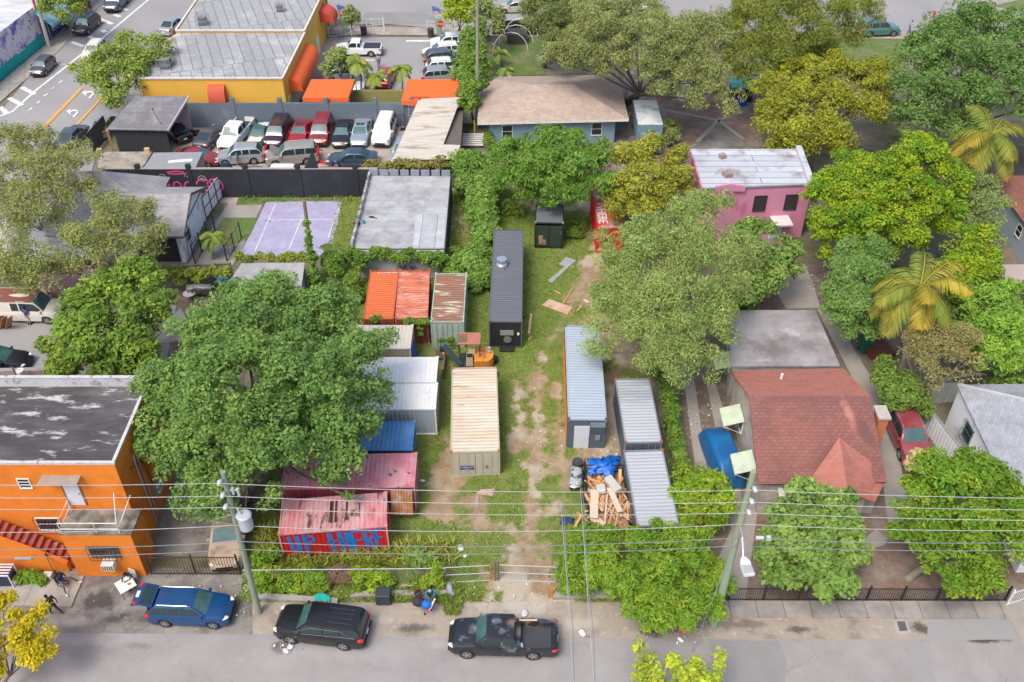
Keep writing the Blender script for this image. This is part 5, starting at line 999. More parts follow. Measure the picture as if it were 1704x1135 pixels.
mb.slab([exl(-1.35, -.3, z), exl(.25, -.3, z), exl(.25, .95, z + .05), exl(-1.35, .95, z + .05)], .06); ca = mb.build('canopy', mat('rusty_canopy', (.38, .15, .1), var=.12), ex)
mb = MB()
for i in range(4): mb.box(exl(-1.05 + .0, .0 + .23 * i, z + .03), (.7, .12, .05))
mb.build('mesh_opening', mat('mesh_dark', (.1, .1, .04)), ca)
for x, y in ((-1.3, -.25), (.2, -.25), (.2, .9), (-1.3, .9)):
 mb = MB(); mb.beam(exl(x, y, .9), exl(x, y, z - .04), .06); mb.build('post', BLACKM, ex)
BOOM = mat('boom_steel', (.06, .1, .12), rough=.5, var=.2)
mb = MB(); mb.beam(exl(-1.2, -.5, 1.0), exl(-2.4, -.2, 2.6), .26, .32); bo = mb.build('boom', BOOM, ex)
mb = MB(); mb.beam(exl(-2.42, -.2, 2.6), exl(-2.7, 1.0, 1.2), .22, .26); ar_ = mb.build('arm', BOOM, ex)
mb = MB(); mb.tube([exl(-1.3, -.3, 1.3), exl(-2.3, .05, 2.45)], .06, 8); mb.build('ram', GALV, bo)
mb = MB(); mb.box(exl(-2.75, 1.1, .75), (.7, .55, .7), top=(1, .6)); mb.build('bucket', mat('worn_steel', (.2, .15, .12), var=.3, metal=.3), ar_)
mb = MB(); mb.box(exl(-2.45, -.1, .5), (.12, 2.0, .75)); mb.build('blade', mat('rust_blade', (.16, .12, .1), var=.3), ex)
for y in (-.95, .75):
 mb = MB(); mb.ball(exl(-2.5, y, .98), .12); mb.build('lamp', mat('amber', (.8, .3, .05)), ex)
# ------------------------------------------------------------------ trailer heaped with timber, and scattered boards
WOOD = [mat('pine_light', (.62, .42, .24), rough=.8, var=.15, vs=3), mat('pine_orange', (.55, .28, .11), rough=.8, var=.15, vs=3), mat('ply_pale', (.62, .47, .35), rough=.85, var=.12, vs=3), mat('old_board', (.34, .2, .12), rough=.85, var=.2, vs=3)]
tr = thing('flatbed_trailer', 'black flatbed trailer heaped with broken timber beside the grey container', 'trailer', P(1010, 830))
ta, tb, tc, td = P(980, 876, .75), P(1048, 880, .75), P(1036, 772, .75), P(973, 772, .75)
mb = MB(); mb.slab([ta, tb, tc, td], .12); mb.build('deck', WOOD[3], tr)
mb = MB()
for a, b in ((ta, td), (tb, tc)):
 mb.beam(a + Vector((0, 0, .0)), b + Vector((0, 0, .0)), .1, .3); mb.beam(a + Vector((0, 0, .5)), b + Vector((0, 0, .5)), .05, .05)
 for i in range(6): p_ = a.lerp(b, i / 5); mb.beam(p_, p_ + Vector((0, 0, .5)), .05)
mb.build('side_rail', BLACKM, tr)
mb = MB(); u0, u1 = P(973, 790, .75), P(1037, 790, .75)
for h in (.3, .6, .9): mb.beam(u0 + Vector((0, 0, h)), u1 + Vector((0, 0, h)), .04)
for f in (0, .5, 1): p_ = u0.lerp(u1, f); mb.beam(p_, p_ + Vector((0, 0, .92)), .05)
mb.build('headboard', BLACKM, tr)
for s_ in (-1, 1):
 c = (ta + tb + tc + td) / 4; mb = MB(); x = c.x + s_ * 1.42; mb.tube([(x - .12, c.y, .36), (x + .12, c.y, .36)], .36, 14); mb.build('wheel', TRK, tr)
rn = random.Random(5); gtim = 'loose boards heaped on the trailer'
words = ['short', 'thin', 'long', 'broad', 'narrow', 'split', 'broken', 'crooked']
for i in range(64):
 f, g = rn.random(), rn.random() ** .8; p_ = ta.lerp(tb, .06 + .84 * f).lerp(td.lerp(tc, .06 + .84 * f), .02 + .7 * g); L_ = rn.uniform(.7, 2.4); a = rn.gauss(1.6, .55); el = rn.gauss(0, .1)
 z_ = .9 + .5 * rn.random() * (1 - abs(f - .5)); d = Vector((math.cos(a), math.sin(a), el)) * L_ / 2; w = rn.choice((.06, .08, .09, .18)); mb = MB(); c_ = Vector((p_.x, p_.y, z_)); mb.beam(c_ - d, c_ + d, w, .04)
 single(mb, 'timber_board', WOOD[rn.choice((0, 0, 1, 1, 2))], 'loose pine board heaped on the black flatbed trailer', 'board', gtim)
for lab, a, b, w, m in (('wide pale plywood strip lying on the left of the trailer heap', (990, 815, 1.4), (988, 862, 1.3), .5, 2), ('wide pale board slanting over the right of the trailer heap', (1014, 812, 1.5), (1032, 852, 1.4), .36, 2), ('torn plywood sheet hanging off the near end of the trailer', (982, 856, 1.2), (1003, 876, .9), .6, 2), ('orange plank standing at the right rail of the trailer', (1044, 834, 1.5), (1048, 864, .9), .2, 1)):
 mb = MB(); mb.beam(P(*a), P(*b), w, .05); single(mb, 'timber_board', WOOD[m], lab, 'board')
for i, (p_, rz, lab) in enumerate((((1020, 806, 1.55), .9, 'pale grey sofa cushion leaning on the trailer heap'), ((1000, 814, 1.4), .2, 'square grey foam block on the trailer heap'))):
 mb = MB(); mb.box(P(*p_), (.55, 1.3 if i == 0 else .6, .35), rz=.5 if i == 0 else .1); o = single(mb, 'foam_block', mat('foam_grey', (.45, .46, .42), var=.12), lab, 'foam'); md = o.modifiers.new('bevel', 'BEVEL'); md.width = .06; md.segments = 2
drape('tarpaulin', 'crumpled bright blue tarpaulin over the front of the trailer', 'tarpaulin', [[P(975, 792, 1.2), P(990, 790, 1.3), P(1010, 792, 1.4), P(1020, 796, 1.2)], [P(982, 778, 1.5), P(1000, 772, 1.7), P(1016, 768, 1.7), P(1030, 772, 1.4)], [P(974, 762, 1.3), P(1000, 764, 1.3), P(1014, 760, 1.3), P(1032, 758, 1.2)]], TARP, wob=.13, sub=5)
drape('tarpaulin', 'crumpled silver foil sheet over a stack left of trailer', 'tarpaulin', [[P(948, 818, .05), P(949, 812, .9), P(966, 812, .9), P(970, 818, .1)], [P(948, 800, .05), P(950, 792, .95), P(966, 792, .9), P(972, 800, .1)], [P(950, 782, .05), P(950, 776, .9), P(967, 778, .9), P(972, 785, .1)]], mat('silver_foil', (.52, .53, .54), rough=.35, metal=.3, var=.3, vs=4, c2=(.1, .1, .1), c2s=2.5, c2t=.55, c2w=.03, bump=.6, bs=9), wob=.07, sub=4)
mb = MB(); q = P(961, 776, .1); mb.tube([q, q + Vector((0, 0, .5))], .36, 14); mb.box(q + Vector((0, 0, .53)), (.5, .4, .06), rz=.4); single(mb, 'rubbish_bin', mat('dark_bin', (.05, .055, .055)), 'dark round drum beside the silver foil sheet', 'bin')
for i, (a, b, lab) in enumerate((((955, 880, .1), (968, 856, .8), 'orange board leaning out at the left end of the trailer'), ((960, 852, .1), (982, 870, .6), 'thin board crossing at the left end of the trailer'), ((953, 885, .1), (960, 868, .1), 'short board lying in the grass left of the trailer'))):
 mb = MB(); mb.beam(P(*a), P(*b), .14, .04); single(mb, 'timber_board', WOOD[1], lab, 'board')
drape('plastic_sheet', 'dark blue plastic sheet crumpled on the grass left of trailer', 'sheet', [[P(933, 873, .15), P(954, 871, .15)], [P(934, 860, .2), P(956, 862, .2)]], mat('navy_plastic', (.02, .05, .12), rough=.4), wob=.06)
# boards and sheets lying in the yard
def flat_board(lab, pts, m, th=.04, name='timber_board', cat='board', z=.14):
 mb = MB(); q = [P(x, y, z) for x, y in pts]; mb.prism([(p.x, p.y) for p in q], z, z + th); return single(mb, name, m, lab, cat)
flat_board('L shaped galvanised sheet lying in the yard grass', [(912, 467), (918, 471), (945, 446), (959, 434), (942, 428), (930, 440), (940, 444)], mat('galv_sheet', (.5, .53, .55), rough=.4, metal=.4, var=.08), name='metal_sheet', cat='sheet')
flat_board('large pink plywood sheet lying in the yard', [(902, 508), (944, 524), (953, 512), (914, 498)], mat('pinkish_ply', (.52, .32, .23), var=.14, c2=(.6, .45, .35), c2t=.55))
flat_board('pale upright plank lying right of the charcoal container', [(878, 555), (882, 556), (886, 522), (882, 522)], WOOD[0])
flat_board('thin plank above the plywood sheet', [(936, 505), (938, 506), (954, 479), (951, 480)], WOOD[1])
flat_board('short splintered plank near the metal sheet', [(921, 484), (932, 491), (933, 488), (923, 483)], WOOD[1])
flat_board('short plank right of the plywood sheet', [(959, 518), (962, 518), (969, 510), (966, 509)], WOOD[1])
flat_board('small pale board on the bare soil', [(970, 500), (979, 505), (981, 502), (971, 498)], WOOD[2])
flat_board('pinkish flat board in front of the cream container', [(792, 822), (820, 826), (824, 814), (800, 815)], mat('pinkish_board', (.42, .3, .25), var=.15))
flat_board('short grey board below the pinkish board', [(791, 845), (796, 845), (797, 824), (792, 824)], mat('grey_board', (.33, .27, .24)))
mb = MB(); mb.beam(P(880, 566, .12), P(884, 560, .12), .12); single(mb, 'timber_board', WOOD[0], 'tiny offcut beside the charcoal container end', 'board')
# ------------------------------------------------------------------ utility poles, wires, lamp
POLEM = mat('weathered_pole', (.26, .25, .2), rough=.9, var=.2, vs=2, c2=(.2, .27, .19), c2s=.7, c2t=.5, c2w=.1, stretch=(1, 1, .3))
def pole(label, base, top, z, m=POLEM, r0=.19, r1=.13):
 t = thing('utility_pole', label, 'utility pole', P(*base)); a = P(*base); b = P(*top, z); mb = MB(); mb.tube([a + (b - a) * f for f in (0, .25, .5, .75, 1)], [r0 + (r1 - r0) * f for f in (0, .25, .5, .75, 1)], 12); mb.build('shaft', m, t, smooth=False); return t, a, b
pl_, pa, pb = pole('weathered wooden utility pole with transformer beside the blue car', (431, 1020), (371, 785), 11.6)
pr__, ra, rb = pole('greenish utility pole with street lamp arm before the bungalow', (1187, 1042), (1254, 785), 12.2, mat('green_pole', (.24, .32, .22), rough=.9, var=.15, c2=(.3, .3, .2), c2s=.6, c2t=.55, stretch=(1, 1, .3)), .24, .15)
def at_py(a, b, py):
 lo, hi = 0.0, 1.2
 for _ in range(40):
  m_ = (lo + hi) / 2; v = a + (b - a) * m_; d = v.y * _c - (v.z - CAM_H) * _s; up = v.y * _s + (v.z - CAM_H) * _c
  if CY - F_PX * up / d > py: lo = m_
  else: hi = m_
 return a + (b - a) * lo
INS = mat('insulator', (.48, .5, .52), rough=.35, var=.05); WIREM = mat('bare_wire', (.4, .4, .4), rough=.5, var=.05); WIRED = mat('dark_wire', (.2, .22, .24), rough=.6, var=.05)
ys_l = (794, 815, 834, 869, 896, 909); ys_r = (805, 825, 843, 866, 889, 902)
for pole_t, a, b, ys, side in ((pl_, pa, pb, ys_l, -1), (pr__, ra, rb, ys_r, 1)):
 for y in ys[:3]:
  v = at_py(a, b, y); mb = MB(); mb.tube([v + Vector((side * .12, -.1, -.05)), v + Vector((side * .16, -.34, .0)), v + Vector((side * .16, -.55, .02))], [.08, .13, .09], 10); mb.build('insulator', INS, pole_t, smooth=True)
v = at_py(pa, pb, 858); mb = MB(); mb.tube([v + Vector((.62, -.3, -.55)), v + Vector((.62, -.3, .4))], .36, 16); mb.tube([v + Vector((.62, -.3, .4)), v + Vector((.62, -.3, .48))], [.4, .3], 16); tr_ = mb.build('transformer', mat('transformer_grey', (.4, .43, .45), rough=.5, var=.05), pl_)
mb = MB(); mb.tube([v + Vector((.5, -.3, .45)), v + Vector((.4, -.3, .9))], [.07, .05], 8); mb.build('bushing', INS, tr_); mb = MB(); mb.beam(v + Vector((0, -.1, .1)), v + Vector((.4, -.25, .1)), .1); mb.build('bracket', GREYM, pl_)
v = at_py(pa, pb, 815); mb = MB(); mb.beam(v, v + Vector((.55, -.1, .1)), .07); mb.tube([v + Vector((.3, -.1, -.2)), v + Vector((.3, -.1, .25))], .07, 8); mb.tube([v + Vector((.55, -.1, -.35)), v + Vector((.55, -.1, .2))], .07, 8); mb.build('fuse_cutout', INS, pl_)
mb = MB(); v0 = at_py(pa, pb, 905); mb.tube([v0 + Vector((-.15, .2, .2)), v0 + Vector((-.75, .9, -3.2))], .03, 5); mb.build('stay_rod', GREYM, pl_)
mb = MB(); k = [at_py(pa, pb, 858) + Vector((-.1, -.1, 0)) + Vector((-.9 * math.sin(i * .5), -.1, .12 * i - .5)) for i in range(8)]; mb.tube(k, .025, 5); mb.build('looped_cable', WIRED, pl_)
wn_ = ['topmost', 'second', 'third', 'fourth', 'fifth', 'lowest']
for i in range(6):
 A_ = at_py(pa, pb, ys_l[i]) + Vector((-.16, -.45, .05) if i < 3 else (0, -.2, 0)); B_ = at_py(ra, rb, ys_r[i]) + Vector((.16, -.45, .05) if i < 3 else (0, -.24, 0)); span = (B_ - A_); pts = []
 for k in range(-16, 33):
  f = k / 16.0; j = f - math.floor(f); sag = (.35 if i < 3 else .55) * 4 * j * (1 - j); p_ = A_ + span * f; p_.z -= sag; pts.append(p_)
 mb = MB(); mb.tube(pts, .017 if i < 4 else .021, 5); single(mb, 'power_line', WIREM if i < 4 else WIRED, 'overhead street wire, %s of the six running pole to pole' % wn_[i], 'wire')
mid = lambda px, py, z: P(px, py, z)
for n_, (a, b, c) in enumerate((((933, 835, 7.6), (945, 985, 9.3), (957, 1180, 10.5)), ((966, 814, 8.8), (978, 990, 9.8), (992, 1180, 10.8)))):
 for e in (0, 1):
  pts = [P(*a).lerp(P(*b), f / 6) for f in range(6)] + [P(*b).lerp(P(*c), f / 6) for f in range(7)]; mb = MB(); mb.tube([p_ + Vector((.07 * e + .05 * e * math.sin(i_), 0, .05 * e)) for i_, p_ in enumerate(pts)], .018, 5)
  single(mb, 'service_line', WIREM if e == 0 else WIRED, '%s wire of the %s service drop crossing to the near side of the street' % (('pale', 'darker')[e], ('left', 'right')[n_]), 'wire')
mb = MB(); mb.tube([at_py(ra, rb, 893), P(1152, 1085, .05)], .022, 5); single(mb, 'guy_wire', GREYM, 'steel guy wire from the lamp pole down to the street', 'wire')
v = at_py(ra, rb, 872); mb = MB(); e_ = P(1237, 928, 7.9); mb.tube([v, v.lerp(e_, .5) + Vector((0, 0, .25)), e_], [.06, .05, .05], 8); la = mb.build('lamp_arm', GALV, pr__)
dv = Vector((.1, -1, 0)).normalized(); mb = MB(); h = Vector((dv.y, -dv.x, 0)) ; pr2 = [(-.12, 0), (-.26, .3), (-.27, 1.05), (.27, 1.05), (.26, .3), (.12, 0)]
k = [(e_ + dv * y + h * x) for x, y in pr2]; mb.prism([(p_.x, p_.y) for p_ in k], e_.z - .12, e_.z + .06); lh = mb.build('lamp_head', mat('lamp_grey', (.62, .65, .67), rough=.4, var=.04), la)
mb = MB()
for i in range(7): c_ = e_ + h * (-.22 + .073 * i); mb.beam(c_ + dv * .5 + Vector((0, 0, .085)), c_ + dv * 1.0 + Vector((0, 0, .085)), .022, .05)
mb.build('cooling_fins', GREYM, lh)
v = at_py(ra, rb, 889); mb = MB(); mb.tube([v + Vector((.9, -.24, .02)), v + Vector((1.3, -.24, .02))], .1, 8); mb.box(v + Vector((1.55, -.24, -.02)), (.22, .16, .26)); mb.build('cable_splice', INS, pr__)
# thinner poles further back
pole('bare wooden pole in the road tree by the garage', (205, 148), (187, 107), 3.2, mat('bare_wood_pole', (.27, .22, .17), var=.15), .14, .12) if False else None
t_, a_, b_ = pole('tall bare pole rising through the avenue tree', (207, 163), (187, 106), hgt(207, 163, 106), mat('bare_wood_pole', (.27, .22, .17), var=.15), .15, .12)
t_, a_, b_ = pole('grey concrete pole on the avenue pavement beside the mural', (82, 79), (52, -30), hgt(82, 79, -28), mat('concrete_pole', (.42, .4, .38), var=.12), .24, .17)
t_, a_, b_ = pole('vine wrapped leaning pole standing by the lilac court', (524, 470), (506, 334), hgt(524, 470, 336), mat('old_brown_pole', (.23, .16, .09), var=.2), .17, .13)
t_, a_, b_ = pole('tall pole beside the tan roofed house', (794, 214), (795, -20), hgt(794, 214, -20), mat('mossy_pole', (.27, .26, .2), var=.2), .2, .14)
t_, a_, b_ = pole('greenish thin pole at the parking lot corner', (548, 60), (540, -30), hgt(548, 60, -30), mat('green_thin_pole', (.12, .17, .1), var=.15), .12, .09)
# ------------------------------------------------------------------ vehicles
def paintm(name, c, rough=.28, metal=.25, **k): return mat('car_' + name, c, rough=rough, metal=metal, var=k.pop('var', .06), coat=k.pop('coat', .6), **k)
CGL = mat('car_glass', (.022, .04, .042), rough=.08, var=.25, vs=1.4, spec=.8)
CGF = mat('car_windshield', (.05, .12, .115), rough=.07, var=.35, vs=1.8, spec=.9)
TYRE = mat('tyre', (.02, .02, .021), rough=.85, var=.15); RIM = mat('rim', (.42, .42, .43), rough=.3, metal=.7, var=.15)
HEADL = mat('headlight', (.62, .6, .52), rough=.15, var=.1); TAILL = mat('taillight', (.55, .02, .015), rough=.25, var=.1); TRIM = mat('black_trim', (.02, .02, .021), rough=.5, var=.1); PLATE = mat('plate', (.7, .7, .68), var=.1); CHROME = mat('chrome_trim', (.6, .6, .6), rough=.2, metal=.9, var=.05); UNDER = mat('underbody', (.012, .012, .012), var=.1)
KINDS = {  # L, W, H, hood h, belt h, x of: cowl, roof front, roof rear, rear glass base (from front = 0), deck h or None, wheel r, wheel x front/rear
 'sedan': dict(L=4.8, W=1.82, H=1.45, hood=.82, belt=.93, cowl=1.28, rf=2.05, rr=3.35, rb=4.15, deck=.98, wr=.33, fx=.92, rx=3.72, sill=.2),
 'coupe': dict(L=4.6, W=1.82, H=1.38, hood=.8, belt=.9, cowl=1.35, rf=2.1, rr=2.95, rb=4.05, deck=.96, wr=.34, fx=.9, rx=3.55, sill=.2),
 'suv': dict(L=4.65, W=1.84, H=1.68, hood=.98, belt=1.06, cowl=1.15, rf=1.85, rr=4.0, rb=4.5, deck=None, wr=.36, fx=.88, rx=3.6, sill=.26),
 'bigsuv': dict(L=5.1, W=1.98, H=1.88, hood=1.08, belt=1.16, cowl=1.3, rf=1.95, rr=4.75, rb=5.02, deck=None, wr=.4, fx=.95, rx=3.95, sill=.32),
 'minivan': dict(L=5.0, W=1.96, H=1.76, hood=.98, belt=1.05, cowl=.95, rf=1.8, rr=4.65, rb=4.9, deck=None, wr=.35, fx=.9, rx=3.95, sill=.24),
 'mini': dict(L=3.85, W=1.72, H=1.42, hood=.88, belt=.95, cowl=.98, rf=1.5, rr=3.35, rb=3.72, deck=None, wr=.31, fx=.7, rx=3.2, sill=.2),
 'van': dict(L=5.3, W=2.0, H=2.05, hood=1.12, belt=1.15, cowl=.9, rf=1.55, rr=5.15, rb=5.25, deck=None, wr=.37, fx=.85, rx=4.2, sill=.3),
 'pickup': dict(L=5.9, W=1.98, H=1.86, hood=1.1, belt=1.16, cowl=1.45, rf=2.05, rr=3.55, rb=3.72, deck=1.1, wr=.4, fx=1.0, rx=4.6, sill=.38, bed=(3.9, 5.78)),
 'pickup_short': dict(L=5.5, W=1.92, H=1.76, hood=1.05, belt=1.12, cowl=1.4, rf=1.95, rr=3.05, rb=3.2, deck=1.06, wr=.38, fx=.95, rx=4.3, sill=.36, bed=(3.4, 5.38)),
}
def smooth01(t): t = max(0, min(1, t)); return t * t * (3 - 2 * t)
CARM = {}
def car_meshes(kind):
 """all part meshes of one kind, x forward, origin at the centre on the ground"""
 if kind in CARM: return CARM[kind]
 k = KINDS[kind]; L, W = k['L'], k['W']; hw = W / 2; X = lambda s: L / 2 - s      # s measured from the front
 bed = k.get('bed'); st = sorted(set([round(v, 3) for v in np.linspace(0, L, 46)] + [k['cowl'], k['rb']] + ([bed[0], bed[0] + .01, bed[1], bed[1] - .01] if bed else [])))
 def top(s):
  a = k['hood']; b = k['belt']; d = k['deck'] or b
  if s < .25: return a - .26 * (1 - smooth01(s / .25)) - .08
  if s < k['cowl']: return a - .08 + (b - a + .08) * ((s - .25) / (k['cowl'] - .25)) ** .8
  if s > k['rb'] - .4 and not bed: e = smooth01((s - (k['rb'] - .4)) / .5); h = b + (d - b) * e
  else: h = b if not bed else (b if s < bed[0] - .15 else k['deck'])
  return h - (.16 * smooth01((s - (L - .22)) / .22) if not bed else .03 * smooth01((s - (L - .12)) / .12))
 def half(s):
  e0 = max(0, 1 - s / .75); e1 = max(0, 1 - (L - s) / (.5 if not bed else .15))
  return hw * (1 - .2 * e0 ** 2.2 - (.13 if not bed else .05) * e1 ** 2.2)
 def arch(s):
  z = k['sill'] + .12 * max(0, 1 - s / .35) + .12 * max(0, 1 - (L - s) / .3)
  for c in (k['fx'], k['rx']):
   r = k['wr'] + .07
   if abs(s - c) < r: z = max(z, k['wr'] + math.sqrt(r * r - (s - c) ** 2) * .98)
  return z
 body = MB(); rows = []
 for s in st:
  h, t, zb = half(s), top(s), arch(s); zm = max(zb + .02, k['sill'] + (t - k['sill']) * .45); zs = max(zm + .01, t - .16)
  if bed and bed[0] < s < bed[1]: mid = [(h - .02, t), (h - .1, t), (h - .11, .62), (0, .62)]
  else: mid = [(h - .07, t - .02), (h - .18, t + .012), (h * .55, t + .035), (0, t + .045)]
  half_pts = [(h - .07, zb), (h - .015, zb + .01), (h, zm), (h - .012, zs)] + mid
  ring = [(y, z) for y, z in half_pts] + [(-y, z) for y, z in reversed(half_pts[:-1])]
  b = len(body.v)
  for y, z in ring: body.v.append((X(s), y, z))
  rows.append((b, len(ring)))
 n = rows[0][1]
 for i in range(len(rows) - 1):
  for j in range(n - 1): body.face((rows[i][0] + j, rows[i][0] + j + 1, rows[i + 1][0] + j + 1, rows[i + 1][0] + j))
 body.face([rows[0][0] + j for j in range(n)]); body.face([rows[-1][0] + j for j in reversed(range(n))])
 # cabin
 c, rf, rr, rb, H = k['cowl'], k['rf'], k['rr'], k['rb'], k['H']
 ws = MB(); rw_ = MB(); sideg = {}
 ss = sorted(set([c, c + .05] + list(np.linspace(c + .05, rf, 5)) + list(np.linspace(rf, rr, 7)) + list(np.linspace(rr, rb - .05, 4)) + [rb - .05, rb]))
 pill = []
 if kind in ('sedan',): pill = [(rf + rr) / 2 + .05]
 elif kind == 'coupe': pill = []
 elif kind == 'mini': pill = [(rf + rr) / 2]
 elif kind == 'pickup': pill = [(rf + rr) / 2 + .1]
 elif kind == 'pickup_short': pill = [rf + .75]
 else: pill = [rf + (rr - rf) * .3 + .1, rf + (rr - rf) * .68]
 for p in pill: ss += [p - .05, p + .05]
 ss = sorted(set(round(v, 4) for v in ss))
 def roofz(s):
  b = top(s) - .01
  if s <= rf: u = (s - c) / (rf - c); return b + (H - .05 - b) * u ** .9
  if s >= rr: u = (rb - s) / (rb - rr); return b + (H - .04 - b) * max(0, u) ** .8
  u = (s - rf) / (rr - rf); return H - .05 + .05 * math.sin(math.pi * (.25 + .6 * u)) - .01 * u
 rows = []
 for s in ss:
  h = half(s); zb = top(s) - .012; zr = roofz(s); f = min(1, (zr - zb) / (H - zb + .001)); wb = h - .075; wr_ = h - .075 - (.17 if kind != 'van' else .09) * f
  q = lambda u: (wb + (wr_ - wb) * u, zb + (zr - zb) * u)
  ring = [q(0), q(.1), q(.84), (wr_ - .03, zr - .01 * f), (wr_ - .12, zr), (0, zr + .02 * f)]
  ring = ring + [(-y, z) for y, z in reversed(ring[:-1])]; rows.append([(X(s), y, z) for y, z in ring])
 NR = len(rows[0]); glass_front, glass_rear = ws, rw_
 def addq(mb, i, j):
  b = len(mb.v); mb.v += [rows[i][j], rows[i][j + 1], rows[i + 1][j + 1], rows[i + 1][j]]; mb.face((b, b + 1, b + 2, b + 3))
 doors = [rf - .45] + pill + [rr + .25]
 for i in range(len(ss) - 1):
  m_ = (ss[i] + ss[i + 1]) / 2
  for j in range(NR - 1):
   tgt = body
   if j in (4, 5) and c + .04 < m_ < rf: tgt = ws
   elif j in (4, 5) and rr < m_ < rb - .04: tgt = rw_
   elif j in (1, NR - 3):
    pil = any(abs(m_ - p) < .051 for p in pill)
    lo = c + (.3 if kind not in ('van',) else .15); hi = rr + (.45 if k['deck'] and not bed else .12 if bed else .3)
    if kind == 'van': hi = rf + 1.9
    if lo < m_ < min(hi, rb - .1) and not pil:
     idx = sum(1 for p in pill if m_ > p); tgt = sideg.setdefault((0 if j == 1 else 1, idx), MB())
   addq(tgt, i, j)
 parts = [('body', body, 'P'), ('windshield', ws, CGF), ('rear_window', rw_, CGL)]
 for key in sorted(sideg): parts.append(('side_window', sideg[key], CGL))
 for s, sg in ((k['fx'], 1), (k['fx'], -1), (k['rx'], 1), (k['rx'], -1)):
  r = k['wr']; y0 = sg * (hw - .21); y1 = sg * (hw - .012); w = MB(); w.tube([(X(s), y0, r), (X(s), y0 + (y1 - y0) * .12, r), (X(s), y0 + (y1 - y0) * .9, r), (X(s), y1, r)], [r * .93, r, r, r * .93], 20)
  rm = MB(); rm.tube([(X(s), y1 - sg * .02, r), (X(s), y1 + sg * .006, r)], [r * .66, r * .64], 18)
  sp = MB()
  for a in range(5):
   an = 2 * math.pi * a / 5; p0 = Vector((X(s), y1 + sg * .0075, r)); p1 = p0 + Vector((math.cos(an) * r * .6, 0, math.sin(an) * r * .6)); a2 = an + .63
   sp.poly([p0 + Vector((math.cos(a2 + d_) * r * e_, 0, math.sin(a2 + d_) * r * e_)) for d_, e_ in (((-.34, .58), (.34, .58), (.2, .26), (-.2, .26)) if sg < 0 else ((-.34, .58), (-.2, .26), (.2, .26), (.34, .58)))])
  parts.append(('wheel', w, TYRE, [('rim', rm, RIM), ('rim_opening', sp, UNDER)]))
 zf = top(.12)
 for sg in (1, -1):
  a = MB(); a.ball((X(.2), sg * (half(.2) - .17), top(.22) - .07), (.24, .14, .06), 10, 6, rot=Matrix.Rotation(sg * -.45, 3, 'Z')); parts.append(('headlight', a, HEADL))
  a = MB(); t_ = top(L - .14); tall = k['deck'] is None; a.ball((X(L - .13), sg * (half(L - .13) - .05), t_ - (.1 if tall else .13)), (.19, .1, .15 if tall else .1), 10, 6, rot=Matrix.Rotation(sg * .35, 3, 'Z')); parts.append(('taillight', a, TAILL))
  a = MB(); a.box((X(c + .25), sg * (hw + .02), k['belt'] + .06), (.14, .2, .13)); parts.append(('mirror', a, 'P'))
  for p in (pill[:1] or [rf + .7]): a = MB(); a.box((X(p - .14), sg * (half(p) + .004), k['belt'] - .1), (.16, .03, .035)); parts.append(('door_handle', a, 'P'))
 a = MB(); a.box((X(-.006), 0, zf - .25), (.03, W * .5, .14)); parts.append(('grille', a, TRIM))
 a = MB(); a.box((X(0) - .01, 0, k['sill'] + .14), (.12, W * .74, .12)); parts.append(('front_bumper', a, TRIM))
 a = MB(); a.box((X(L), 0, k['sill'] + .16), (.1, W * .82, .14)); parts.append(('rear_bumper', a, TRIM if bed or k['deck'] is None else 'P'))
 a = MB(); a.box((X(L) - .03, 0, k['sill'] + .42 if k['deck'] is None or not bed else .72), (.03, .34, .16)); parts.append(('number_plate', a, PLATE))
 a = MB(); a.box((0, 0, k['sill'] + .12), (L - 1.0, W - .5, .2)); parts.append(('underbody', a, UNDER))
 if kind in ('suv', 'bigsuv'):
  for sg in (1, -1):
   a = MB(); a.tube([(X(rf + .1), sg * (half(2) - .3), H - .03), (X(rf + .25), sg * (half(2) - .3), H + .04), (X(rr - .25), sg * (half(2) - .3), H + .04), (X(rr - .05), sg * (half(2) - .3), H - .03)], .02, 5); parts.append(('roof_rail', a, GREYM))
 out = []
 def mk(n, mb, m):
  if not mb.f: return None
  me = bpy.data.meshes.new(n); me.from_pydata(mb.v, [], mb.f); me.materials.append(m if m != 'P' else TRIM); me.update()
  if n in ('body',):
   import bmesh
   bm = bmesh.new(); bm.from_mesh(me); bmesh.ops.remove_doubles(bm, verts=bm.verts, dist=.0005); bmesh.ops.recalc_face_normals(bm, faces=bm.faces); bm.to_mesh(me); bm.free()
   me.polygons.foreach_set('use_smooth', [True] * len(me.polygons)); me.set_sharp_from_angle(angle=R(42))
  elif n in ('wheel', 'rim'): me.polygons.foreach_set('use_smooth', [True] * len(me.polygons)); me.set_sharp_from_angle(angle=R(40))
  return me
 for p in parts:
  me = mk(p[0], p[1], p[2])
  if me: out.append((p[0], me, p[2] == 'P', [(q[0], mk(*q)) for q in (p[3] if len(p) > 3 else [])]))
 CARM[kind] = out; return out
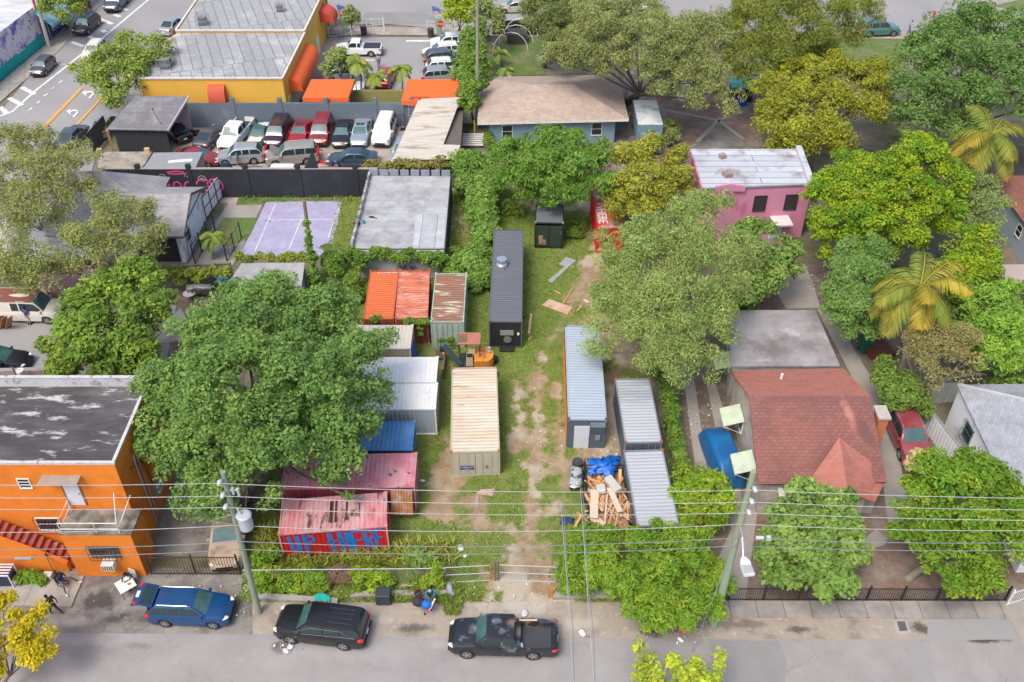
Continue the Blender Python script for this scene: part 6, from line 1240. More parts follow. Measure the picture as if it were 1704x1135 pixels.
def car(kind, label, cat, front, rear, pm, group=None, z=.03, name=None, scale=1.0, skip=(), lift=0):
 """front, rear: photo points of the bumpers near z = 0.5"""
 A, B = P(*front, .5), P(*rear, .5); c = (A + B) / 2; d = A - B; rz = math.atan2(d.y, d.x)
 nm = {'sedan': 'parked_car', 'coupe': 'parked_car', 'mini': 'parked_car', 'suv': 'parked_car', 'bigsuv': 'parked_car', 'minivan': 'minivan', 'van': 'van', 'pickup': 'pickup_truck', 'pickup_short': 'pickup_truck'}[kind]
 t = thing(name or nm, label, cat, (c.x, c.y, z), rz, group); t.scale = (scale,) * 3; ps = {}
 for n, me, painted, subs in car_meshes(kind):
  if n in skip: continue
  o = bpy.data.objects.new(n, me); COL.objects.link(o); o.parent = t; ps.setdefault(n, []).append(o)
  if painted: o.material_slots[0].link = 'OBJECT'; o.material_slots[0].material = pm
  for sn, sm in subs: so = bpy.data.objects.new(sn, sm); COL.objects.link(so); so.parent = o
 k_ = KINDS[kind]
 if k_.get('bed') and 'weathered' not in label:
  b0, b1 = k_['bed']; mb = MB(); cov = 'cover' in label; mb.box((k_['L'] / 2 - (b0 + b1) / 2, 0, k_['deck'] + .01 if cov else .645), (b1 - b0 - .12, k_['W'] - .28, .03)); mb.build('bed_cover' if cov else 'bed_liner', mat('bed_dark', (.03, .032, .05), var=.2), t, local=True)
 return t, ps
pm = paintm
BLUEC = pm('blue', (.009, .065, .19)); BLKC = pm('black', (.012, .013, .016), metal=.1); BLKW = pm('black_worn', (.016, .018, .022), rough=.4, metal=.1, c2=(.16, .19, .22), c2s=.8, c2t=.6, c2w=.05, c3=(.28, .15, .08), c3s=.55, c3t=.68, c3w=.05)
WHC_ = pm('white', (.72, .73, .74), metal=0); SILC = pm('silver', (.42, .44, .46), metal=.5); GRYC = pm('grey', (.10, .11, .13), metal=.4); DBLC = pm('blue_grey', (.055, .085, .13), metal=.4); REDC = pm('red', (.38, .02, .03)); MARC = pm('maroon', (.27, .035, .045)); TEALC = pm('teal', (.03, .12, .13)); PURC = pm('dark_purple', (.045, .025, .045)); TANC = pm('champagne', (.36, .34, .3), metal=.4); CREC = pm('cream', (.66, .62, .54), metal=0); SBLC = pm('ice_blue', (.33, .4, .46), metal=.4); REDV = pm('faded_red', (.30, .045, .06), c2=(.4, .12, .13), c2s=.5, c2t=.52, c2w=.15)
# three cars on the near street
bc, bps = car('suv', 'blue crossover with its tailgate raised, parked before the orange building', 'car', (391, 1018), (247, 1012), BLUEC, skip=('rear_window', 'roof_rail'))
hl = KINDS['suv']['L'] / 2
mb = MB(); mb.slab([(-hl + .55, -.72, 1.66), (-hl + .55, .72, 1.66), (-hl - .15, .72, 1.86), (-hl - .15, -.72, 1.86)], .06); mb.slab([(-hl - .15, -.72, 1.86), (-hl - .15, .72, 1.86), (-hl - .62, .7, 1.72), (-hl - .62, -.7, 1.72)], .08); tg = mb.build('tailgate', BLUEC, bc, local=True)
mb = MB(); mb.slab([(-hl + .42, -.58, 1.712), (-hl + .42, .58, 1.712), (-hl - .1, .58, 1.86), (-hl - .1, -.58, 1.86)], .02); mb.build('rear_window', CGL, tg, local=True)
for y in (-.6, .6): mb = MB(); mb.box((-hl - .42, y, 1.80), (.2, .16, .06)); mb.build('taillight', TAILL, tg, local=True)
mb = MB(); mb.box((-hl - .4, 0, 1.805), (.18, .4, .03)); mb.build('number_plate', PLATE, tg, local=True)
mb = MB(); mb.box((-hl + .33, 0, 1.1), (.3, 1.2, .75)); mb.build('boot_opening', UNDER, bc, local=True)
mb = MB(); mb.box((-hl + .2, .2, .9), (.25, .5, .4)); mb.build('boot_load', mat('red_cloth', (.5, .02, .03)), bc, local=True)
for sg in (1, -1): mb = MB(); mb.tube([(.35, sg * .62, 1.66), (.2, sg * .62, 1.72), (-1.5, sg * .62, 1.71), (-1.65, sg * .62, 1.65)], .014, 5); mb.build('roof_rail', CHROME, bc, local=True)
kc, kps = car('bigsuv', 'glossy black seven seat crossover parked between utility pole and cart', 'car', (463, 1036), (612, 1054), BLKC, skip=('roof_rail',))
for sg in (1, -1):
 mb = MB(); mb.tube([(1.25, sg * .935, 1.24), (.4, sg * .87, 1.68), (-1.4, sg * .87, 1.67), (-2.1, sg * .93, 1.25), (1.2, sg * .965, 1.17)], .013, 4); mb.build('window_trim', CHROME, kc, local=True)
for y in (-.45, -.15, .15, .45): mb = MB(); mb.tube([(-.5, y, 1.885), (-1.9, y, 1.88)], .016, 4); mb.build('roof_rib', BLKC, kc, local=True)
stain(BLKW, [sp(862, 1038, .75, .5, 0, (.27, .17, .11), .75, 1.9), sp(790, 1044, .7, .55, 0, (.2, .23, .26), .7, 1.2), sp(835, 1050, .4, .3, 0, (.13, .14, .16), .7, 1.9)])
wk, wps = car('pickup', 'weathered black pickup with peeling roof paint and open bed', 'pickup truck', (747, 1062), (928, 1066), BLKW)
mb = MB(); mb.box((-1.75, .05, .64), (1.75, 1.5, .035)); mb.build('bed_liner', mat('bed_liner', (.045, .05, .056), rough=.7, var=.2, c2=(.16, .17, .18), c2s=1.5, c2t=.66, c2w=.03, stretch=(.6, 3, 1)), wk, local=True)
for y in (-.99,): mb = MB(); mb.tube([(1.35, y, .36), (1.2, y - .04, .33), (-.5, y - .04, .33), (-.65, y, .36)], .045, 6); mb.build('side_step', CHROME, wk, local=True)
for sz, c_, rz_, lab, m in (((1.1, .12, .05), (-.85, .1, .78), 1.55, 'pale timber offcut standing across the black pickup bed front', WOOD[2]), ((1.0, .1, .05), (-1.35, -.82, 1.12), .03, 'pale timber strip along the near side of the pickup bed', WOOD[0])):
 mb = MB(); q = wk.matrix_basis @ Vector(c_); mb.box(q, sz, rz=rz_ + wk.rotation_euler.z); single(mb, 'timber_board', m, lab, 'board')
mb = MB(); q = wk.matrix_basis @ Vector((-1.0, .6, .8)); mb.box(q, (.25, .35, .3), rz=.2, top=(.6, .6)); single(mb, 'jug', mat('pale_jug', (.5, .52, .5)), 'pale plastic jug in the front corner of the pickup bed', 'jug')
# back lot, facing the viewer
grow = 'cars packed in the walled lot'
for a in (('coupe', 'dark grey coupe seen from behind, first in the lot beside the garage', 'car', (364, 213), (334, 245), GRYC), ('pickup', 'white pickup with open bed in the walled lot', 'pickup truck', (376, 247), (410, 205), WHC_), ('sedan', 'teal saloon with cream hood between white pickup and purple van', 'car', (421, 247), (445, 207), TEALC),
   ('minivan', 'dark purple minivan in the walled lot', 'van', (452, 245), (474, 202), PURC), ('coupe', 'bright red low car in the row against the slate wall', 'car', (492, 240), (508, 206), REDC), ('minivan', 'dull red minivan with slim grille in the walled lot', 'van', (529, 242), (542, 200), MARC),
   ('sedan', 'black saloon in the row against the slate wall', 'car', (565, 244), (576, 204), BLKC), ('sedan', 'silver blue saloon with sunroof in the row against slate wall', 'car', (596, 242), (606, 203), SBLC), ('bigsuv', 'white sport utility last in the row against the slate wall', 'car', (632, 243), (647, 201), WHC_),
   ('sedan', 'ice blue saloon half under the corrugated shed roof', 'car', (663, 272), (677, 232), SBLC), ('suv', 'silver crossover with one door open in front of the pickup row', 'car', (366, 264), (436, 259), SILC), ('bigsuv', 'champagne estate with raised hood in the walled lot', 'car', (446, 266), (528, 259), TANC),
   ('sedan', 'blue grey saloon parked crosswise before the row of cars', 'car', (547, 266), (626, 265), DBLC), ('sedan', 'black car tucked under the mauve garage roof', 'car', (283, 212), (300, 226), BLKC), ('sedan', 'maroon car nose in behind the grey roofed shed', 'car', (352, 266), (305, 262), MARC)):
 t, ps = car(*a, group=grow, z=.05)
 if 'cream hood' in a[1]:
  mb = MB(); mb.box((1.55, 0, .96), (1.0, 1.35, .02)); mb.build('hood', CREC, t, local=True)
 if 'raised hood' in a[1]:
  mb = MB(); mb.slab([(1.2, -.75, 1.2), (1.2, .75, 1.2), (1.95, .72, 1.85), (1.95, -.72, 1.85)], .05); mb.build('hood', TANC, t, local=True)
 if 'door open' in a[1]:
  mb = MB(); mb.box((.25, 1.25 if math.cos(t.rotation_euler.z) < 0 else -1.25, .85), (.08, .9, 1.0)); mb.build('open_door', SILC, t, local=True)
 if 'sunroof' in a[1] or 'red low' in a[1]:
  mb = MB(); k_ = KINDS['sedan' if 'silver' in a[1] else 'coupe']; mb.box((k_['L'] / 2 - k_['rf'] - .45, 0, k_['H'] + .004), (.5, .8, .02)); mb.build('sunroof', CGL, t, local=True)
gfr = 'cars just behind the black wall'
for a in (('suv', 'white car roof just showing over the black wall', 'car', (505, 297), (460, 297), WHC_), ('sedan', 'maroon car roof just showing over the black wall', 'car', (575, 297), (527, 298), MARC), ('sedan', 'grey car roof showing left of the champagne estate', 'car', (450, 296), (405, 297), GRYC), ('sedan', 'dark car roof showing over the wall beside vines', 'car', (640, 299), (596, 299), DBLC)): car(*a, group=gfr, z=.05)
# shop parking lot
gl = 'cars in the shop parking lot'
for a in (('pickup_short', 'white pickup with dark bed cover in the shop parking lot', 'pickup truck', (562, 84), (632, 84), WHC_), ('suv', 'white crossover farthest back in the column beside the trees', 'car', (721, 74), (776, 72), WHC_), ('suv', 'long white crossover second back in the column, nose to the left', 'car', (702, 92), (770, 86), WHC_),
   ('suv', 'dark blue grey crossover among white cars beside the trees', 'car', (762, 97), (716, 101), GRYC), ('suv', 'white estate between dark crossover and nearest white coupe', 'car', (768, 113), (718, 116), WHC_), ('suv', 'pale silver crossover nearest the orange canopy', 'car', (764, 127), (708, 131), SILC), ('suv', 'red hatchback behind the middle palm', 'car', (649, 117), (634, 146), REDC),
   ('sedan', 'silver saloon behind the leafy tree in the lot', 'car', (600, 122), (543, 126), SILC), ('sedan', 'white car nose behind the left orange canopy', 'car', (594, 147), (598, 124), WHC_)): car(*a, group=gl, z=.05)
# avenue
ga = 'cars on the avenue'
for a in (('bigsuv', 'black pickup-like sport utility parked farthest up the avenue kerb', 'car', (183, 18), (206, -6), GRYC), ('suv', 'black crossover parked at the kerb beneath the corner tree', 'car', (131, 56), (158, 33), BLKC), ('mini', 'small dark hatchback parked beside the mural', 'car', (60, 124), (83, 101), GRYC), ('suv', 'cream crossover driving toward the viewer on the avenue', 'car', (147, 104), (170, 76), CREC),
   ('sedan', 'silver saloon driving away at the top of the avenue', 'car', (300, 35), (277, 53), SILC), ('sedan', 'dark grey saloon waiting by the yellow lane line', 'car', (137, 213), (105, 246), GRYC), ('sedan', 'silver saloon at the kerb beside the mauve garage', 'car', (190, 194), (163, 225), SILC)): car(*a, group=ga, z=.08)
car('sedan', 'beige saloon on the cross street behind the rear trees', 'car', (822, 14), (893, 12), pm('beige', (.5, .45, .38), metal=.3), z=.05)
car('bigsuv', 'teal old sport utility passing on the far street', 'car', (1494, 50), (1428, 53), pm('old_teal', (.09, .2, .2)), z=.05)
car('suv', 'white car on far street in a gap of trees', 'car', (1085, 14), (1020, 14), WHC_, z=.05)
# left yard: rusty-roofed van, black car; old truck behind the gate
vt, vps = car('van', 'white van with rust covered roof in the left yard', 'van', (106, 520), (-10, 518), pm('van_white', (.62, .6, .54), metal=0, rough=.5), z=.06)
mb = MB(); k_ = KINDS['van']; mb.slab([(-2.45, -.86, 2.06), (1.05, -.86, 2.06), (1.05, .86, 2.06), (-2.45, .86, 2.06)], .02); mb.build('rusty_roof', mat('van_roof_rust', (.2, .075, .045), var=.2, c2=(.6, .55, .48), c2s=.7, c2t=.6, c2w=.03, stretch=(.5, 2, 1)), vt, local=True)
car('sedan', 'black saloon nose beside the pinkish wall on the left', 'car', (52, 602), (-62, 600), BLKC, z=.06)
ot, ops_ = car('pickup', 'old truck with tan hood and missing bumper behind the brown gate', 'pickup truck', (377, 930), (388, 838), pm('tan_hood', (.42, .31, .22), rough=.6, metal=0, coat=0, var=.15, c2=(.2, .13, .09), c2s=.9, c2t=.6), z=.06)
# red sport utility beside the bungalow
car('bigsuv', 'faded red sport utility parked beside the bungalow chimney', 'car', (1528, 772), (1488, 684), REDV, z=.06, scale=1.0)
bt_ = thing('box_truck', 'old teal truck with white flaking roof beside the tan house', 'truck', P(1074, 226)); q = P(1074, 226, 0)
mb = MB(); mb.box((q.x, q.y, 1.55), (2.5, 5.4, 2.1)); b_ = mb.build('cargo_box', mat('faded_teal', (.16, .26, .3), var=.1), bt_)
mb = MB(); mb.box((q.x, q.y, 2.62), (2.4, 5.3, .05)); mb.build('roof', mat('flaking_white_roof', (.66, .67, .68), var=.1, c2=(.22, .34, .38), c2s=.35, c2t=.56, c2w=.08), bt_)
mb = MB(); mb.box((q.x, q.y - 3.5, 1.2), (2.2, 1.6, 1.5), top=(.85, .7)); mb.build('cab', MATS['faded_teal'], bt_)
for x in (-1, 1):
 for y in (-3.4, 1.7): mb = MB(); mb.tube([(q.x + x * 1.1 - .14, q.y + y, .42), (q.x + x * 1.1 + .14, q.y + y, .42)], .42, 14); mb.build('wheel', TYRE, bt_)
mb = MB(); y_ = q.y + 3.4; mb.box((q.x - .3, y_, .75), (2.4, .12, .3)); mb.box((q.x - 1.4, y_, .3), (.15, .15, .6)); mb.box((q.x + .8, y_, .3), (.15, .15, .6)); single(mb, 'barrier', mat('yellow_barrier', (.5, .42, .12)), 'yellow barrier board behind the old teal truck', 'barrier')
# covered car
def covered(px, label):
 c = P(*px); t = MB(); n, m_ = 30, 20; L_, W_, = 5.0, 2.05
 rnd = random.Random(2); ca, sa = math.cos(R(97)), math.sin(R(97))
 for i in range(n + 1):
  for j in range(m_ + 1):
   u = i / n * 2 - 1; v = j / m_ * 2 - 1
   x = u * L_ / 2; y = v * W_ / 2 * (1 - .12 * abs(u) ** 3)
   prof = .95 + .62 * (smooth01((1 - abs(u + .05)) / .62)) ; edge = smooth01((1 - abs(v)) / .34) * smooth01((1 - abs(u)) / .12)
   z = .12 + (prof - .12) * edge ** .45 + .03 * math.sin(9 * u + 3 * v) * edge + rnd.uniform(-.015, .015)
   t.v.append((c.x + x * ca - y * sa, c.y + x * sa + y * ca, z))
 for i in range(n):
  for j in range(m_): a = i * (m_ + 1) + j; t.face((a, a + m_ + 1, a + m_ + 2, a + 1))
 o = single(t, 'covered_car', mat('car_cover_blue', (.008, .085, .24), rough=.45, var=.15, vs=1.2, c2=(.01, .13, .34), c2s=.4, c2t=.5, c2w=.15, bump=.3, bs=5), label, 'car', smooth=True)
covered((1200, 768), 'car under a dark blue cover beside the bungalow')
# ------------------------------------------------------------------ people
SKIN = mat('skin_brown', (.12, .06, .038), rough=.6, var=.08)
def figure(name, label, loc, rz, J, clothes, hair=(.012, .01, .01), hat=None):
 """J: joint positions (m, x forward). Body: one continuous skinned surface; clothes, hair and shoes are its children"""
 t = thing(name, label, 'person', loc, rz); J = {k: Vector(v) for k, v in J.items()}
 def skin(nm, chain, mat_, par, sub=1):
  """chain: list of (joint name or vector, radius, parent index)"""
  me = bpy.data.meshes.new(nm); vs = [tuple(J[p] if isinstance(p, str) else p) for p, r, q in chain]; me.from_pydata(vs, [(q, i) for i, (p, r, q) in enumerate(chain) if q is not None], [])
  o = bpy.data.objects.new(nm, me); COL.objects.link(o); md = o.modifiers.new('s', 'SKIN'); sv = me.skin_vertices[0].data
  for i, (p, r, q) in enumerate(chain): sv[i].radius = r if isinstance(r, tuple) else (r, r); sv[i].use_root = (i == 0)
  s2 = o.modifiers.new('u', 'SUBSURF'); s2.levels = sub; s2.render_levels = sub
  dg = bpy.context.evaluated_depsgraph_get(); dg.update(); m2 = bpy.data.meshes.new_from_object(o.evaluated_get(dg)); bpy.data.objects.remove(o)
  m2.materials.clear(); m2.materials.append(mat_); m2.polygons.foreach_set('use_smooth', [True] * len(m2.polygons)); m2.name = nm
  o = bpy.data.objects.new(nm, m2); COL.objects.link(o); o.parent = par; return o
 lerp = lambda a, b, f: J[a].lerp(J[b], f)
 chain = [('pelvis', (.13, .1), None), (lerp('pelvis', 'chest', .5), (.12, .095), 0), ('chest', (.15, .1), 1), ('neck', .052, 2), (lerp('neck', 'head', .45), .075, 3), ('head', (.078, .092), 4), (J['head'] + (J['head'] - J['neck']).normalized() * .09, (.06, .068), 5)]
 fingers = []
 for s in 'LR':
  b = len(chain); chain += [('sh' + s, .06, 2), ('el' + s, .042, b), ('wr' + s, .028, b + 1)]
  d = (J['wr' + s] - J['el' + s]).normalized(); side = d.cross(Vector((0, 0, 1)));  side = side.normalized() if side.length > .1 else Vector((0, 1, 0))
  chain += [(J['wr' + s] + d * .07, (.04, .018), b + 2)]; palm = b + 3
  for f_ in range(4):
   o_ = side * (.024 * (f_ - 1.5)); ln = (.06, .075, .07, .052)[f_]; chain += [(J['wr' + s] + d * .1 + o_, .009, palm)]; chain += [(J['wr' + s] + d * (.1 + ln) + o_ * 1.1 + Vector((0, 0, -.02)), .007, len(chain) - 1)]
  chain += [(J['wr' + s] + d * .07 + side * -.055 + Vector((0, 0, -.01)), .009, b + 2)]
 for s in 'LR':
  b = len(chain); chain += [('hip' + s, .085, 0), ('kn' + s, .056, b), ('an' + s, .04, b + 1), ('to' + s, .035, b + 2)]
 body = skin('body', chain, SKIN, t)
 hd = (J['head'] - J['neck']).normalized(); fw = Vector((1, 0, 0)); fw = (fw - hd * fw.dot(hd)).normalized(); sd = hd.cross(fw); rot = Matrix((fw, sd, hd)).transposed()
 def cap(nm, m, sc_, off):
  mb = MB(); mb.ball(J['head'] + hd * off - fw * .012, (.098 * sc_, .088 * sc_, .1 * sc_), 14, 9, rot=rot); k = [v for v in mb.v]
  mb.f = [f for f in mb.f if sum((Vector(mb.v[i]) - J['head']).dot(hd) * 1.0 - (Vector(mb.v[i]) - J['head']).dot(fw) * .55 for i in f) / 4 > .012]
  return mb.build(nm, m, body, smooth=True, local=True)
 cap('hair', mat('hair_' + name + str(len(MATS)), hair, rough=.8), 1.03, .03)
 mb = MB()
 for s_ in (-1, 1): mb.ball(J['head'] + fw * .088 + sd * s_ * .03 + hd * .012, .011, 6, 4)
 mb.ball(J['head'] + fw * .1 - hd * .015, (.016, .011, .02), 6, 4, rot=rot)
 for s_ in (-1, 1): mb.ball(J['head'] + sd * s_ * .082, (.014, .01, .026), 6, 4, rot=rot)
 mb.build('face', SKIN, body, smooth=True, local=True)
 if hat: cap('hat', hat, 1.12, .04)
 for nm, m, sleeve, leg in clothes:
  if nm == 'shirt':
   ch = [(lerp('pelvis', 'chest', .12), (.15, .12), None), (lerp('pelvis', 'chest', .5), (.145, .118), 0), (lerp('pelvis', 'chest', .98), (.165, .122), 1), (lerp('chest', 'neck', .72), (.09, .075), 2)]
   for s in 'LR':
    b = len(ch); ch += [('sh' + s, .078, 2), (lerp('sh' + s, 'el' + s, min(1, sleeve)), .06, b)]
    if sleeve > 1: ch += [(lerp('el' + s, 'wr' + s, sleeve - 1), .045, b + 1)]
   skin('shirt', ch, m, body)
  elif nm == 'trousers':
   ch = [('pelvis', (.15, .122), None), (lerp('pelvis', 'chest', .18), (.142, .112), 0)]
   for s in 'LR':
    b = len(ch); ch += [(J['hip' + s], .1, 0), (lerp('hip' + s, 'kn' + s, .95 if leg >= 1 else leg), .075, b)]
    if leg > 1: ch += [(lerp('kn' + s, 'an' + s, leg - 1), .058, b + 1)]
   skin('trousers', ch, m, body)
  elif nm == 'shoe':
   for s in 'LR':
    d = (J['to' + s] - J['an' + s]); d.z = 0; d = d.normalized() if d.length > .01 else Vector((1, 0, 0)); mb = MB(); c_ = (J['an' + s] + J['to' + s]) / 2; c_.z = min(J['to' + s].z, J['an' + s].z) + .0
    mb.tube([c_ - d * .11 + Vector((0, 0, .015)), c_ - d * .04 + Vector((0, 0, .012)), c_ + d * .08, c_ + d * .15 - Vector((0, 0, .01))], [.045, .052, .05, .028], 8); mb.build('shoe', m, body, smooth=True, local=True)
 return t
STAND = dict(pelvis=(0, 0, .95), chest=(.02, 0, 1.3), neck=(.03, 0, 1.47), head=(.05, 0, 1.62), shL=(.02, .19, 1.4), elL=(.02, .25, 1.14), wrL=(.14, .24, .93), shR=(.02, -.19, 1.4), elR=(-.04, -.25, 1.14), wrR=(.06, -.25, .92), hipL=(0, .09, .9), knL=(.05, .1, .5), anL=(-.02, .1, .09), toL=(.1, .11, .05), hipR=(0, -.09, .9), knR=(.02, -.1, .5), anR=(-.05, -.1, .09), toR=(.07, -.11, .05))
WALKJ = dict(STAND, pelvis=(0, 0, .93), chest=(.08, 0, 1.27), neck=(.12, 0, 1.43), head=(.18, 0, 1.57), shL=(.07, .19, 1.37), shR=(.07, -.19, 1.37), elL=(.2, .25, 1.13), wrL=(.42, .2, 1.05), elR=(-.14, -.24, 1.13), wrR=(-.12, -.24, .88), knL=(.22, .1, .54), anL=(.3, .1, .12), toL=(.43, .1, .07), knR=(-.02, -.1, .5), anR=(-.32, -.1, .15), toR=(-.22, -.1, .05))
SITJ = dict(pelvis=(0, 0, .5), chest=(.04, 0, .85), neck=(.07, 0, 1.02), head=(.12, 0, 1.17), shL=(.04, .19, .95), elL=(.12, .25, .7), wrL=(.34, .16, .66), shR=(.04, -.19, .95), elR=(.12, -.25, .7), wrR=(.34, -.16, .66), hipL=(.02, .1, .48), knL=(.42, .17, .5), anL=(.45, .2, .1), toL=(.57, .22, .05), hipR=(.02, -.1, .48), knR=(.42, -.17, .5), anR=(.45, -.2, .1), toR=(.57, -.22, .05))
cl = lambda n, c: mat('cloth_' + n, c, rough=.85, var=.15, vs=6)
BT, BL_, NV, TL = cl('black', (.018, .018, .02)), cl('charcoal', (.03, .03, .035)), cl('navy', (.02, .04, .1)), cl('teal', (.01, .2, .22))
WS_, GRS, JN, KH, ORS = cl('white', (.6, .6, .6)), cl('grey', (.3, .32, .36)), cl('denim', (.05, .1, .22)), cl('khaki', (.3, .25, .18)), cl('orange', (.5, .1, .03))
figure('person', 'person in black shirt and trousers walking past the orange stairs', P(95, 1021, .02), R(165), WALKJ, [('shirt', BT, .6, 0), ('trousers', BL_, 0, 1.9), ('shoe', SKIN, 0, 0)])
SIT2 = dict(SITJ, knL=(.4, .34, .5), anL=(.75, .45, .12), toL=(.87, .5, .1), knR=(.4, -.3, .48), anR=(.62, -.5, .12), toR=(.74, -.56, .09))
figure('person', 'person in navy shirt sitting beside the iron gate at the stairs', P(106, 974, .16), R(-20), SIT2, [('shirt', NV, .7, 0), ('trousers', cl('patterned', (.13, .15, .2)), 0, 1.1), ('shoe', WS_, 0, 0)])
def chair(label, loc, rz, m):
 t = thing('chair', label, 'chair', loc, rz); mb = MB(); mb.box((0, 0, .42), (.46, .46, .05)); mb.build('seat', m, t, local=True); mb = MB(); mb.box((-.22, 0, .68), (.04, .46, .45)); mb.build('backrest', m, t, local=True)
 for x in (-.2, .2):
  for y in (-.2, .2): mb = MB(); mb.beam((x, y, 0), (x, y, .4), .035); mb.build('leg', m, t, local=True)
chair('dark chair under the person beside the iron gate', P(106, 974, .14), R(-20), mat('dark_chair', (.03, .03, .05)))
chair('white plastic chair under the person at the white table', P(221, 968, .03), R(-110), mat('white_plastic', (.6, .62, .6)))
SITT = dict(SITJ, chest=(.1, 0, .82), neck=(.2, 0, .96), head=(.3, 0, 1.08), shL=(.12, .19, .92), shR=(.12, -.19, .92), elL=(.3, .26, .74), wrL=(.5, .16, .78), elR=(.3, -.26, .74), wrR=(.52, -.12, .78))
figure('person', 'person in dark top leaning over the white table', P(221, 968, .03), R(-110), SITT, [('shirt', cl('dark_purple', (.03, .02, .03)), .4, 0), ('trousers', cl('pale_green', (.2, .28, .26)), 0, 1.8), ('shoe', BL_, 0, 0)])
tb_ = thing('table', 'small white folding table beside the raised blue tailgate', 'table', P(214, 985, .02), R(40)); mb = MB(); mb.box((0, 0, .72), (.95, .95, .04)); mb.build('tabletop', mat('white_table', (.68, .7, .69), var=.05), tb_, local=True)
for x in (-.4, .4):
 for y in (-.4, .4): mb = MB(); mb.beam((x, y, 0), (x * .9, y * .9, .7), .03); mb.build('leg', BLACKM, tb_, local=True)
mb = MB(); q = P(215, 972, .765); mb.tube([q, q + Vector((0, 0, .03))], [.09, .1], 10); single(mb, 'bowl', mat('orange_food', (.5, .18, .06)), 'small orange bowl of food on the white table', 'bowl')
SITC = dict(SITJ, pelvis=(0, 0, .42), chest=(.12, 0, .74), neck=(.22, 0, .89), head=(.3, 0, 1.02), shL=(.13, .19, .84), shR=(.13, -.19, .84), elL=(.34, .25, .62), wrL=(.5, .14, .66), elR=(.3, -.25, .62), wrR=(.46, -.18, .5), hipL=(.02, .1, .42), hipR=(.02, -.1, .42), knL=(.42, .2, .48), anL=(.42, .32, .1), toL=(.52, .4, .05), knR=(.4, -.17, .48))
figure('person', 'person in teal jacket sitting on the kerb beside a loaded cart', P(716, 994, .12), R(-80), SITC, [('shirt', TL, 1.8, 0), ('trousers', cl('slate', (.07, .09, .13)), 0, 1.9), ('shoe', cl('brown', (.08, .05, .04)), 0, 0)], hair=(.3, .28, .26), hat=mat('grey_cap', (.36, .33, .31)))
figure('person', 'person in blue shirt and tan trousers beside the rusty van', P(50, 540, .03), R(80), STAND, [('shirt', cl('royal_blue', (.02, .08, .3)), .6, 0), ('trousers', KH, 0, 1.9), ('shoe', BL_, 0, 0)])
figure('person', 'person in pale shirt standing in the shop parking lot', P(631, 113, .05), R(-90), STAND, [('shirt', cl('pale_blue', (.35, .42, .55)), .7, 0), ('trousers', cl('greenish', (.1, .17, .14)), 0, 1.9), ('shoe', BL_, 0, 0)])
figure('person', 'person in blue hooded top walking on the far pavement', P(1511, 56, .05), R(20), WALKJ, [('shirt', cl('faded_blue', (.26, .3, .45)), 1.9, 0), ('trousers', JN, 0, 1.9), ('shoe', BL_, 0, 0)], hat=cl('hood_blue', (.08, .12, .35)))
for p_, lab, s_, tr__ in (((143, 22), 'person in orange top standing outside the corner shops', ORS, BL_), ((152, 20), 'person in black with bare legs outside the corner shops', BT, BT), ((137, 31), 'person in lilac cap and top behind the black crossover', cl('lilac', (.3, .25, .5)), JN)):
 figure('person', lab, P(*p_, .15), R(-60), STAND, [('shirt', s_, .7, 0), ('trousers', tr__, 0, 1.1 if 'bare' in lab else 1.9), ('shoe', BL_, 0, 0)], hat=cl('lilac', (0, 0, 0)) if 'lilac' in lab else None)
# cart
ct = thing('shopping_cart', 'wire cart loaded with bags beside the person in teal', 'cart', P(705, 1012, .02), R(-50))
mb = MB()
for x in np.linspace(-.45, .45, 8): mb.tube([(x, -.28, .45), (x, -.3, .95)], .012, 4); mb.tube([(x, .28, .45), (x, .3, .95)], .012, 4); mb.tube([(x, -.28, .45), (x, .28, .45)], .012, 4)
for z in (.45, .7, .95): mb.tube([(-.45, -.29, z), (.45, -.29, z), (.45, .29, z), (-.45, .29, z), (-.45, -.29, z)], .014, 4)
mb.build('basket', GREYM, ct, local=True)
mb = MB(); mb.tube([(-.45, -.25, .95), (-.62, -.22, 1.05), (-.62, .22, 1.05), (-.45, .25, .95)], .02, 6); mb.build('handle', mat('red_handle', (.5, .03, .03)), ct, local=True)
for x in (-.4, .4):
 for y in (-.22, .22): mb = MB(); mb.tube([(x, y - .02, .07), (x, y + .02, .07)], .07, 10); mb.beam((x, y, .1), (x, y, .45), .02); mb.build('caster', BLACKM, ct, local=True)
for lab, p_, r_, m in (('dark purple stuffed bag riding in the wire cart', (696, 1001), (.34, .3, .3), cl('bag_purple', (.03, .025, .04))), ('bright blue bag riding in the wire cart', (710, 1006), (.3, .26, .3), cl('bag_blue', (.01, .13, .5))), ('black rucksack resting on the kerb beside the cart', (698, 989), (.32, .26, .3), BT)):
 mb = MB(); z = .95 if 'riding' in lab else .35; mb.ball(P(*p_, z), r_, 10, 7); rn_ = random.Random(3); mb.v = [(x + rn_.uniform(-.03, .03), y + rn_.uniform(-.03, .03), z_) for x, y, z_ in mb.v]; single(mb, 'bag', m, lab, 'bag', smooth=True)
mb = MB(); mb.beam(P(712, 1020, .6), P(724, 996, 1.3), .1, .03); single(mb, 'placard', mat('red_white', (.65, .6, .6), c2=(.6, .02, .05), c2s=2.5, c2t=.5, c2w=.02), 'red and white strip leaning on the wire cart', 'strip')
mb = MB(); mb.box(P(638, 992, .5), (.85, .7, .85)); o = single(mb, 'black_bin', mat('black_lid', (.035, .045, .055), rough=.5, var=.2), 'square black lidded box standing at the kerb', 'box'); md = o.modifiers.new('bevel', 'BEVEL'); md.width = .06; md.segments = 2
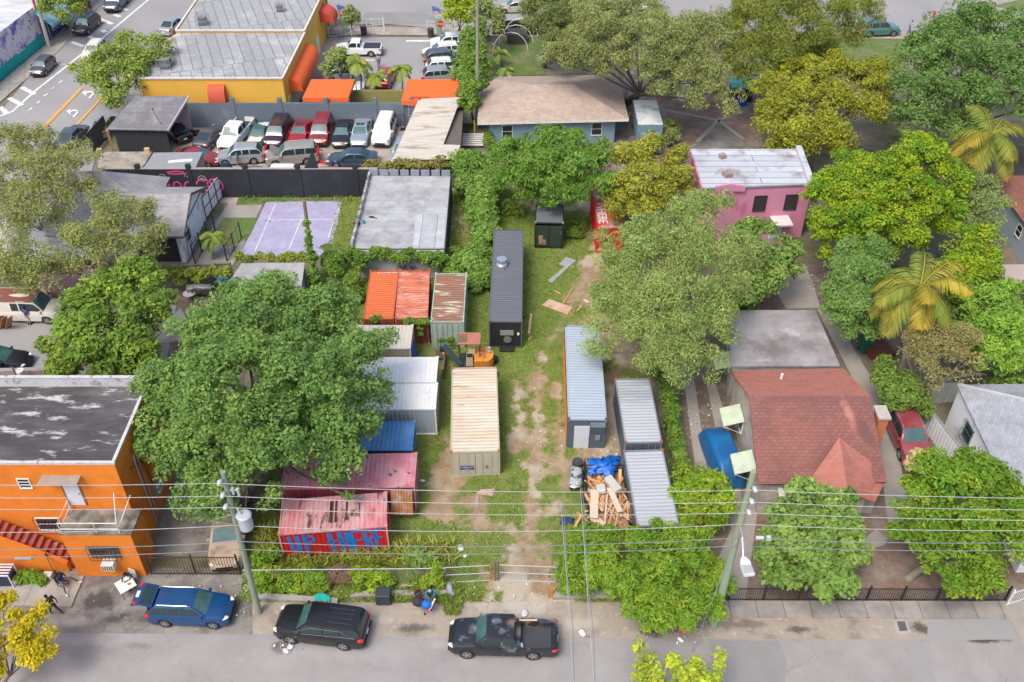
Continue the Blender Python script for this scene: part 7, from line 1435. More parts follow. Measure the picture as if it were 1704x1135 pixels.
mb = MB(); q0, q1 = P(746, 972, .25), P(752, 993, .12); mb.tube([q0, q0.lerp(q1, .3), q1], [.16, .2, .2], 10); single(mb, 'rolled_blanket', mat('lilac_roll', (.4, .36, .5), var=.2, c2=(.25, .25, .45), c2s=3, c2t=.55), 'rolled lilac blanket lying beside the gate', 'blanket')
mb = MB(); q = P(830, 975, .03); mb.tube([q, q + Vector((0, 0, .05))], .42, 14); single(mb, 'manhole_cover', mat('pale_disc', (.4, .38, .34), var=.15), 'pale round cover on the sand before the gate', 'cover')
drape('cloth', 'green and blue cloth heap on the kerb behind the black car', 'cloth', [[P(526, 1002, .3), P(540, 1002, .3), P(551, 1002, .25)], [P(524, 990, .4), P(536, 986, .45), P(550, 992, .35)]], mat('green_cloth', (.01, .34, .28), c2=(.01, .12, .5), c2s=1.2, c2t=.52, c2w=.03), wob=.08)
# kerbs
KERB = mat('kerb_concrete', (.33, .31, .27), var=.2, c2=(.2, .18, .15), c2t=.58, c2s=1.5)
for lab, pts in (('low concrete kerb beam behind the black car', [(427, 1000), (562, 1009), (563, 1000), (428, 991)]), ('low concrete kerb beam with people sitting, beside the gate', [(583, 998), (744, 993), (745, 986), (596, 988)]), ('low concrete kerb under the leafy shrub right of gate', [(920, 999), (1020, 998), (1018, 986), (922, 987)])):
 mb = MB(); q = [P(x, y) for x, y in pts]; mb.prism([(p.x, p.y) for p in q], 0, .3); single(mb, 'kerb', KERB, lab, 'kerb')
# ------------------------------------------------------------------ fences and gates
def bars_fence(name, label, cat, A, B, h, m, step=.14, posts=3, z0=.05, group=None):
 A, B = P(*A), P(*B); t = thing(name, label, cat, (A + B) / 2, 0, group); d = B - A; n = max(2, int(d.length / step)); mb = MB()
 for i in range(n + 1): p_ = A + d * (i / n); mb.beam(p_ + Vector((0, 0, z0)), p_ + Vector((0, 0, h)), .025)
 for z in (z0 + .1, h - .1): mb.beam(A + Vector((0, .012, z)), B + Vector((0, .012, z)), .04)
 mb.build('bars', m, t)
 for i in range(posts): p_ = A + d * (i / (posts - 1)); q_ = MB(); q_.beam(p_ + Vector((0, .05, 0)), p_ + Vector((0, .05, h + .12)), .09); q_.build('post', m, t)
 return t
bars_fence('gate', 'brown iron bar gate beside the orange building', 'gate', (252, 957), (400, 957), 1.75, BROWNM, .17, 3)
bars_fence('fence', 'black iron picket fence along the right pavement', 'fence', (1212, 1000), (1672, 1001), 1.25, BLACKM, .13, 9)
bars_fence('gate', 'white metal driveway gate at the right edge', 'gate', (1676, 1008), (1730, 990), 1.3, WHITE, .16, 2)
bars_fence('fence', 'white picket rail fence behind the white pickup', 'fence', (548, 62), (640, 55), 1.2, WHITE, .9, 6)
bars_fence('fence', 'white bar fence left of the lot exit', 'fence', (556, 52), (639, 53), 1.7, WHITE, .5, 4)
bars_fence('fence', 'white bar fence beside the stop sign', 'fence', (712, 57), (800, 56), 1.7, WHITE, .5, 4)
bars_fence('gate', 'dark iron gate leaning open at the foot of the stairs', 'gate', (90, 952), (104, 980), 1.6, BROWNM, .2, 2)
gtm = mat('galv_tube', (.45, .46, .47), rough=.4, metal=.5)
def tube_gate(label, a, b, h, n=3):
 A, B = P(*a), P(*b); t = thing('gate', label, 'gate', (A + B) / 2); mb = MB();
 for i in range(3): z = .1 + (h - .1) * i / 2; mb.tube([A + Vector((0, 0, z)), B + Vector((0, 0, z))], .03, 6)
 for i in range(n): p_ = A.lerp(B, i / (n - 1)); mb.tube([p_ + Vector((0, 0, .08)), p_ + Vector((0, 0, h + .02))], .03, 6)
 mb.build('tube_frame', gtm, t); return t
g1 = tube_gate('left galvanised tube gate leaf at the yard entrance', (740, 971), (817, 967), 1.5); tube_gate('right galvanised tube gate leaf at the yard entrance', (831, 966), (925, 970), 1.5)
mb = MB(); q = P(816, 967); mb.tube([q, q + Vector((0, 0, 1.6))], .04, 6); mb.build('reflector', mat('orange_strip', (.6, .12, .02)), g1)
for x, n_ in ((824, 'left'), (829, 'right')):
 mb = MB(); q = P(x, 967); mb.tube([q, q + Vector((0, 0, 1.9))], .06, 8); single(mb, 'gate_post', mat('rusty_tube', (.2, .15, .12)), '%s steel post between the yard gate leaves' % n_, 'post')
fc = thing('chain_link_fence', 'wire fence with vines along the street side of the yard', 'fence', P(600, 972)); A, B = P(412, 975), P(742, 972); mb = MB()
mb.tube([A + Vector((0, 0, 1.5)), B + Vector((0, 0, 1.5))], .03, 6); mb.build('top_rail', gtm, fc)
for i in range(8): p_ = A.lerp(B, i / 7); mb = MB(); mb.tube([p_, p_ + Vector((0, 0, 1.55))], .035, 6); mb.build('post', gtm, fc)
mb = MB(); n = 90
for i in range(n): p_ = A.lerp(B, i / n); e = B - A; mb.tube([p_ + Vector((0, 0, .1)), p_ + e * (6 / n) + Vector((0, 0, 1.48))], .004, 3, cap=False); mb.tube([p_ + Vector((0, .01, 1.48)), p_ + e * (6 / n) + Vector((0, .01, .1))], .004, 3, cap=False)
mb.build('mesh_wire', gtm, fc)
drape('cloth', 'beige cloth hung over the street fence', 'cloth', [[P(669, 974, .45), P(690, 974, .45)], [P(668, 974, 1.0) + Vector((0, -.08, 0)), P(690, 974, 1.0) + Vector((0, -.08, 0))], [P(668, 974, 1.55), P(689, 974, 1.55)]], mat('beige_cloth', (.5, .42, .36), var=.1), wob=.03)
wf = thing('fence', 'white corrugated metal fence beside the red sport utility', 'fence', P(1540, 720)); A, B = P(1528, 702), P(1600, 800); mb = MB(); mb.corr(A, B - A, (0, 0, 1.8), (-.05, .03, 0), 18, 1); mb.build('panel', mat('white_fence_metal', (.6, .62, .64), var=.08), wf)
mb = MB(); mb.beam(A + Vector((.05, 0, 1.82)), B + Vector((.05, 0, 1.82)), .12, .06); mb.build('top_rail', GALV, wf)
for f in (.35, .65, 1): q_ = A.lerp(B, f); mb = MB(); mb.beam(q_ + Vector((.08, 0, 0)), q_ + Vector((.08, 0, 1.9)), .08); mb.build('post', GALV, wf)
wf2 = thing('fence', 'greenish metal sheet fence beyond the white bungalow corner', 'fence', P(1570, 660)); A, B = P(1536, 672), P(1592, 668); mb = MB(); mb.corr(A, B - A, (0, 0, 1.9), (0, -.05, 0), 12, 1); mb.build('panel', mat('pale_green_metal', (.42, .47, .46), var=.1), wf2)
df = thing('fence', 'dark mesh fence along the far street behind lawn', 'fence', P(880, 55)); A, B = P(820, 58), P(990, 58); mb = MB(); mb.beam(A + Vector((0, 0, .9)), B + Vector((0, 0, .9)), .05, 1.8); mb.build('panel', mat('dark_mesh', (.02, .024, .025)), df)
for f in np.linspace(0, 1, 5): q_ = A.lerp(B, f); mb = MB(); mb.beam(q_, q_ + Vector((0, 0, 1.9)), .07); mb.build('post', BLACKM, df)
cgate = thing('gate', 'white panelled gate between white house and lilac court', 'gate', P(358, 350)); A, B = P(343, 366), P(372, 326); mb = MB(); mb.beam(A + Vector((0, 0, 1.15)), B + Vector((0, 0, 1.15)), .06, 2.1); mb.build('panel', WSTUC, cgate); mb = MB()
for z in (.15, 1.15, 2.2): mb.beam(A + Vector((.05, 0, z)), B + Vector((.05, 0, z)), .05)
for f in (0, .33, .66, 1): q_ = A.lerp(B, f); mb.beam(q_ + Vector((.08, 0, 0)), q_ + Vector((.08, 0, 2.3)), .06)
mb.build('iron_frame', BLACKM, cgate)
bars_fence('fence', 'thin black iron panels beside the white house patio', 'fence', (325, 440), (358, 385), 1.9, BLACKM, .55, 4)
bars_fence('fence', 'thin black iron rail at the left of the lilac court', 'fence', (378, 436), (402, 398), 1.6, BLACKM, .6, 3)
# ------------------------------------------------------------------ signs, flags, small things at the back
def feather(label, base, top):
 t = thing('feather_flag', label, 'flag', P(*base)); a = P(*base); H = hgt(base[0], base[1], top[1]); lean = -.16; at = lambda f: a + Vector((lean * f * H, 0, f * H))
 mb = MB(); mb.tube([at(0), at(.5), at(1)], .035, 6); mb.build('mast', GREYM, t)
 wd = lambda f: 1.0 * min(1, .45 + f * .8) * (1 if f < .82 else max(.12, math.sqrt(max(0, 1 - ((f - .82) / .185) ** 2))))
 for nm, f0, f1, m in (('green_cloth', .1, .6, mat('flag_green', (.2, .46, .22), var=.05)), ('printed_cloth', .6, .84, mat('flag_print', (.55, .52, .56), c2=(.5, .1, .17), c2s=1.6, c2t=.5, c2w=.03)), ('blue_cloth', .84, 1.0, mat('flag_blue', (.08, .16, .45)))):
  mb = MB(); n = 5
  for i in range(n): u, v = f0 + (f1 - f0) * i / n, f0 + (f1 - f0) * (i + 1) / n; mb.slab([at(u), at(u) + Vector((wd(u), .1, 0)), at(v) + Vector((wd(v), .1, 0)), at(v)], .02)
  mb.build(nm, m, t)
feather('tall green feather flag left of the lot exit', (573, 55), (560, 8)); feather('tall green feather flag beside the stop sign', (729, 60), (716, 11))
st_ = thing('stop_sign', 'red octagonal stop sign at the shop lot exit', 'sign', P(734, 62)); a = P(734, 62); h = hgt(734, 62, 40); mb = MB(); mb.tube([a, a + Vector((0, 0, h + .3))], .04, 6); mb.build('post', GREYM, st_)
mb = MB(); k = [(a.x + .45 * math.cos(R(22.5 + 45 * i)), a.y - .06, h + .45 * math.sin(R(22.5 + 45 * i))) for i in range(8)]; mb.slab(k, .03); pn = mb.build('panel', mat('stop_red', (.55, .015, .02)), st_)
mb = MB(); text_mesh('STOP', .34, (1, 0, 0), (0, 0, 1), (a.x, a.y - .075, h), mb); mb.build('lettering', WHITE, pn)
for p_, lab in (((606, 58), 'dark litter bin beside the left feather flag'), ((717, 62), 'small dark bin under the right feather flag')):
 mb = MB(); q = P(*p_); mb.tube([q, q + Vector((0, 0, 1.0))], [.35, .4], 12); mb.tube([q + Vector((0, 0, 1.0)), q + Vector((0, 0, 1.08))], .42, 12); single(mb, 'litter_bin', mat('bin_dark', (.04, .045, .045)), lab, 'bin')
mb = MB(); q = P(1553, 30); mb.tube([q, q + Vector((0, 0, .7))], .12, 8); mb.ball(q + Vector((0, 0, .75)), .14); mb.tube([q + Vector((-.25, 0, .5)), q + Vector((.25, 0, .5))], .07, 6); mb.tube([q + Vector((0, 0, .78)), q + Vector((0, 0, .9))], .07, 6); single(mb, 'fire_hydrant', mat('hydrant', (.5, .03, .04)), 'red fire hydrant on the far street', 'hydrant')
# car-lot clutter
for x, lab in ((0, 'pair of stacked tyres'),):
 for i in range(2):
  mb = MB(); q = P(327, 220, .12 + .24 * i); ring = [q + Vector((.3 * math.cos(a_), .3 * math.sin(a_), 0)) for a_ in np.linspace(0, 2 * math.pi, 15)]; mb.tube(ring, .12, 6, cap=False); single(mb, 'tyre', TYRE, 'old tyre, %s of the stack against the slate wall' % ('bottom' if i == 0 else 'top'), 'tyre')
mb = MB(); q = P(321, 222, .35); ring = [q + Vector((.3 * math.cos(a_), .05, .3 * math.sin(a_))) for a_ in np.linspace(0, 2 * math.pi, 15)]; mb.tube(ring, .12, 6, cap=False); single(mb, 'tyre', TYRE, 'upright tyre leaning beside the tyre stack', 'tyre')
ld = thing('ladder', 'aluminium ladder standing against the slate wall by corrugated shed', 'ladder', P(686, 213)); q = P(686, 213); mb = MB()
for x in (-.22, .22): mb.beam(q + Vector((x, -.5, .1)), q + Vector((x, -.1, 2.7)), .05)
mb.build('rails', GALV, ld)
mb = MB()
for i in range(8): mb.beam(q + Vector((-.22, -.47 + .045 * i, .3 + .32 * i)), q + Vector((.22, -.47 + .045 * i, .3 + .32 * i)), .04)
mb.build('rungs', GALV, ld)
mb = MB(); q = P(671, 215); mb.box(q + Vector((0, -.2, .1)), (.55, .5, .1)); mb.beam(q + Vector((-.2, 0, .1)), q + Vector((-.25, .1, 1.6)), .05); mb.beam(q + Vector((.2, 0, .1)), q + Vector((.15, .1, 1.6)), .05); mb.beam(q + Vector((-.25, .1, 1.6)), q + Vector((.15, .1, 1.6)), .05); mb.beam(q + Vector((-.22, .05, .8)), q + Vector((.18, .05, .8)), .04); single(mb, 'hand_truck', BLACKM, 'black hand truck leaning on the slate wall beside the ladder', 'hand truck')
hp_ = thing('hoist', 'rust red engine hoist frame rising above the slate wall', 'hoist', P(694, 216)); q = P(694, 216); mb = MB(); mb.beam(q, q + Vector((.1, 0, 2.6)), .14); mb.build('mast', mat('hoist_red', (.35, .06, .04), var=.15), hp_); mb = MB(); mb.beam(q + Vector((.1, 0, 2.5)), q + Vector((.5, .3, 3.4)), .12); mb.beam(q + Vector((.5, .3, 3.4)), q + Vector((-.4, .4, 3.45)), .1); mb.beam(q + Vector((.5, .3, 3.4)), q + Vector((1.4, .4, 3.45)), .1); mb.build('jib', mat('hoist_red', (0, 0, 0)), hp_)
jk = thing('engine_crane', 'bright red workshop crane behind the champagne estate', 'crane', P(534, 272)); q = P(534, 272); mb = MB(); mb.beam(q, q + Vector((-.1, 0, 1.7)), .16); mb.build('mast', mat('crane_red', (.6, .02, .02)), jk); mb = MB(); mb.beam(q + Vector((-.1, 0, 1.65)), q + Vector((.3, .2, 1.3)), .12); mb.beam(q + Vector((-.1, 0, .3)), q + Vector((.6, -.3, .12)), .14); mb.build('jib', mat('crane_red', (0, 0, 0)), jk)
mb = MB(); mb.box(P(440, 247, .3), (.5, .4, .5)); single(mb, 'crate', mat('red_crate', (.5, .02, .02)), 'small red crate between silver crossover and purple minivan', 'crate')
mb = MB(); q = P(449, 267, .05); mb.tube([q, q + Vector((0, 0, .95))], [.3, .42], 8); single(mb, 'tub', mat('pink_tub', (.55, .22, .25)), 'faded pink tub standing by the raised hood', 'tub')
drape('tarpaulin', 'small blue tarpaulin draped beside the silver crossover', 'tarpaulin', [[P(364, 279, 1.0), P(390, 279, 1.0)], [P(369, 272, 2.2), P(382, 272, 2.2)]], TARP, wob=.1, sub=5)
drape('tarpaulin', 'silver wrinkled tarpaulin draped over the roof of teal saloon', 'tarpaulin', [[P(432, 210, 1.4), P(450, 210, 1.4)], [P(430, 204, 1.5), P(452, 203, 1.5)]], mat('silver_tarp', (.45, .5, .55), rough=.4, var=.2), wob=.08)
mb = MB(); q = P(780, 236);
t = thing('pallet', 'white slatted pallet beside the tan house fence', 'pallet', q);
for i in range(6): mb.box((q.x, q.y - 1.2 + .45 * i, .3), (3.0, .26, .06))
mb.build('slats', WHITE, t); mb = MB()
for x in (-1.3, 0, 1.3): mb.beam((q.x + x, q.y - 1.35, .2), (q.x + x, q.y + 1.2, .2), .1, .12)
mb.build('bearers', BLACKM, t)
mb = MB(); q = P(782, 205); mb.box((q.x, q.y, .9), (1.9, .08, 1.8)); single(mb, 'garden_gate', WHITE, 'plain white gate between brown store and tan house', 'gate')
mb = MB(); q = P(782, 190); mb.box((q.x, q.y, 1.0), (2.4, .1, 2.0)); single(mb, 'fence', mat('green_panel', (.01, .1, .09)), 'dark green fence panel left of the tan house', 'panel')
mb = MB(); q = P(790, 225); mb.tube([q, q + Vector((0, 0, 1.7))], .08, 8); single(mb, 'bollard', mat('yellow_post', (.6, .42, .03)), 'yellow post beside the tan house path', 'post')
# rear yard play things
for p_, lab, nm, m, sz in (((1092, 165), 'pink plastic slide under the big olive tree', 'slide', mat('pink_plastic', (.6, .25, .28)), (.8, 1.6, 1.1)), ((1104, 163), 'pale pink play panel right of the pink slide', 'play_board', mat('pale_pink_plastic', (.6, .36, .36)), (1.1, .3, 1.2)), ((1113, 164), 'turquoise play block under the olive tree', 'play_block', mat('turquoise_plastic', (.03, .35, .34)), (.5, .5, .9)), ((1146, 162), 'white canopy table under the olive tree', 'play_table', WHITE, (2.4, 1.8, 1.6)), ((1231, 175), 'bright blue plastic tub by the dark play house', 'tub', mat('blue_plastic', (.01, .09, .45)), (1.6, .9, .5))):
 mb = MB(); q = P(*p_); mb.box((q.x, q.y, sz[2] / 2), sz, rz=.2, top=(.75, .8)); o = single(mb, nm, m, lab, nm.replace('_', ' ')); md = o.modifiers.new('bevel', 'BEVEL'); md.width = .08; md.segments = 2
phs = thing('play_house', 'small dark play house with turquoise roof in the rear yard', 'play house', P(1231, 168)); q = P(1231, 166); mb = MB(); mb.box((q.x, q.y, .9), (2.2, 1.6, 1.8)); mb.build('wall', mat('dark_navy_wood', (.01, .015, .04)), phs); mb = MB(); mb.slab([(q.x - 1.3, q.y - 1, 1.85), (q.x + 1.3, q.y - 1, 1.85), (q.x + 1.3, q.y + .9, 2.3), (q.x - 1.3, q.y + .9, 2.3)], .08); mb.build('roof', mat('turq_roof', (.06, .4, .45)), phs)
mb = MB(); mb.tube([(q.x - .5, q.y - 1.1, .1), (q.x - .3, q.y - 1.0, 1.9)], .06, 6); mb.build('ladder_rail', WHITE, phs)
bars_fence('fence', 'low yellowish picket fence beside the dark play house', 'fence', (1200, 176), (1220, 175), 1.0, mat('straw_paint', (.4, .34, .15)), .3, 2)
mb = MB(); q = P(1042, 168); mb.tube([q, q + Vector((0, 0, 1.1))], [.38, .04], 4); single(mb, 'traffic_cone', mat('pink_cone', (.6, .2, .2)), 'pink red pyramid beside the tan house corner', 'cone')
gh = thing('hoop_frame', 'bare white hoop frame of a greenhouse on the rear lawn', 'frame', P(848, 78)); q = P(848, 78); mb = MB()
for dx in (-1.2, 1.0, 3.0): mb.tube([(q.x + dx * .3 - 1.6 + (1.6 - 1.6 * math.cos(a_)) * 1.3, q.y + dx, 2.3 * math.sin(a_)) for a_ in np.linspace(0, math.pi, 9)], .05, 5)
mb.build('hoops', WHITE, gh); mb = MB(); mb.box((q.x + .9, q.y + 1.5, .7), (2.4, 2, 1.2)); mb.build('covered_bed', mat('dark_bed', (.05, .05, .05)), gh)
mb = MB(); q = P(907, 108); mb.box((q.x, q.y, .85), (1.7, .6, .5), rz=.3); mb.box((q.x - .1, q.y, .3), (.5, .4, .6)); single(mb, 'play_car', mat('pale_toy', (.55, .52, .54)), 'pale toy bench on the rear lawn edge', 'bench')
# wheelie bins, patio clutter
def bin_(label, px, m, rz=0):
 q = P(*px); t = thing('wheelie_bin', label, 'bin', q, rz); mb = MB(); mb.box((0, 0, .55), (.62, .7, .95), top=(1.12, 1.1)); mb.build('body', m, t, local=True); mb = MB(); mb.box((0, 0, 1.06), (.74, .84, .08)); mb.box((0, .05, 1.12), (.5, .6, .05)); mb.build('lid', m, t, local=True)
 for x in (-.3, .3): mb = MB(); mb.tube([(x - .04, .32, .12), (x + .04, .32, .12)], .12, 10); mb.build('wheel', TYRE, t, local=True)
GB = mat('bin_green', (.005, .12, .07), rough=.4); BB = mat('bin_blue', (.006, .03, .18), rough=.4)
bin_('green wheelie bin in the alley behind the bungalow', (1437, 585), GB, .2); bin_('blue wheelie bin beside the green bin, right of it', (1446, 569), BB, .1); bin_('blue wheelie bin standing under the fine leaved tree', (1402, 535), BB)
mb = MB(); q = P(1458, 590); mb.box((q.x, q.y, .45), (1.5, 2.2, .9), rz=.3);
for i in range(4): mb.beam((q.x - .8, q.y - .9 + .6 * i, .93), (q.x + .8, q.y - .9 + .6 * i, .93), .06)
single(mb, 'rusty_rack', mat('rust_dark', (.13, .045, .03), var=.25), 'rusty red metal rack beside the wheelie bins', 'rack')
drape('tarpaulin', 'crumpled grey tarpaulin heaped beside the vine wall', 'tarpaulin', [[P(308, 492, .2), P(330, 492, .2), P(352, 490, .2)], [P(310, 482, 1.2), P(330, 480, 1.4), P(352, 480, 1.2)], [P(312, 474, 1.0), P(332, 473, 1.1), P(350, 474, .9)]], mat('grey_tarp', (.25, .27, .29), rough=.4, var=.2, bump=.4, bs=8), wob=.12)
drape('tarpaulin', 'turquoise blue tarpaulin over the vine wall end', 'tarpaulin', [[P(356, 474, 1.0), P(374, 474, 1.0)], [P(364, 462, 2.4), P(382, 462, 2.4)]], mat('bright_blue_tarp', (.01, .25, .55)), wob=.05)
tb2 = thing('table', 'small round garden table beside the grey tarpaulin', 'table', P(318, 500)); q = P(318, 500); mb = MB(); mb.tube([q + Vector((0, 0, .7)), q + Vector((0, 0, .74))], .5, 16); mb.build('tabletop', mat('pale_table', (.45, .44, .42)), tb2); mb = MB(); mb.tube([q, q + Vector((0, 0, .7))], .05, 8); mb.build('leg', GREYM, tb2)
for dx in (-.18, .12): mb = MB(); mb.tube([q + Vector((dx, .05, .745)), q + Vector((dx, .05, .95))], .08, 8); single(mb, 'jar', mat('pale_jar', (.5, .6, .68)), '%s pale blue jar on the round garden table' % ('left' if dx < 0 else 'right'), 'jar')
mb = MB(); pts = [P(250, 575, 2.2), P(330, 560, 2.2), P(300, 512, 2.5), P(262, 545, 2.6)]; mb.slab(pts, .05); single(mb, 'awning_sheet', mat('pale_tent', (.5, .44, .4), var=.1), 'pale brown canvas awning between the left trees', 'awning')
mb = MB();
for i in range(3): mb.beam(P(-6 + 10 * i, 545, .05), P(-2 + 9 * i, 528, 1.5), .5, .05)
single(mb, 'wood_panels', mat('brown_panel', (.34, .17, .09), var=.15), 'brown wooden panels leaning on the rusty van', 'panels')
# front-left clutter
bkt = mat('white_rack', (.62, .6, .6)); rk = thing('stand', 'white slatted stand with dark interior at the left wall', 'stand', P(8, 965)); q = P(8, 968, .14); mb = MB()
for x in (-.8, .7):
 for y in (-.4, .4): mb.beam(q + Vector((x, y, 0)), q + Vector((x, y, 1.1)), .06)
for i in range(5): mb.beam(q + Vector((-.8, -.4 + .2 * i, 1.1)), q + Vector((.7, -.4 + .2 * i, 1.1)), .09, .04)
mb.build('slats', bkt, rk); mb = MB(); mb.box(q + Vector((0, 0, .4)), (1.3, .7, .7)); mb.build('box', mat('dark_blue_box', (.02, .03, .07)), rk)
mb = MB(); q = P(24, 972, .14); mb.tube([q, q + Vector((.15, 0, .4))], [.14, .2], 10); single(mb, 'bucket', mat('pale_bucket', (.5, .52, .55)), 'tipped pale bucket beside the slatted stand', 'bucket')
mb = MB(); mb.box(P(80, 958, .3), (.5, .35, .35)); single(mb, 'block', mat('pale_block', (.5, .49, .47)), 'pale block at the right of the low shrub', 'block')
# litter and rubbish by the street
rn = random.Random(11); LIT = [mat('litter_white', (.7, .7, .7), var=.1), mat('litter_grey', (.45, .46, .48)), mat('litter_blue', (.25, .38, .5)), mat('litter_tan', (.5, .38, .25))]
def scrap(p_, r_, m): mb = MB(); mb.ball(p_, (r_, r_ * rn.uniform(.5, 1), r_ * .4), 7, 5, rot=Matrix.Rotation(rn.uniform(0, 3), 3, 'Z')); mb.v = [(x + rn.uniform(-.2, .2) * r_, y + rn.uniform(-.2, .2) * r_, z) for x, y, z in mb.v]; return mb
for px, py, r_, lab in ((766, 912, .3, 'white plastic bag on the grass above the gate'), (774, 925, .17, 'small white scrap below the bag near the gate'), (969, 1053, .28, 'white foam box on the sand right of the pickup'), (873, 1021, .26, 'white bag lying above the black pickup'), (476, 1083, .22, 'white plate on the dirt patch before the black car'), (483, 1077, .16, 'pale bottle on the dirt before the black car'), (559, 953, .3, 'white bag caught on the street fence vines'), (683, 984, .22, 'pale bag on the kerb left of the rucksack'), (1132, 1036, .25, 'white bag under the right end of the leafy shrub'), (1133, 1064, .22, 'white bag at the road edge beside the cone'), (490, 987, .3, 'pale board scrap beside the fence vines'), (703, 800, .2, 'curved white scrap near the pink container')):
 single(scrap(P(px, py, .1 if py != 953 else .9), r_, 0), 'litter', LIT[0], lab, 'litter', smooth=True)
mb = MB()
for cx_, cy_, sx, sy, n_ in ((620, 985, 160, 12, 60), (480, 1080, 26, 14, 40), (840, 990, 90, 30, 80), (1110, 1045, 60, 26, 90), (405, 990, 18, 30, 40), (985, 985, 60, 10, 30), (880, 720, 60, 140, 40), (1020, 730, 25, 50, 50), (300, 1000, 200, 50, 40), (1010, 770, 50, 20, 40), (1160, 690, 30, 60, 60), (1345, 470, 20, 25, 30), (780, 900, 60, 40, 20), (1420, 620, 20, 60, 30)):
 for i in range(n_): p_ = P(cx_ + rn.gauss(0, .5) * sx, cy_ + rn.gauss(0, .5) * sy, .06); r_ = .02 + .06 * rn.random() ** 2.5; k = rn.choice((0, 0, 0, 1, 1, 2, 3)); a_ = rn.uniform(0, 3); mb.box(p_ + Vector((0, 0, r_ * .3 + .05)), (r_ * 2, r_ * 1.2, r_), rz=a_, m=k, top=(.7, .6))
tag(mb.build('litter_scatter', LIT), 'small scraps of litter strewn over yard and shoulder', 'litter', kind='stuff')
mb = MB(); q = P(1132, 1052, .06); mb.tube([q, q + Vector((.55, .1, .14))], [.2, .04], 10); single(mb, 'traffic_cone', mat('cone_orange', (.65, .09, .02), c2=(.65, .65, .65), c2s=3, c2t=.55), 'fallen orange traffic cone at the road edge', 'cone')
mb = MB(); mb.prism([P(1143, 1052), P(1174, 1060), P(1172, 1051), P(1146, 1044)], 0, .25); single(mb, 'kerb_block', KERB, 'broken concrete block at the foot of the guy wire', 'block')
mb = MB(); q = P(916, 995); mb.beam(q, q + Vector((0, .1, .9)), .3, .08); single(mb, 'board_stump', mat('orange_board', (.42, .2, .05)), 'short orange brown board standing right of the gate', 'board')
for px, py in ((1240, 1035), (1205, 1034), (610, 995), (468, 985)): pass
# ------------------------------------------------------------------ vegetation
BARK = mat('bark', (.16, .125, .095), rough=.95, var=.3, vs=4, bump=.5, bs=12); BARKG = mat('bark_grey', (.24, .21, .18), rough=.95, var=.25, vs=4)
def quad_mesh(name, V, tint, m, parent=None, origin=(0, 0, 0)):
 """V: (n, 4, 3) leaf quads; tint: (n, 2) brightness and hue choice of every leaf"""
 n = len(V); V = V - np.array(origin); me = bpy.data.meshes.new(name); me.vertices.add(n * 4); me.vertices.foreach_set('co', V.reshape(-1).astype(np.float32)); me.loops.add(n * 4)
 me.loops.foreach_set('vertex_index', np.arange(n * 4, dtype=np.int32)); me.polygons.add(n); me.polygons.foreach_set('loop_start', np.arange(n, dtype=np.int32) * 4); me.update()
 at = me.color_attributes.new('tint', 'FLOAT_COLOR', 'POINT'); c = np.ones((n, 4, 4), np.float32); c[:, :, 0] = tint[:, None, 0]; c[:, :, 1] = tint[:, None, 1]; at.data.foreach_set('color', c.reshape(-1)); me.materials.append(m)
 o = bpy.data.objects.new(name, me); COL.objects.link(o)
 if parent is not None: o.parent = parent
 return o
def unit(a): return a / (np.linalg.norm(a, axis=-1, keepdims=True) + 1e-9)
def leaves(centers, rad, per, size, asp, rs, up=.35, flat=.7, droop=0.0, ct=None, shell=.55, jit=.8):
 """leaf quads filling the outer part of each clump"""
 N = len(centers); idx = np.repeat(np.arange(N), per); M = len(idx); d = unit(rs.normal(size=(M, 3)) + np.array([0, 0, up])); rr = rad[idx] * (shell + (1 - shell) * rs.rand(M) ** .6)
 pos = centers[idx] + d * rr[:, None] * np.array([1, 1, flat]); nrm = unit(d * .6 + np.array([0, 0, .7]) + rs.normal(size=(M, 3)) * jit * .6)
 t = unit(np.cross(nrm, rs.normal(size=(M, 3)))); t = unit(t + np.array([0, 0, -droop]) + d * .3); b = unit(np.cross(nrm, t)); L = size * (.45 + 1.15 * rs.rand(M) ** 1.4)[:, None]; W = L * asp
 fold = nrm * (L * .08)
 V = np.stack([pos - t * L * .5, pos + b * W * .5 + fold, pos + t * L * .5, pos - b * W * .5 + fold], 1)
 tint = np.stack([np.clip(ct[idx, 0] * .6 + rs.rand(M) * .4, 0, 1), np.clip(ct[idx, 1] * .7 + rs.rand(M) * .3, 0, 1)], 1)
 return V, tint
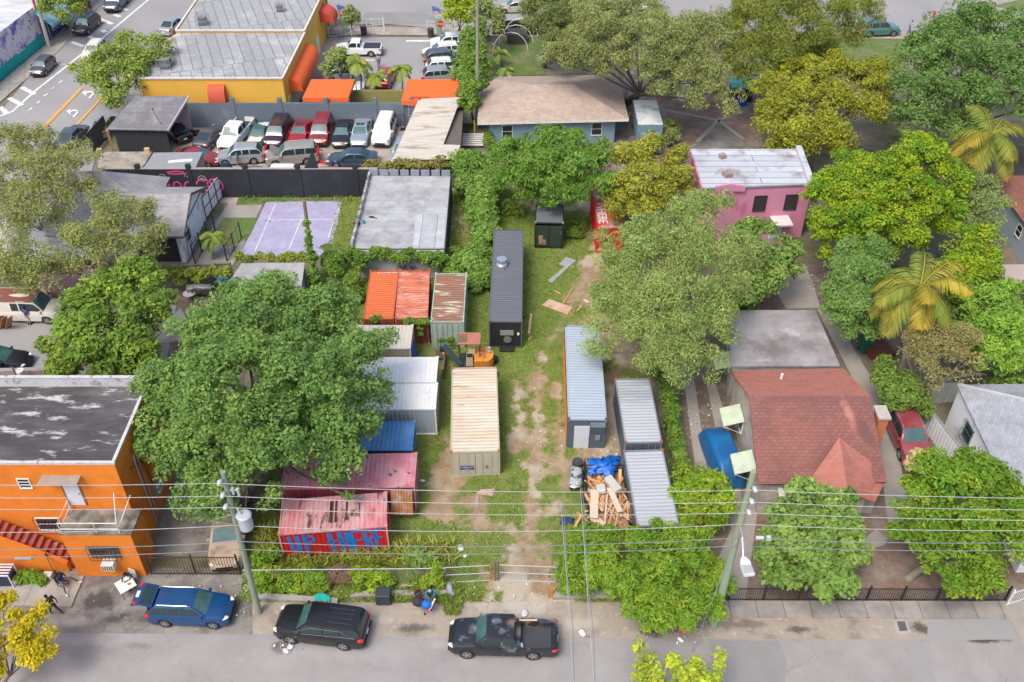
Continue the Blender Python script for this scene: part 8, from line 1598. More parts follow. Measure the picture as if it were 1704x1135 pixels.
def crown_from(lobes, rs, clump, per, size, asp, dens=1.0, up=.35, flat=.75, droop=0, gap=.0, lobe_flat=.8, shell=.55, inner=.35, jit=.8, sub=9):
 C = []; Rr = []
 for px, py, z, rp in lobes: p_ = P(px, py, z); C.append(p_); Rr.append(rp / pxm(px, py, z))
 C = np.array([tuple(c) for c in C]); Rr = np.array(Rr); zlim = .25
 if sub and len(C):
  # every lobe breaks into smaller boughs, so the outline stays ragged and the crown lumpy
  C2 = []; R2 = []; L2 = []
  for j in range(len(C)):
   ns = max(4, int(sub * (Rr[j] / 1.6) ** 1.2)); d = unit(rs.normal(size=(ns, 3)) + np.array([0, -.1, .35])); rb = Rr[j] * (.33 + .24 * rs.rand(ns)) * min(1, 1.25 / max(.6, Rr[j] ** .35)); q = C[j] + d * ((Rr[j] - rb * .75) * (.8 + .36 * rs.rand(ns)))[:, None] * np.array([1, 1, lobe_flat])
   C2.append(q); R2.append(rb); L2 += [j] * ns
   C2.append(C[j:j + 1]); R2.append(Rr[j:j + 1] * .55); L2.append(j)
  SC, SR, SL = np.concatenate(C2), np.concatenate(R2), np.array(L2)
 else: SC, SR, SL = C, Rr, np.arange(len(C))
 w = SR ** 2 / np.sum(SR ** 2); area = 4 * math.pi * np.sum(Rr ** 2) * .62; n = int(area / (math.pi * clump ** 2) * 2.1 * dens); n2 = int(n * inner * .55); li = rs.choice(len(SC), n + n2, p=w)
 d = unit(rs.normal(size=(n + n2, 3)) + np.array([0, -.12, .35])); k = np.where(np.arange(n + n2) < n, .8 + .25 * rs.rand(n + n2), .35 + .45 * rs.rand(n + n2))
 pts = SC[li] + d * np.maximum(SR[li] * k - clump * .35, .05)[:, None] * np.array([1, 1, lobe_flat]); keep = pts[:, 2] > zlim; outer = np.arange(n + n2) < n
 for j in range(len(C)):
  q = (pts - C[j]) / np.array([1, 1, lobe_flat]); keep &= ~((np.linalg.norm(q, axis=1) < .5 * Rr[j]) & outer)
 if gap: keep &= rs.rand(len(pts)) > gap
 bigt = rs.rand(len(SC), 2)
 pts = pts[keep]; rad = clump * (.65 + .7 * rs.rand(len(pts))); big = bigt[li][keep]; ct = np.clip(.5 * big + .5 * rs.rand(len(pts), 2), 0, 1)
 return (*leaves(pts, rad, per, size, asp, rs, up, flat, droop, ct, shell, jit), C, Rr)
TREE_N = [0]
def tree(label, base, lobes, m, clump=.62, per=60, size=.26, asp=.55, trunk=.22, name='tree', cat='tree', bark=None, fork=.36, seed=None, limbs=True, group=None, **k):
 TREE_N[0] += 1; rs = np.random.RandomState(seed or TREE_N[0] * 13 + 1); V, tint, C, Rr = crown_from(lobes, rs, clump, per, size, asp, **k); b = P(*base); t = thing(name, label, cat, b, 0, group)
 quad_mesh('crown' if cat == 'tree' else 'foliage', V, tint, m, t, tuple(b)); cen = Vector(tuple(C.mean(0))); mb = MB(); top = Vector((b.x + (cen.x - b.x) * .55, b.y + (cen.y - b.y) * .55, cen.z * fork))
 r2 = trunk * .62; mb.tube([b + Vector((0, 0, -.05)), b.lerp(top, .12), b.lerp(top, .55) + Vector((rs.uniform(-.1, .1), rs.uniform(-.1, .1), 0)), top], [trunk * 1.45, trunk, trunk * .88, r2], 9)
 if limbs:
  for c, r_ in zip(C, Rr):
   e = Vector(tuple(c)); mid = top.lerp(e, .5) + Vector((rs.uniform(-.3, .3), rs.uniform(-.3, .3), .25)); mb.tube([top + Vector((0, 0, -.1)), mid, e], [r2 * .5, r2 * .28, r2 * .08], 6)
   for q in range(2): f = e + Vector((rs.uniform(-1, 1), rs.uniform(-1, 1), rs.uniform(-.1, .7))) * float(r_) * .8; mb.tube([mid, e.lerp(f, .4), f], [r2 * .18, r2 * .1, .01], 5)
 mb.build('trunk' if cat == 'tree' else 'stem', bark or BARK, t); return t
def bush(name, label, cat, lobes, m, clump=.4, per=50, size=.18, asp=.6, group=None, **k):
 TREE_N[0] += 1; rs = np.random.RandomState(TREE_N[0] * 17 + 5); V, tint, C, Rr = crown_from(lobes, rs, clump, per, size, asp, sub=0, **k); c = C.mean(0); b = (c[0], c[1], max(0.0, V[:, :, 2].min())); o = quad_mesh(name, V, tint, m, None, b); o.location = b; return tag(o, label, cat, group)
L_ = leafmat
tree('huge dense mid green shade tree hanging over the pink and red containers', (400, 838), [(430, 545, 8.5, 85), (520, 525, 7.5, 75), (350, 565, 8, 80), (300, 650, 7, 80), (400, 640, 10, 100), (510, 630, 9, 95), (590, 590, 6.5, 55), (560, 690, 7, 75), (460, 720, 8, 90), (350, 740, 6.5, 85), (290, 725, 6, 65), (420, 800, 5.5, 65), (540, 755, 6, 60), (345, 815, 5, 50), (635, 565, 6.5, 26), (628, 645, 5.5, 34), (600, 655, 6, 40), (380, 500, 7.5, 45), (470, 490, 7, 45), (560, 520, 6.5, 40), (560, 800, 4, 22), (590, 830, 3.5, 18), (250, 670, 5.5, 40), (450, 480, 6.5, 30)],
  L_('leaf_shade', (.085, .155, .042), c2=(.145, .22, .052), c2t=.56), clump=.58, per=75, size=.21, asp=.6, trunk=.5)
tree('yellow green broad leaved tree left of the huge shade tree', (190, 640), [(225, 455, 6, 38), (250, 480, 5.5, 32), (180, 495, 5.5, 48), (120, 520, 5, 42), (240, 520, 5.5, 45), (150, 560, 5, 58), (95, 560, 4, 33), (220, 575, 4.5, 50), (115, 605, 3.5, 42), (180, 615, 3.5, 42), (75, 585, 3.5, 26), (270, 505, 5, 25), (245, 610, 3, 30)], L_('leaf_yellowgreen', (.095, .165, .028), c2=(.18, .235, .035), c2t=.66), clump=.5, per=42, size=.34, asp=.42, trunk=.25)
OL = L_('leaf_olive', (.145, .17, .055), c2=(.22, .225, .075), c2t=.6)
tree('loose olive tree at the left edge over the avenue corner', (66, 430), [(50, 245, 8, 48), (15, 300, 8, 58), (90, 290, 8, 52), (130, 258, 7.5, 35), (60, 345, 7, 55), (135, 330, 6.5, 38), (20, 370, 6.5, 45), (-20, 330, 7, 50), (20, 240, 8, 35)], OL, clump=.7, per=110, size=.18, asp=.5, trunk=.24, gap=.2, bark=BARKG, inner=.25)
tree('spreading olive tree before the white gabled house', (136, 470), [(175, 370, 6.5, 48), (225, 360, 6, 38), (245, 405, 5.5, 38), (190, 425, 5.5, 40), (110, 415, 6, 48), (60, 430, 6, 42), (150, 400, 6.5, 40), (265, 385, 5, 22), (20, 450, 5.5, 42), (195, 335, 6, 30), (70, 460, 5, 40), (20, 410, 6, 45), (150, 445, 5, 36), (250, 425, 5, 26)], OL, clump=.7, per=110, size=.18, asp=.5, trunk=.28, gap=.14, bark=BARKG, inner=.25)
tree('airy yellow green tree on the avenue by the bare pole', (197, 172), [(215, 72, 6, 26), (255, 80, 6, 25), (240, 95, 5.5, 33), (185, 100, 5.5, 30), (150, 115, 5, 28), (128, 122, 4.5, 20), (175, 130, 5, 33), (215, 125, 5, 33), (268, 108, 5, 20), (190, 152, 4.5, 24), (188, 166, 4, 17), (285, 80, 5.5, 10)], L_('leaf_avenue', (.125, .18, .035), c2=(.21, .24, .05), c2t=.6), clump=.62, per=45, size=.3, asp=.5, trunk=.2, gap=.1)
tree('small yellow green street tree in the top left corner', (112, 45), [(85, 10, 5, 21), (110, 6, 5, 23), (126, 20, 4.5, 15), (100, 24, 4.5, 17), (136, 0, 5, 14)], MATS['leaf_avenue'], clump=.6, per=45, size=.32, asp=.5, trunk=.16)
tree('low leafy tree beside the orange left canopy', (567, 132), [(560, 105, 3.5, 20), (576, 95, 3.5, 19), (546, 112, 3, 15), (588, 106, 3.2, 16), (555, 92, 3.5, 14)], L_('leaf_lot', (.13, .17, .05), c2=(.19, .22, .07)), clump=.5, per=45, size=.24, trunk=.12, gap=.1)
tree('small round street tree behind the left feather flag', (584, 47), [(582, 20, 3.5, 11), (590, 27, 3., 10), (577, 29, 3, 8), (585, 34, 2.6, 9)], MATS['leaf_lot'], clump=.5, per=40, size=.28, trunk=.12)
YG = L_('leaf_hedge_tree', (.085, .155, .03), c2=(.15, .22, .035), c2t=.6)
tree('round bright yellow green tree at the top of the tree row', (764, 52), [(757, 12, 5, 23), (776, 8, 5, 20), (765, 26, 4.5, 21), (745, 20, 4.6, 14), (782, 24, 4.5, 14)], L_('leaf_lime', (.16, .22, .02), c2=(.25, .29, .025), c2t=.55), clump=.6, per=50, size=.3, trunk=.18)
tree('loose green tree beside the tall pole on the far street', (812, 60), [(805, 15, 5, 18), (820, 28, 4.5, 20), (800, 38, 4.5, 18), (826, 44, 4, 14), (815, 2, 5, 14)], L_('leaf_lot', (0, 0, 0)), clump=.6, per=45, size=.28, trunk=.15, gap=.1)
for nm, base, lb in (('farthest', (790, 108), [(788, 62, 4.5, 22), (800, 75, 4.5, 20), (778, 82, 4.3, 22), (795, 92, 4, 18)]), ('middle', (786, 145), [(780, 108, 4.5, 26), (800, 105, 4.3, 24), (770, 122, 4, 20), (795, 126, 4, 22)]), ('nearest', (790, 205), [(778, 145, 4.5, 24), (792, 140, 4.3, 18), (782, 165, 4, 22), (768, 160, 3.6, 16), (786, 182, 3.2, 14)])):
 tree('dense green column tree in the row beside white cars, %s of three' % nm, base, lb, YG, clump=.5, per=50, size=.26, trunk=.15)
FEA = L_('leaf_feathery', (.155, .185, .065), c2=(.22, .235, .09), c2t=.6)
tree('massive feathery olive tree behind the tan roofed house', (1040, 172), [(1010, 60, 10, 70), (960, 78, 9, 46), (920, 98, 8, 26), (1080, 70, 10, 66), (1060, 20, 10, 56), (985, 30, 9, 48), (1140, 60, 9, 52), (1110, 115, 8, 48), (1160, 105, 8, 45), (1190, 135, 7, 36), (1005, 100, 8.5, 32), (1150, 155, 6, 34), (1100, 155, 6.5, 24), (1205, 180, 5, 20), (1215, 160, 6, 25), (1180, 60, 9, 40)], FEA, clump=.75, per=150, size=.24, asp=.32, trunk=.45, droop=.7, jit=1.2, gap=.03)
tree('dull olive tree on the far lawn, left of the massive one', (905, 112), [(900, 20, 7, 38), (930, 40, 8, 42), (890, 48, 7, 24), (962, 8, 8, 38), (920, 75, 7, 30), (885, 12, 6.5, 22), (935, 5, 7.5, 30)], L_('leaf_dull_olive', (.10, .125, .04), c2=(.14, .16, .05)), clump=.75, per=120, size=.26, asp=.38, trunk=.28, droop=.5)
tree('tall feathery pine like tree top right of centre', (1322, 142), [(1260, 40, 10, 55), (1310, 15, 11, 50), (1350, 45, 10, 46), (1240, 88, 8, 42), (1395, 25, 10, 34), (1290, 70, 9, 48), (1335, 92, 7, 36), (1430, 12, 9, 30), (1425, 50, 8, 28), (1465, 25, 8, 20), (1400, 70, 7.5, 26), (1222, 20, 9, 38), (1232, 130, 6, 28), (1280, 110, 7, 35), (1370, 80, 8, 24)], L_('leaf_casuarina', (.125, .155, .03), c2=(.18, .2, .045)), clump=.85, per=150, size=.28, asp=.25, trunk=.35, droop=.9, gap=.08, jit=1.2)
tree('ochre yellow leaved tree behind the pink house', (1345, 295), [(1330, 128, 7, 46), (1372, 118, 7, 42), (1440, 128, 7, 38), (1462, 150, 6.5, 36), (1290, 158, 6.5, 42), (1272, 190, 6, 32), (1340, 178, 6.5, 52), (1392, 170, 6.5, 46), (1445, 188, 6, 38), (1330, 228, 5.5, 42), (1372, 222, 5.5, 42), (1282, 220, 5, 32), (1300, 248, 4.5, 28), (1405, 235, 5, 30), (1470, 115, 6.5, 25)], L_('leaf_ochre', (.14, .15, .022), c2=(.25, .265, .028), c2t=.58), clump=.6, per=65, size=.24, asp=.45, trunk=.3)
tree('great dark green tree in the top right corner', (1600, 255), [(1560, 70, 9, 55), (1620, 50, 9.5, 56), (1680, 60, 9, 52), (1530, 108, 8.5, 46), (1590, 108, 9.5, 62), (1660, 118, 9, 56), (1512, 150, 8, 40), (1560, 168, 8, 52), (1622, 165, 8, 48), (1692, 158, 8, 40), (1530, 200, 6.5, 38), (1590, 205, 6, 38), (1500, 188, 6, 32), (1740, 90, 9, 50), (1740, 180, 8, 45), (1650, 35, 9, 34)], L_('leaf_dark', (.075, .135, .036), c2=(.125, .19, .05)), clump=.85, per=80, size=.27, asp=.5, trunk=.5, flat=.55)
tree('dense bright green tree with lime yellow shoots right of pink house', (1450, 448), [(1510, 248, 8, 42), (1460, 288, 7.5, 46), (1530, 280, 8, 52), (1572, 300, 7.5, 46), (1400, 308, 7, 46), (1440, 328, 7, 52), (1372, 328, 6.5, 38), (1510, 338, 7, 56), (1570, 348, 6.5, 42), (1390, 368, 6, 42), (1450, 378, 6, 48), (1500, 388, 5.5, 42), (1400, 408, 4.5, 38), (1362, 375, 5, 28), (1420, 270, 7, 33), (1545, 245, 7.5, 28)], L_('leaf_limetip', (.085, .165, .016), c2=(.24, .285, .016), c2t=.6), clump=.5, per=75, size=.2, asp=.65, trunk=.35)
tree('pale grey green tree before the grey blue house', (1625, 420), [(1622, 308, 5.5, 38), (1600, 285, 5.5, 26), (1642, 350, 5, 38), (1602, 340, 5.5, 33), (1652, 388, 4.5, 30), (1620, 378, 5, 33)], L_('leaf_pale', (.13, .175, .06), c2=(.19, .23, .08)), clump=.5, per=60, size=.22, asp=.4, trunk=.2)
tree('fine leaved mid green tree left of the coconut palm', (1440, 572), [(1430, 418, 6, 38), (1470, 408, 6.5, 33), (1410, 458, 5.5, 38), (1450, 458, 6, 42), (1402, 500, 5, 38), (1440, 508, 5, 42), (1482, 480, 5, 34), (1402, 538, 4, 28), (1440, 548, 3.5, 26), (1472, 528, 4, 33)], L_('leaf_fine', (.105, .185, .042), c2=(.15, .235, .07)), clump=.5, per=70, size=.22, asp=.35, trunk=.22, droop=.4)
tree('yellow tipped tree right of the coconut palm', (1612, 505), [(1600, 408, 5.5, 34), (1632, 400, 5.5, 30), (1642, 438, 5, 33), (1610, 448, 5, 38), (1600, 488, 4.5, 33), (1652, 468, 4.5, 24), (1588, 440, 5, 26)], MATS['leaf_limetip'], clump=.5, per=65, size=.22, asp=.6, trunk=.2)
tree('bright fresh green mango like tree at the right edge', (1660, 625), [(1650, 508, 5, 42), (1692, 498, 5, 38), (1632, 548, 4.5, 38), (1682, 548, 5, 46), (1652, 588, 4, 42), (1702, 588, 4, 40), (1612, 575, 3.5, 28), (1730, 530, 5, 40)], L_('leaf_fresh', (.115, .21, .03), c2=(.19, .29, .045), c2t=.6), clump=.45, per=55, size=.32, asp=.3, trunk=.22, droop=.5)
tree('brownish olive sparse tree below the coconut palm', (1498, 688), [(1540, 558, 6, 38), (1582, 560, 6, 42), (1512, 590, 5.5, 32), (1560, 600, 5.5, 38), (1612, 602, 5.5, 32), (1632, 620, 5, 18), (1545, 625, 5, 24), (1590, 625, 5, 20)], L_('leaf_brown_olive', (.21, .175, .075), c2=(.15, .16, .055)), clump=.55, per=65, size=.17, asp=.4, trunk=.25, gap=.22, bark=BARKG, inner=.2, droop=.3)
bush('shrub', 'green shrub around the leaning trunk beside the red sport utility', 'shrub', [(1475, 630, 3, 24), (1490, 660, 2.5, 25), (1522, 662, 2.6, 22), (1510, 640, 3, 24), (1472, 608, 3.5, 18), (1535, 680, 2, 18)], L_('leaf_shrub', (.085, .145, .03), c2=(.14, .2, .04)), clump=.4, per=60, size=.2)
tree('feathery emerald tree below the tan roofed house', (920, 372), [(870, 254, 6.5, 42), (920, 246, 7, 44), (970, 246, 7, 42), (840, 275, 6, 36), (900, 272, 6.5, 50), (960, 272, 6.5, 50), (1005, 258, 6.5, 32), (850, 305, 5, 36), (900, 312, 5, 42), (960, 312, 5, 38), (1000, 298, 5.5, 38), (930, 300, 5.6, 40)], L_('leaf_emerald', (.085, .17, .028), c2=(.16, .24, .045)), clump=.55, per=75, size=.3, asp=.28, trunk=.3, droop=.75, up=.5)
tree('yellow olive round tree hiding the red lettered container', (1082, 402), [(1050, 270, 6, 38), (1090, 258, 6.5, 42), (1130, 268, 6, 33), (1040, 308, 5.5, 38), (1082, 308, 5.5, 42), (1122, 308, 5, 33), (1030, 342, 4.5, 32), (1072, 342, 4.5, 32), (1142, 290, 5.5, 22), (1102, 340, 4.5, 26)], L_('leaf_yellow_olive', (.17, .19, .025), c2=(.24, .23, .04)), clump=.5, per=60, size=.26, asp=.45, trunk=.25, gap=.06)
tree('wide pale willowy tree hanging over the yard and pale blue office', (1122, 655), [(1130, 388, 8, 60), (1082, 398, 7.5, 50), (1172, 348, 7, 36), (1040, 438, 7, 50), (1100, 438, 8, 66), (1170, 428, 8, 60), (1222, 418, 6.5, 42), (1032, 498, 6.5, 46), (1090, 508, 7, 66), (1160, 498, 7, 60), (1212, 488, 6.5, 46), (1062, 558, 6, 50), (1120, 568, 6.5, 56), (1180, 558, 6, 46), (1002, 545, 5.5, 30), (1132, 615, 5, 40), (1180, 612, 4.5, 32), (1000, 405, 6.5, 26), (990, 590, 4.5, 22), (1062, 600, 5, 24), (1195, 335, 6.5, 24)], L_('leaf_willowy', (.165, .225, .065), c2=(.24, .28, .095), c2t=.6), clump=.7, per=170, size=.21, asp=.27, trunk=.36, droop=.8, jit=1.3, gap=.06, bark=BARKG, inner=.3)
tree('darker green tree between willowy tree and the concrete drive', (1266, 505), [(1262, 390, 5, 32), (1292, 420, 4.5, 38), (1252, 438, 5, 38), (1282, 458, 4.5, 38), (1312, 440, 4, 28), (1242, 478, 4.5, 32), (1232, 395, 5.5, 30), (1325, 425, 3.6, 16)], L_('leaf_deep', (.105, .175, .04), c2=(.17, .23, .055)), clump=.5, per=50, size=.28, asp=.5, trunk=.2, gap=.1)
tree('bushy feather leaved tree spilling over the street kerb by lamp pole', (1110, 1028), [(1060, 925, 3.2, 42), (1110, 915, 3.2, 46), (1160, 908, 3.2, 42), (1050, 968, 3, 48), (1110, 968, 3.2, 52), (1160, 958, 3, 42), (1090, 1008, 2.5, 42), (1140, 1010, 2.5, 42), (1050, 1000, 2.2, 32), (1192, 978, 2.5, 32), (1182, 1018, 2, 26), (1202, 938, 2.8, 22), (1085, 1035, 1.6, 22), (1100, 888, 3, 24), (1180, 895, 3.2, 20)], L_('leaf_street', (.10, .19, .022), c2=(.20, .255, .028), c2t=.62), clump=.38, per=60, size=.26, asp=.28, trunk=.14, droop=.4)
bush('shrub', 'leafy green shrub right of the yard gate', 'shrub', [(978, 898, 2.0, 30), (958, 928, 1.8, 30), (1000, 935, 2.2, 36), (965, 965, 1.2, 28), (1015, 965, 1.6, 28), (945, 950, 1.0, 18), (1010, 900, 2.2, 26), (940, 975, .8, 12)], MATS['leaf_street'], clump=.36, per=55, size=.22, asp=.35)
tree('dense round leaved small tree before the red roofed bungalow', (1350, 992), [(1340, 848, 4, 54), (1300, 870, 4, 38), (1390, 858, 4, 42), (1350, 898, 3.5, 60), (1290, 908, 3.2, 36), (1412, 908, 3.2, 36), (1332, 948, 2.8, 46), (1382, 955, 2.6, 42), (1300, 955, 2.4, 28), (1405, 828, 3.8, 22), (1275, 940, 2.4, 20)], L_('leaf_round', (.105, .18, .04), c2=(.18, .25, .06)), clump=.42, per=50, size=.27, asp=.65, trunk=.16)
tree('large glossy tree with yellow leaves at the right street corner', (1512, 962), [(1550, 800, 5.5, 55), (1612, 790, 5.5, 52), (1512, 828, 5, 40), (1580, 838, 5.5, 60), (1652, 828, 5, 56), (1694, 838, 5, 40), (1540, 878, 4.5, 46), (1612, 888, 4.5, 56), (1672, 888, 4.5, 52), (1560, 928, 4, 38), (1602, 955, 3.4, 40), (1640, 955, 3.2, 32), (1555, 955, 3.2, 26), (1500, 868, 4, 28), (1625, 985, 2.4, 20), (1740, 860, 5, 50)], L_('leaf_glossy', (.085, .165, .018), c2=(.2, .25, .026), c2t=.66), clump=.44, per=60, size=.25, asp=.42, trunk=.22, bark=BARKG)
tree('golden yellow leaved tree in the bottom left corner', (-20, 1180), [(10, 1000, 3.5, 22), (42, 1030, 3.5, 30), (66, 1022, 3.3, 20), (20, 1068, 3.2, 36), (60, 1068, 3.2, 30), (0, 1100, 3, 32), (45, 1098, 3, 26), (80, 1078, 3, 14), (-30, 1060, 3.4, 40)], L_('leaf_golden', (.3, .25, .012), c2=(.4, .34, .02)), clump=.34, per=60, size=.15, asp=.6, trunk=.14, gap=.05)
tree('yellow green young tree rising from the bottom edge', (1125, 1260), [(1070, 1108, 3, 22), (1100, 1130, 3, 30), (1132, 1120, 3, 26), (1170, 1118, 3.2, 26), (1060, 1080, 3, 11), (1190, 1098, 3.3, 15), (1060, 1145, 3, 24), (1180, 1145, 3, 30), (1120, 1095, 3.2, 12)], L_('leaf_young', (.19, .255, .03), c2=(.33, .345, .03), c2t=.62), clump=.36, per=30, size=.2, asp=.65, trunk=.1, gap=.15)
bush('shrub', 'bright green shrub right of the grey container by the covered car', 'shrub', [(1150, 800, 2.2, 32), (1182, 812, 2.2, 32), (1160, 840, 2, 32), (1202, 835, 2, 27), (1130, 825, 2.2, 22), (1142, 862, 1.5, 24), (1190, 860, 1.5, 24)], L_('leaf_bright', (.10, .185, .018), c2=(.2, .25, .025)), clump=.36, per=55, size=.2)
bush('hedge', 'vine hedge strip along the right side of the grey containers', 'hedge', [(1108 + 4 * i, 640 + 20 * i, 1.2, 13) for i in range(8)] + [(1098, 610, 1.4, 20), (1085, 590, 1.2, 20)], L_('leaf_ivy', (.075, .14, .025), c2=(.14, .2, .03)), clump=.34, per=50, size=.2)
VINE = L_('leaf_vine', (.10, .18, .035), c2=(.165, .25, .05))
bush('vine_heap', 'big mound of bright vines right of the silver roofed building', 'vines', [(790, 280, 2.4, 32), (768, 270, 2.2, 24), (822, 300, 2.4, 27), (800, 330, 1.9, 27), (812, 300, 2, 25), (775, 305, 1.8, 20)], VINE, clump=.42, per=55, size=.22, asp=.7)
bush('vine_heap', 'vine covered ridge beside the long charcoal container', 'vines', [(802, 358, 1.4, 26), (812, 395, 1.2, 24), (795, 425, 1.2, 25), (772, 448, 1.2, 30), (802, 460, 1.1, 24), (752, 445, 1.1, 20), (808, 375, 1.3, 24), (790, 470, .9, 20), (755, 425, 1.0, 16)], VINE, clump=.4, per=60, size=.2, asp=.7)
bush('wall_vine', 'vines trailing over the court front wall', 'vines', [(398 + 17 * i, 428 + 2 * math.sin(i * 2), 2.55, 9) for i in range(8)], L_('leaf_wall_vine', (.12, .16, .03), c2=(.22, .23, .035)), clump=.3, per=45, size=.18)
bush('wall_vine', 'vines hanging down the graffiti wall behind orange containers', 'vines', [(545 + 14 * i, 425 + 5 * math.sin(i * 1.7), 2.6, 10 + 3 * math.sin(i * 2.3)) for i in range(14)] + [(560, 450, 1.9, 14), (585, 462, 1.6, 14), (600, 440, 2, 12), (590, 490, .9, 14), (615, 480, 1, 8), (725, 440, 2, 10), (735, 428, 2.4, 10)], L_('leaf_ivy', (0, 0, 0)), clump=.32, per=50, size=.19)
bush('pole_vine', 'vines climbing the leaning pole by the court', 'vines', [(510 + 1.9 * i, 372 + 13 * i, 6.2 - .7 * i, 5 + .6 * i) for i in range(9)], VINE, clump=.25, per=45, size=.18)
bush('wall_vine', 'vines along the top of the old wall on the left', 'vines', [(275 + 13 * i, 452 + 2 * (i % 2), 2.1, 9) for i in range(9)] + [(300, 470, 1.3, 9), (330, 462, 1.6, 9)], MATS['leaf_wall_vine'], clump=.3, per=40, size=.18)
bush('wall_vine', 'dry reddish vines on the wall behind silver roofed building', 'vines', [(612 + 13 * i, 274 + 2 * math.sin(i), 2.7, 9) for i in range(10)] + [(600, 288, 2.0, 7), (606, 300, 1.4, 6), (733, 268, 3.2, 12)], L_('leaf_dry_vine', (.14, .16, .04), c2=(.2, .13, .06), c2t=.6), clump=.4, per=40, size=.22)
bush('hedge', 'yellow green vines covering the left street fence', 'hedge', [(418 + 15 * i, 957 + 5 * math.sin(i * 1.9), .9, 12 + 3 * math.sin(i * 1.3)) for i in range(9)] + [(425 + 14 * i, 976, .4, 11) for i in range(9)] + [(432, 930, .9, 15), (455, 920, .8, 14)], L_('leaf_fence', (.10, .18, .022), c2=(.25, .28, .022), c2t=.7), clump=.3, per=50, size=.19)
bush('hedge', 'green vine tuft covering the middle of the street fence', 'hedge', [(592 + 11 * i, 952 + 5 * math.sin(i * 2.2), 1.1, 11) for i in range(5)] + [(600, 970, .5, 12), (622, 972, .5, 12), (645, 968, .6, 9)], MATS['leaf_fence'], clump=.28, per=50, size=.18)
bush('hedge', 'yellow leaved vine on the fence end beside the tube gate', 'hedge', [(728, 948, 1.3, 11), (722, 960, .9, 12), (730, 972, .5, 9), (708, 970, .5, 9), (690, 975, .4, 9)], MATS['leaf_fence'], clump=.26, per=45, size=.18)
bush('shrub', 'dark low shrub on the grass above the fence', 'shrub', [(695, 928, .7, 18), (715, 930, .6, 15), (680, 935, .5, 12)], MATS['leaf_deep'], clump=.3, per=45, size=.2)
bush('shrub', 'brown dead twig shrub on the street fence', 'shrub', [(560, 955, .9, 16), (575, 958, .9, 16), (548, 962, .7, 12)], L_('leaf_dead', (.15, .09, .065), c2=(.2, .13, .08)), clump=.3, per=70, size=.2, asp=.12)
bush('shrub', 'low clipped shrub on the slab before the stair wall', 'shrub', [(38, 962, .35, 13), (55, 960, .35, 14), (68, 964, .35, 10)], MATS['leaf_street'], clump=.2, per=45, size=.12)
bush('shrub', 'pale yellow shrub behind the old teal truck', 'shrub', [(1110, 212, 1.6, 15), (1118, 225, 1.3, 14), (1105, 228, 1.0, 12), (1122, 210, 1.5, 10)], FEA, clump=.35, per=55, size=.2)
bush('container_vine', 'green vine creeping over the rusty orange container door', 'vines', [(676 + 6 * i, 535, 2.55, 5) for i in range(7)] + [(698, 545, 2.0, 4), (700, 556, 1.4, 4), (622, 532, 2.5, 6), (632, 530, 2.5, 5)], MATS['leaf_ivy'], clump=.2, per=45, size=.16)
bush('shrub', 'weed climbing the front of the sage green container', 'shrub', [(733, 550, 1.6, 5), (735, 565, .8, 7), (748, 562, 1.0, 6), (752, 570, .5, 7)], MATS['leaf_ivy'], clump=.22, per=45, size=.16)
bush('shrub', 'green shrub beside the blue wall of the tan house', 'shrub', [(812, 232, 1.2, 8), (815, 222, 1.5, 7), (818, 240, .8, 8)], MATS['leaf_shrub'], clump=.3, per=45, size=.2)
bush('shrub', 'bushes at the alley corner behind the bungalow', 'shrub', [(1385, 500, 1.0, 12), (1395, 520, .9, 10), (1230, 505, 1.2, 16), (1250, 512, 1.0, 14), (1215, 512, 1.0, 12)], MATS['leaf_deep'], clump=.35, per=45, size=.22)
bush('shrub', 'low grass like shrubs among trees beside charcoal cabin', 'shrub', [(845, 345, .5, 16), (865, 352, .4, 12), (955, 390, .4, 14), (965, 375, .4, 12)], MATS['leaf_ivy'], clump=.3, per=45, size=.18)
bush('hedge', 'mixed shrubs behind the red roofed bungalow and palm', 'hedge', [(1690, 640, 2, 22), (1660, 640, 1.5, 16), (1560, 520, 2.5, 30), (1590, 535, 2.5, 26)], MATS['leaf_deep'], clump=.45, per=45, size=.25)
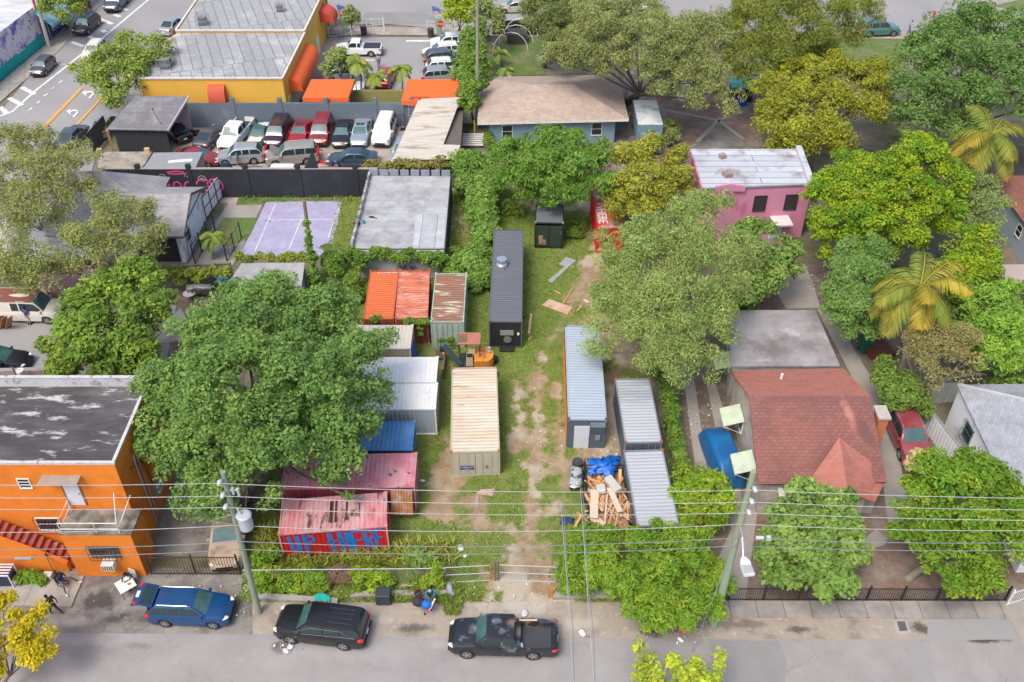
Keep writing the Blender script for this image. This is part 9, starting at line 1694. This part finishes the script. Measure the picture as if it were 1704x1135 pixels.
# palms
def palm(label, base, top, z, nf, fl, mleaf, trunk=.17, nuts=None, wind=0.0, seed=3, rise=.55, leaflet=.62):
 rs = random.Random(seed); b = P(*base); c = P(*top, z); t = thing('palm_tree', label, 'palm tree', b); mb = MB(); mb.tube([b + (c - b) * f + Vector((.25 * math.sin(f * 3), 0, 0)) * (1 - f) * f * 2 for f in (0, .25, .5, .75, 1)], [trunk * 1.5, trunk * 1.1, trunk, trunk * .9, trunk * .8], 10); mb.build('trunk', BARKG, t)
 for i in range(nf):
  a = 2 * math.pi * i / nf + rs.uniform(-.25, .25); el = rise + rs.uniform(-.55, .5) - (.5 if i % 3 == 0 else 0); L = fl * rs.uniform(.85, 1.1); pts = []; p_ = c.copy(); d = Vector((math.cos(a) * math.cos(el), math.sin(a) * math.cos(el), math.sin(el))); n = 16
  for k in range(n + 1):
   pts.append(p_.copy()); p_ += d * L / n; d = (d + Vector((wind * .03, 0, -.1 - .012 * k * .6))).normalized()
  V = []; T = []; hue = rs.random()
  for k in range(1, n):
   for s in (-1, 1):
    for q in range(4):
     p0 = pts[k].lerp(pts[k + 1], q / 4); dd = (pts[k + 1] - pts[k]).normalized(); side = dd.cross(Vector((0, 0, 1))).normalized() * s; f = (k + q / 4) / n; ll = leaflet * fl * .42 * math.sin(math.pi * min(1, .12 + f * .95)) ** .6 + .05
     tip = p0 + side * ll * .8 + dd * ll * .5 + Vector((0, 0, -ll * (.35 + .5 * rs.random()))); w = dd * (.02 + .009 * fl); m_ = p0.lerp(tip, .5) + Vector((0, 0, ll * .1)); V.append((p0 - w * .5, m_ - w, tip, m_ + w)); T.append((.3 + .5 * rs.random(), min(1, hue * .55 + f * .5 + rs.random() * .15)))
  for k in range(n): w = Vector((0, 0, .02)); side = (pts[k + 1] - pts[k]).cross(Vector((0, 0, 1))).normalized() * .035 * (1 - k / n * .7); V.append((pts[k] - side, pts[k + 1] - side, pts[k + 1] + side, pts[k] + side)); T.append((.7, .9))
  quad_mesh('frond', np.array([[tuple(v) for v in q] for q in V]), np.array(T), mleaf, t, tuple(b))
 if nuts:
  mb = MB()
  for i in range(9): a = rs.uniform(0, 6.28); mb.ball(c + Vector((.3 * math.cos(a), .3 * math.sin(a), rs.uniform(-.4, -.05))), .14, 7, 5)
  mb.build('fruit_cluster', nuts, t, smooth=True)
 return t
COCO = L_('leaf_coconut', (.125, .155, .028), c2=(.29, .205, .03), c2t=.76)
palm('coconut palm with yellowing fronds and orange nuts, nearer the bungalow', (1490, 650), (1531, 478), 8.6, 19, 4.1, COCO, .2, mat('coconut', (.5, .28, .04)), seed=4)
palm('coconut palm with orange fruit cluster in the right upper corner', (1640, 345), (1650, 226), 8.2, 17, 4.4, COCO, .2, mat('orange_fruit', (.65, .2, .03)), seed=9)
PLM = L_('leaf_palm', (.13, .19, .035), c2=(.24, .24, .05), c2t=.8)
palm('small palm behind the left orange canopy, leftmost of three', (601, 168), (597, 104), 4.4, 13, 1.9, PLM, .09, seed=5); palm('small palm before the red hatchback, middle of three', (632, 170), (626, 126), 3.1, 11, 1.8, PLM, .08, seed=6); palm('small palm standing left of the larger orange canopy', (669, 160), (667, 112), 3.5, 12, 1.8, PLM, .08, seed=7)
palm('young palm by the white house patio', (354, 432), (352, 393), 2.2, 12, 1.5, PLM, .1, seed=8); palm('wild palm in the vines left of the silver roofed building', (551, 470), (553, 418), 2.7, 12, 1.7, L_('leaf_dark_palm', (.07, .13, .035), c2=(.14, .18, .04)), .12, seed=10)
palm('half dead fan palm before the red sport utility', (1528, 790), (1530, 762), 1.4, 11, 1.4, L_('leaf_dead_palm', (.24, .25, .06), c2=(.5, .36, .26), c2t=.5), .12, seed=12)
for i, (bx, by) in enumerate(((832, 112), (845, 140), (826, 165))):
 palm('broad leaved banana plant on rear lawn edge, %s of three' % ('farthest', 'middle', 'nearest')[i], (bx, by), (bx - 1, by - 22), 1.6, 8, 1.7, L_('leaf_banana', (.12, .21, .05), c2=(.5, .35, .03), c2t=.93), .12, seed=20 + i, rise=.9, leaflet=.5)
# grass on the yard, and strap-leaved weeds
def blades(name, label, pos, h, w, rs, m, kindname):
 n = len(pos); a = rs.rand(n) * 2 * math.pi; d = np.stack([np.cos(a), np.sin(a), np.zeros(n)], 1); lean = rs.normal(size=(n, 3)) * .5; lean[:, 2] = 0; H_ = (h * (.5 + rs.rand(n)))[:, None]; W = w * (.7 + .6 * rs.rand(n))[:, None]; up = np.array([0, 0, 1.0])
 tip = pos + up * H_ + lean * H_; mid = pos + up * H_ * .55 + lean * H_ * .35; V = np.stack([pos, mid + d * W, tip, mid - d * W], 1); o = quad_mesh(name, V, np.stack([rs.rand(n), rs.rand(n)], 1), m); return tag(o, label, kindname, kind='stuff')
rs = np.random.RandomState(4); n = 150000; gx = YX0 + rs.rand(n) * (YX1 - YX0); gy = YY0 + rs.rand(n) ** 1.2 * (YY1 - YY0); g, _ = grass_field(gx, gy); cl_ = fbm(gx, gy, 31, 1.6); keep = rs.rand(n) < np.clip(g * (cl_ * 2.3 - .3), 0, 1); gx, gy, cl_ = gx[keep], gy[keep], cl_[keep]
blades('yard_grass', 'patchy green grass growing over the container yard', np.stack([gx, gy, np.full(len(gx), .06)], 1), .1 + .16 * np.clip(cl_ - .35, 0, 1), .03, rs, L_('grass_blade', (.13, .2, .03), c2=(.2, .22, .06), c2t=.72), 'grass')
def scatter(rects, per): return np.concatenate([np.array([tuple(P(x0 + (x1 - x0) * rs.rand(), y0 + (y1 - y0) * rs.rand(), .05)) for _ in range(per)]) for x0, y0, x1, y1 in rects])
blades('strap_weeds', 'yellow green strap leaved weeds before the red container', scatter([(500, 910, 640, 945), (430, 880, 500, 945), (630, 905, 760, 945)], 900), .55, .04, rs, L_('strap_leaf', (.19, .22, .04), c2=(.3, .3, .07)), 'weeds')
blades('verge_weeds', 'weeds growing along walls and kerbs', scatter([(398, 324, 606, 338), (600, 985, 760, 996), (735, 975, 770, 1010), (640, 1000, 740, 1003), (1100, 640, 1130, 900), (740, 1000, 765, 1025), (760, 330, 775, 470)], 450), .3, .035, rs, MATS['grass_blade'], 'weeds')
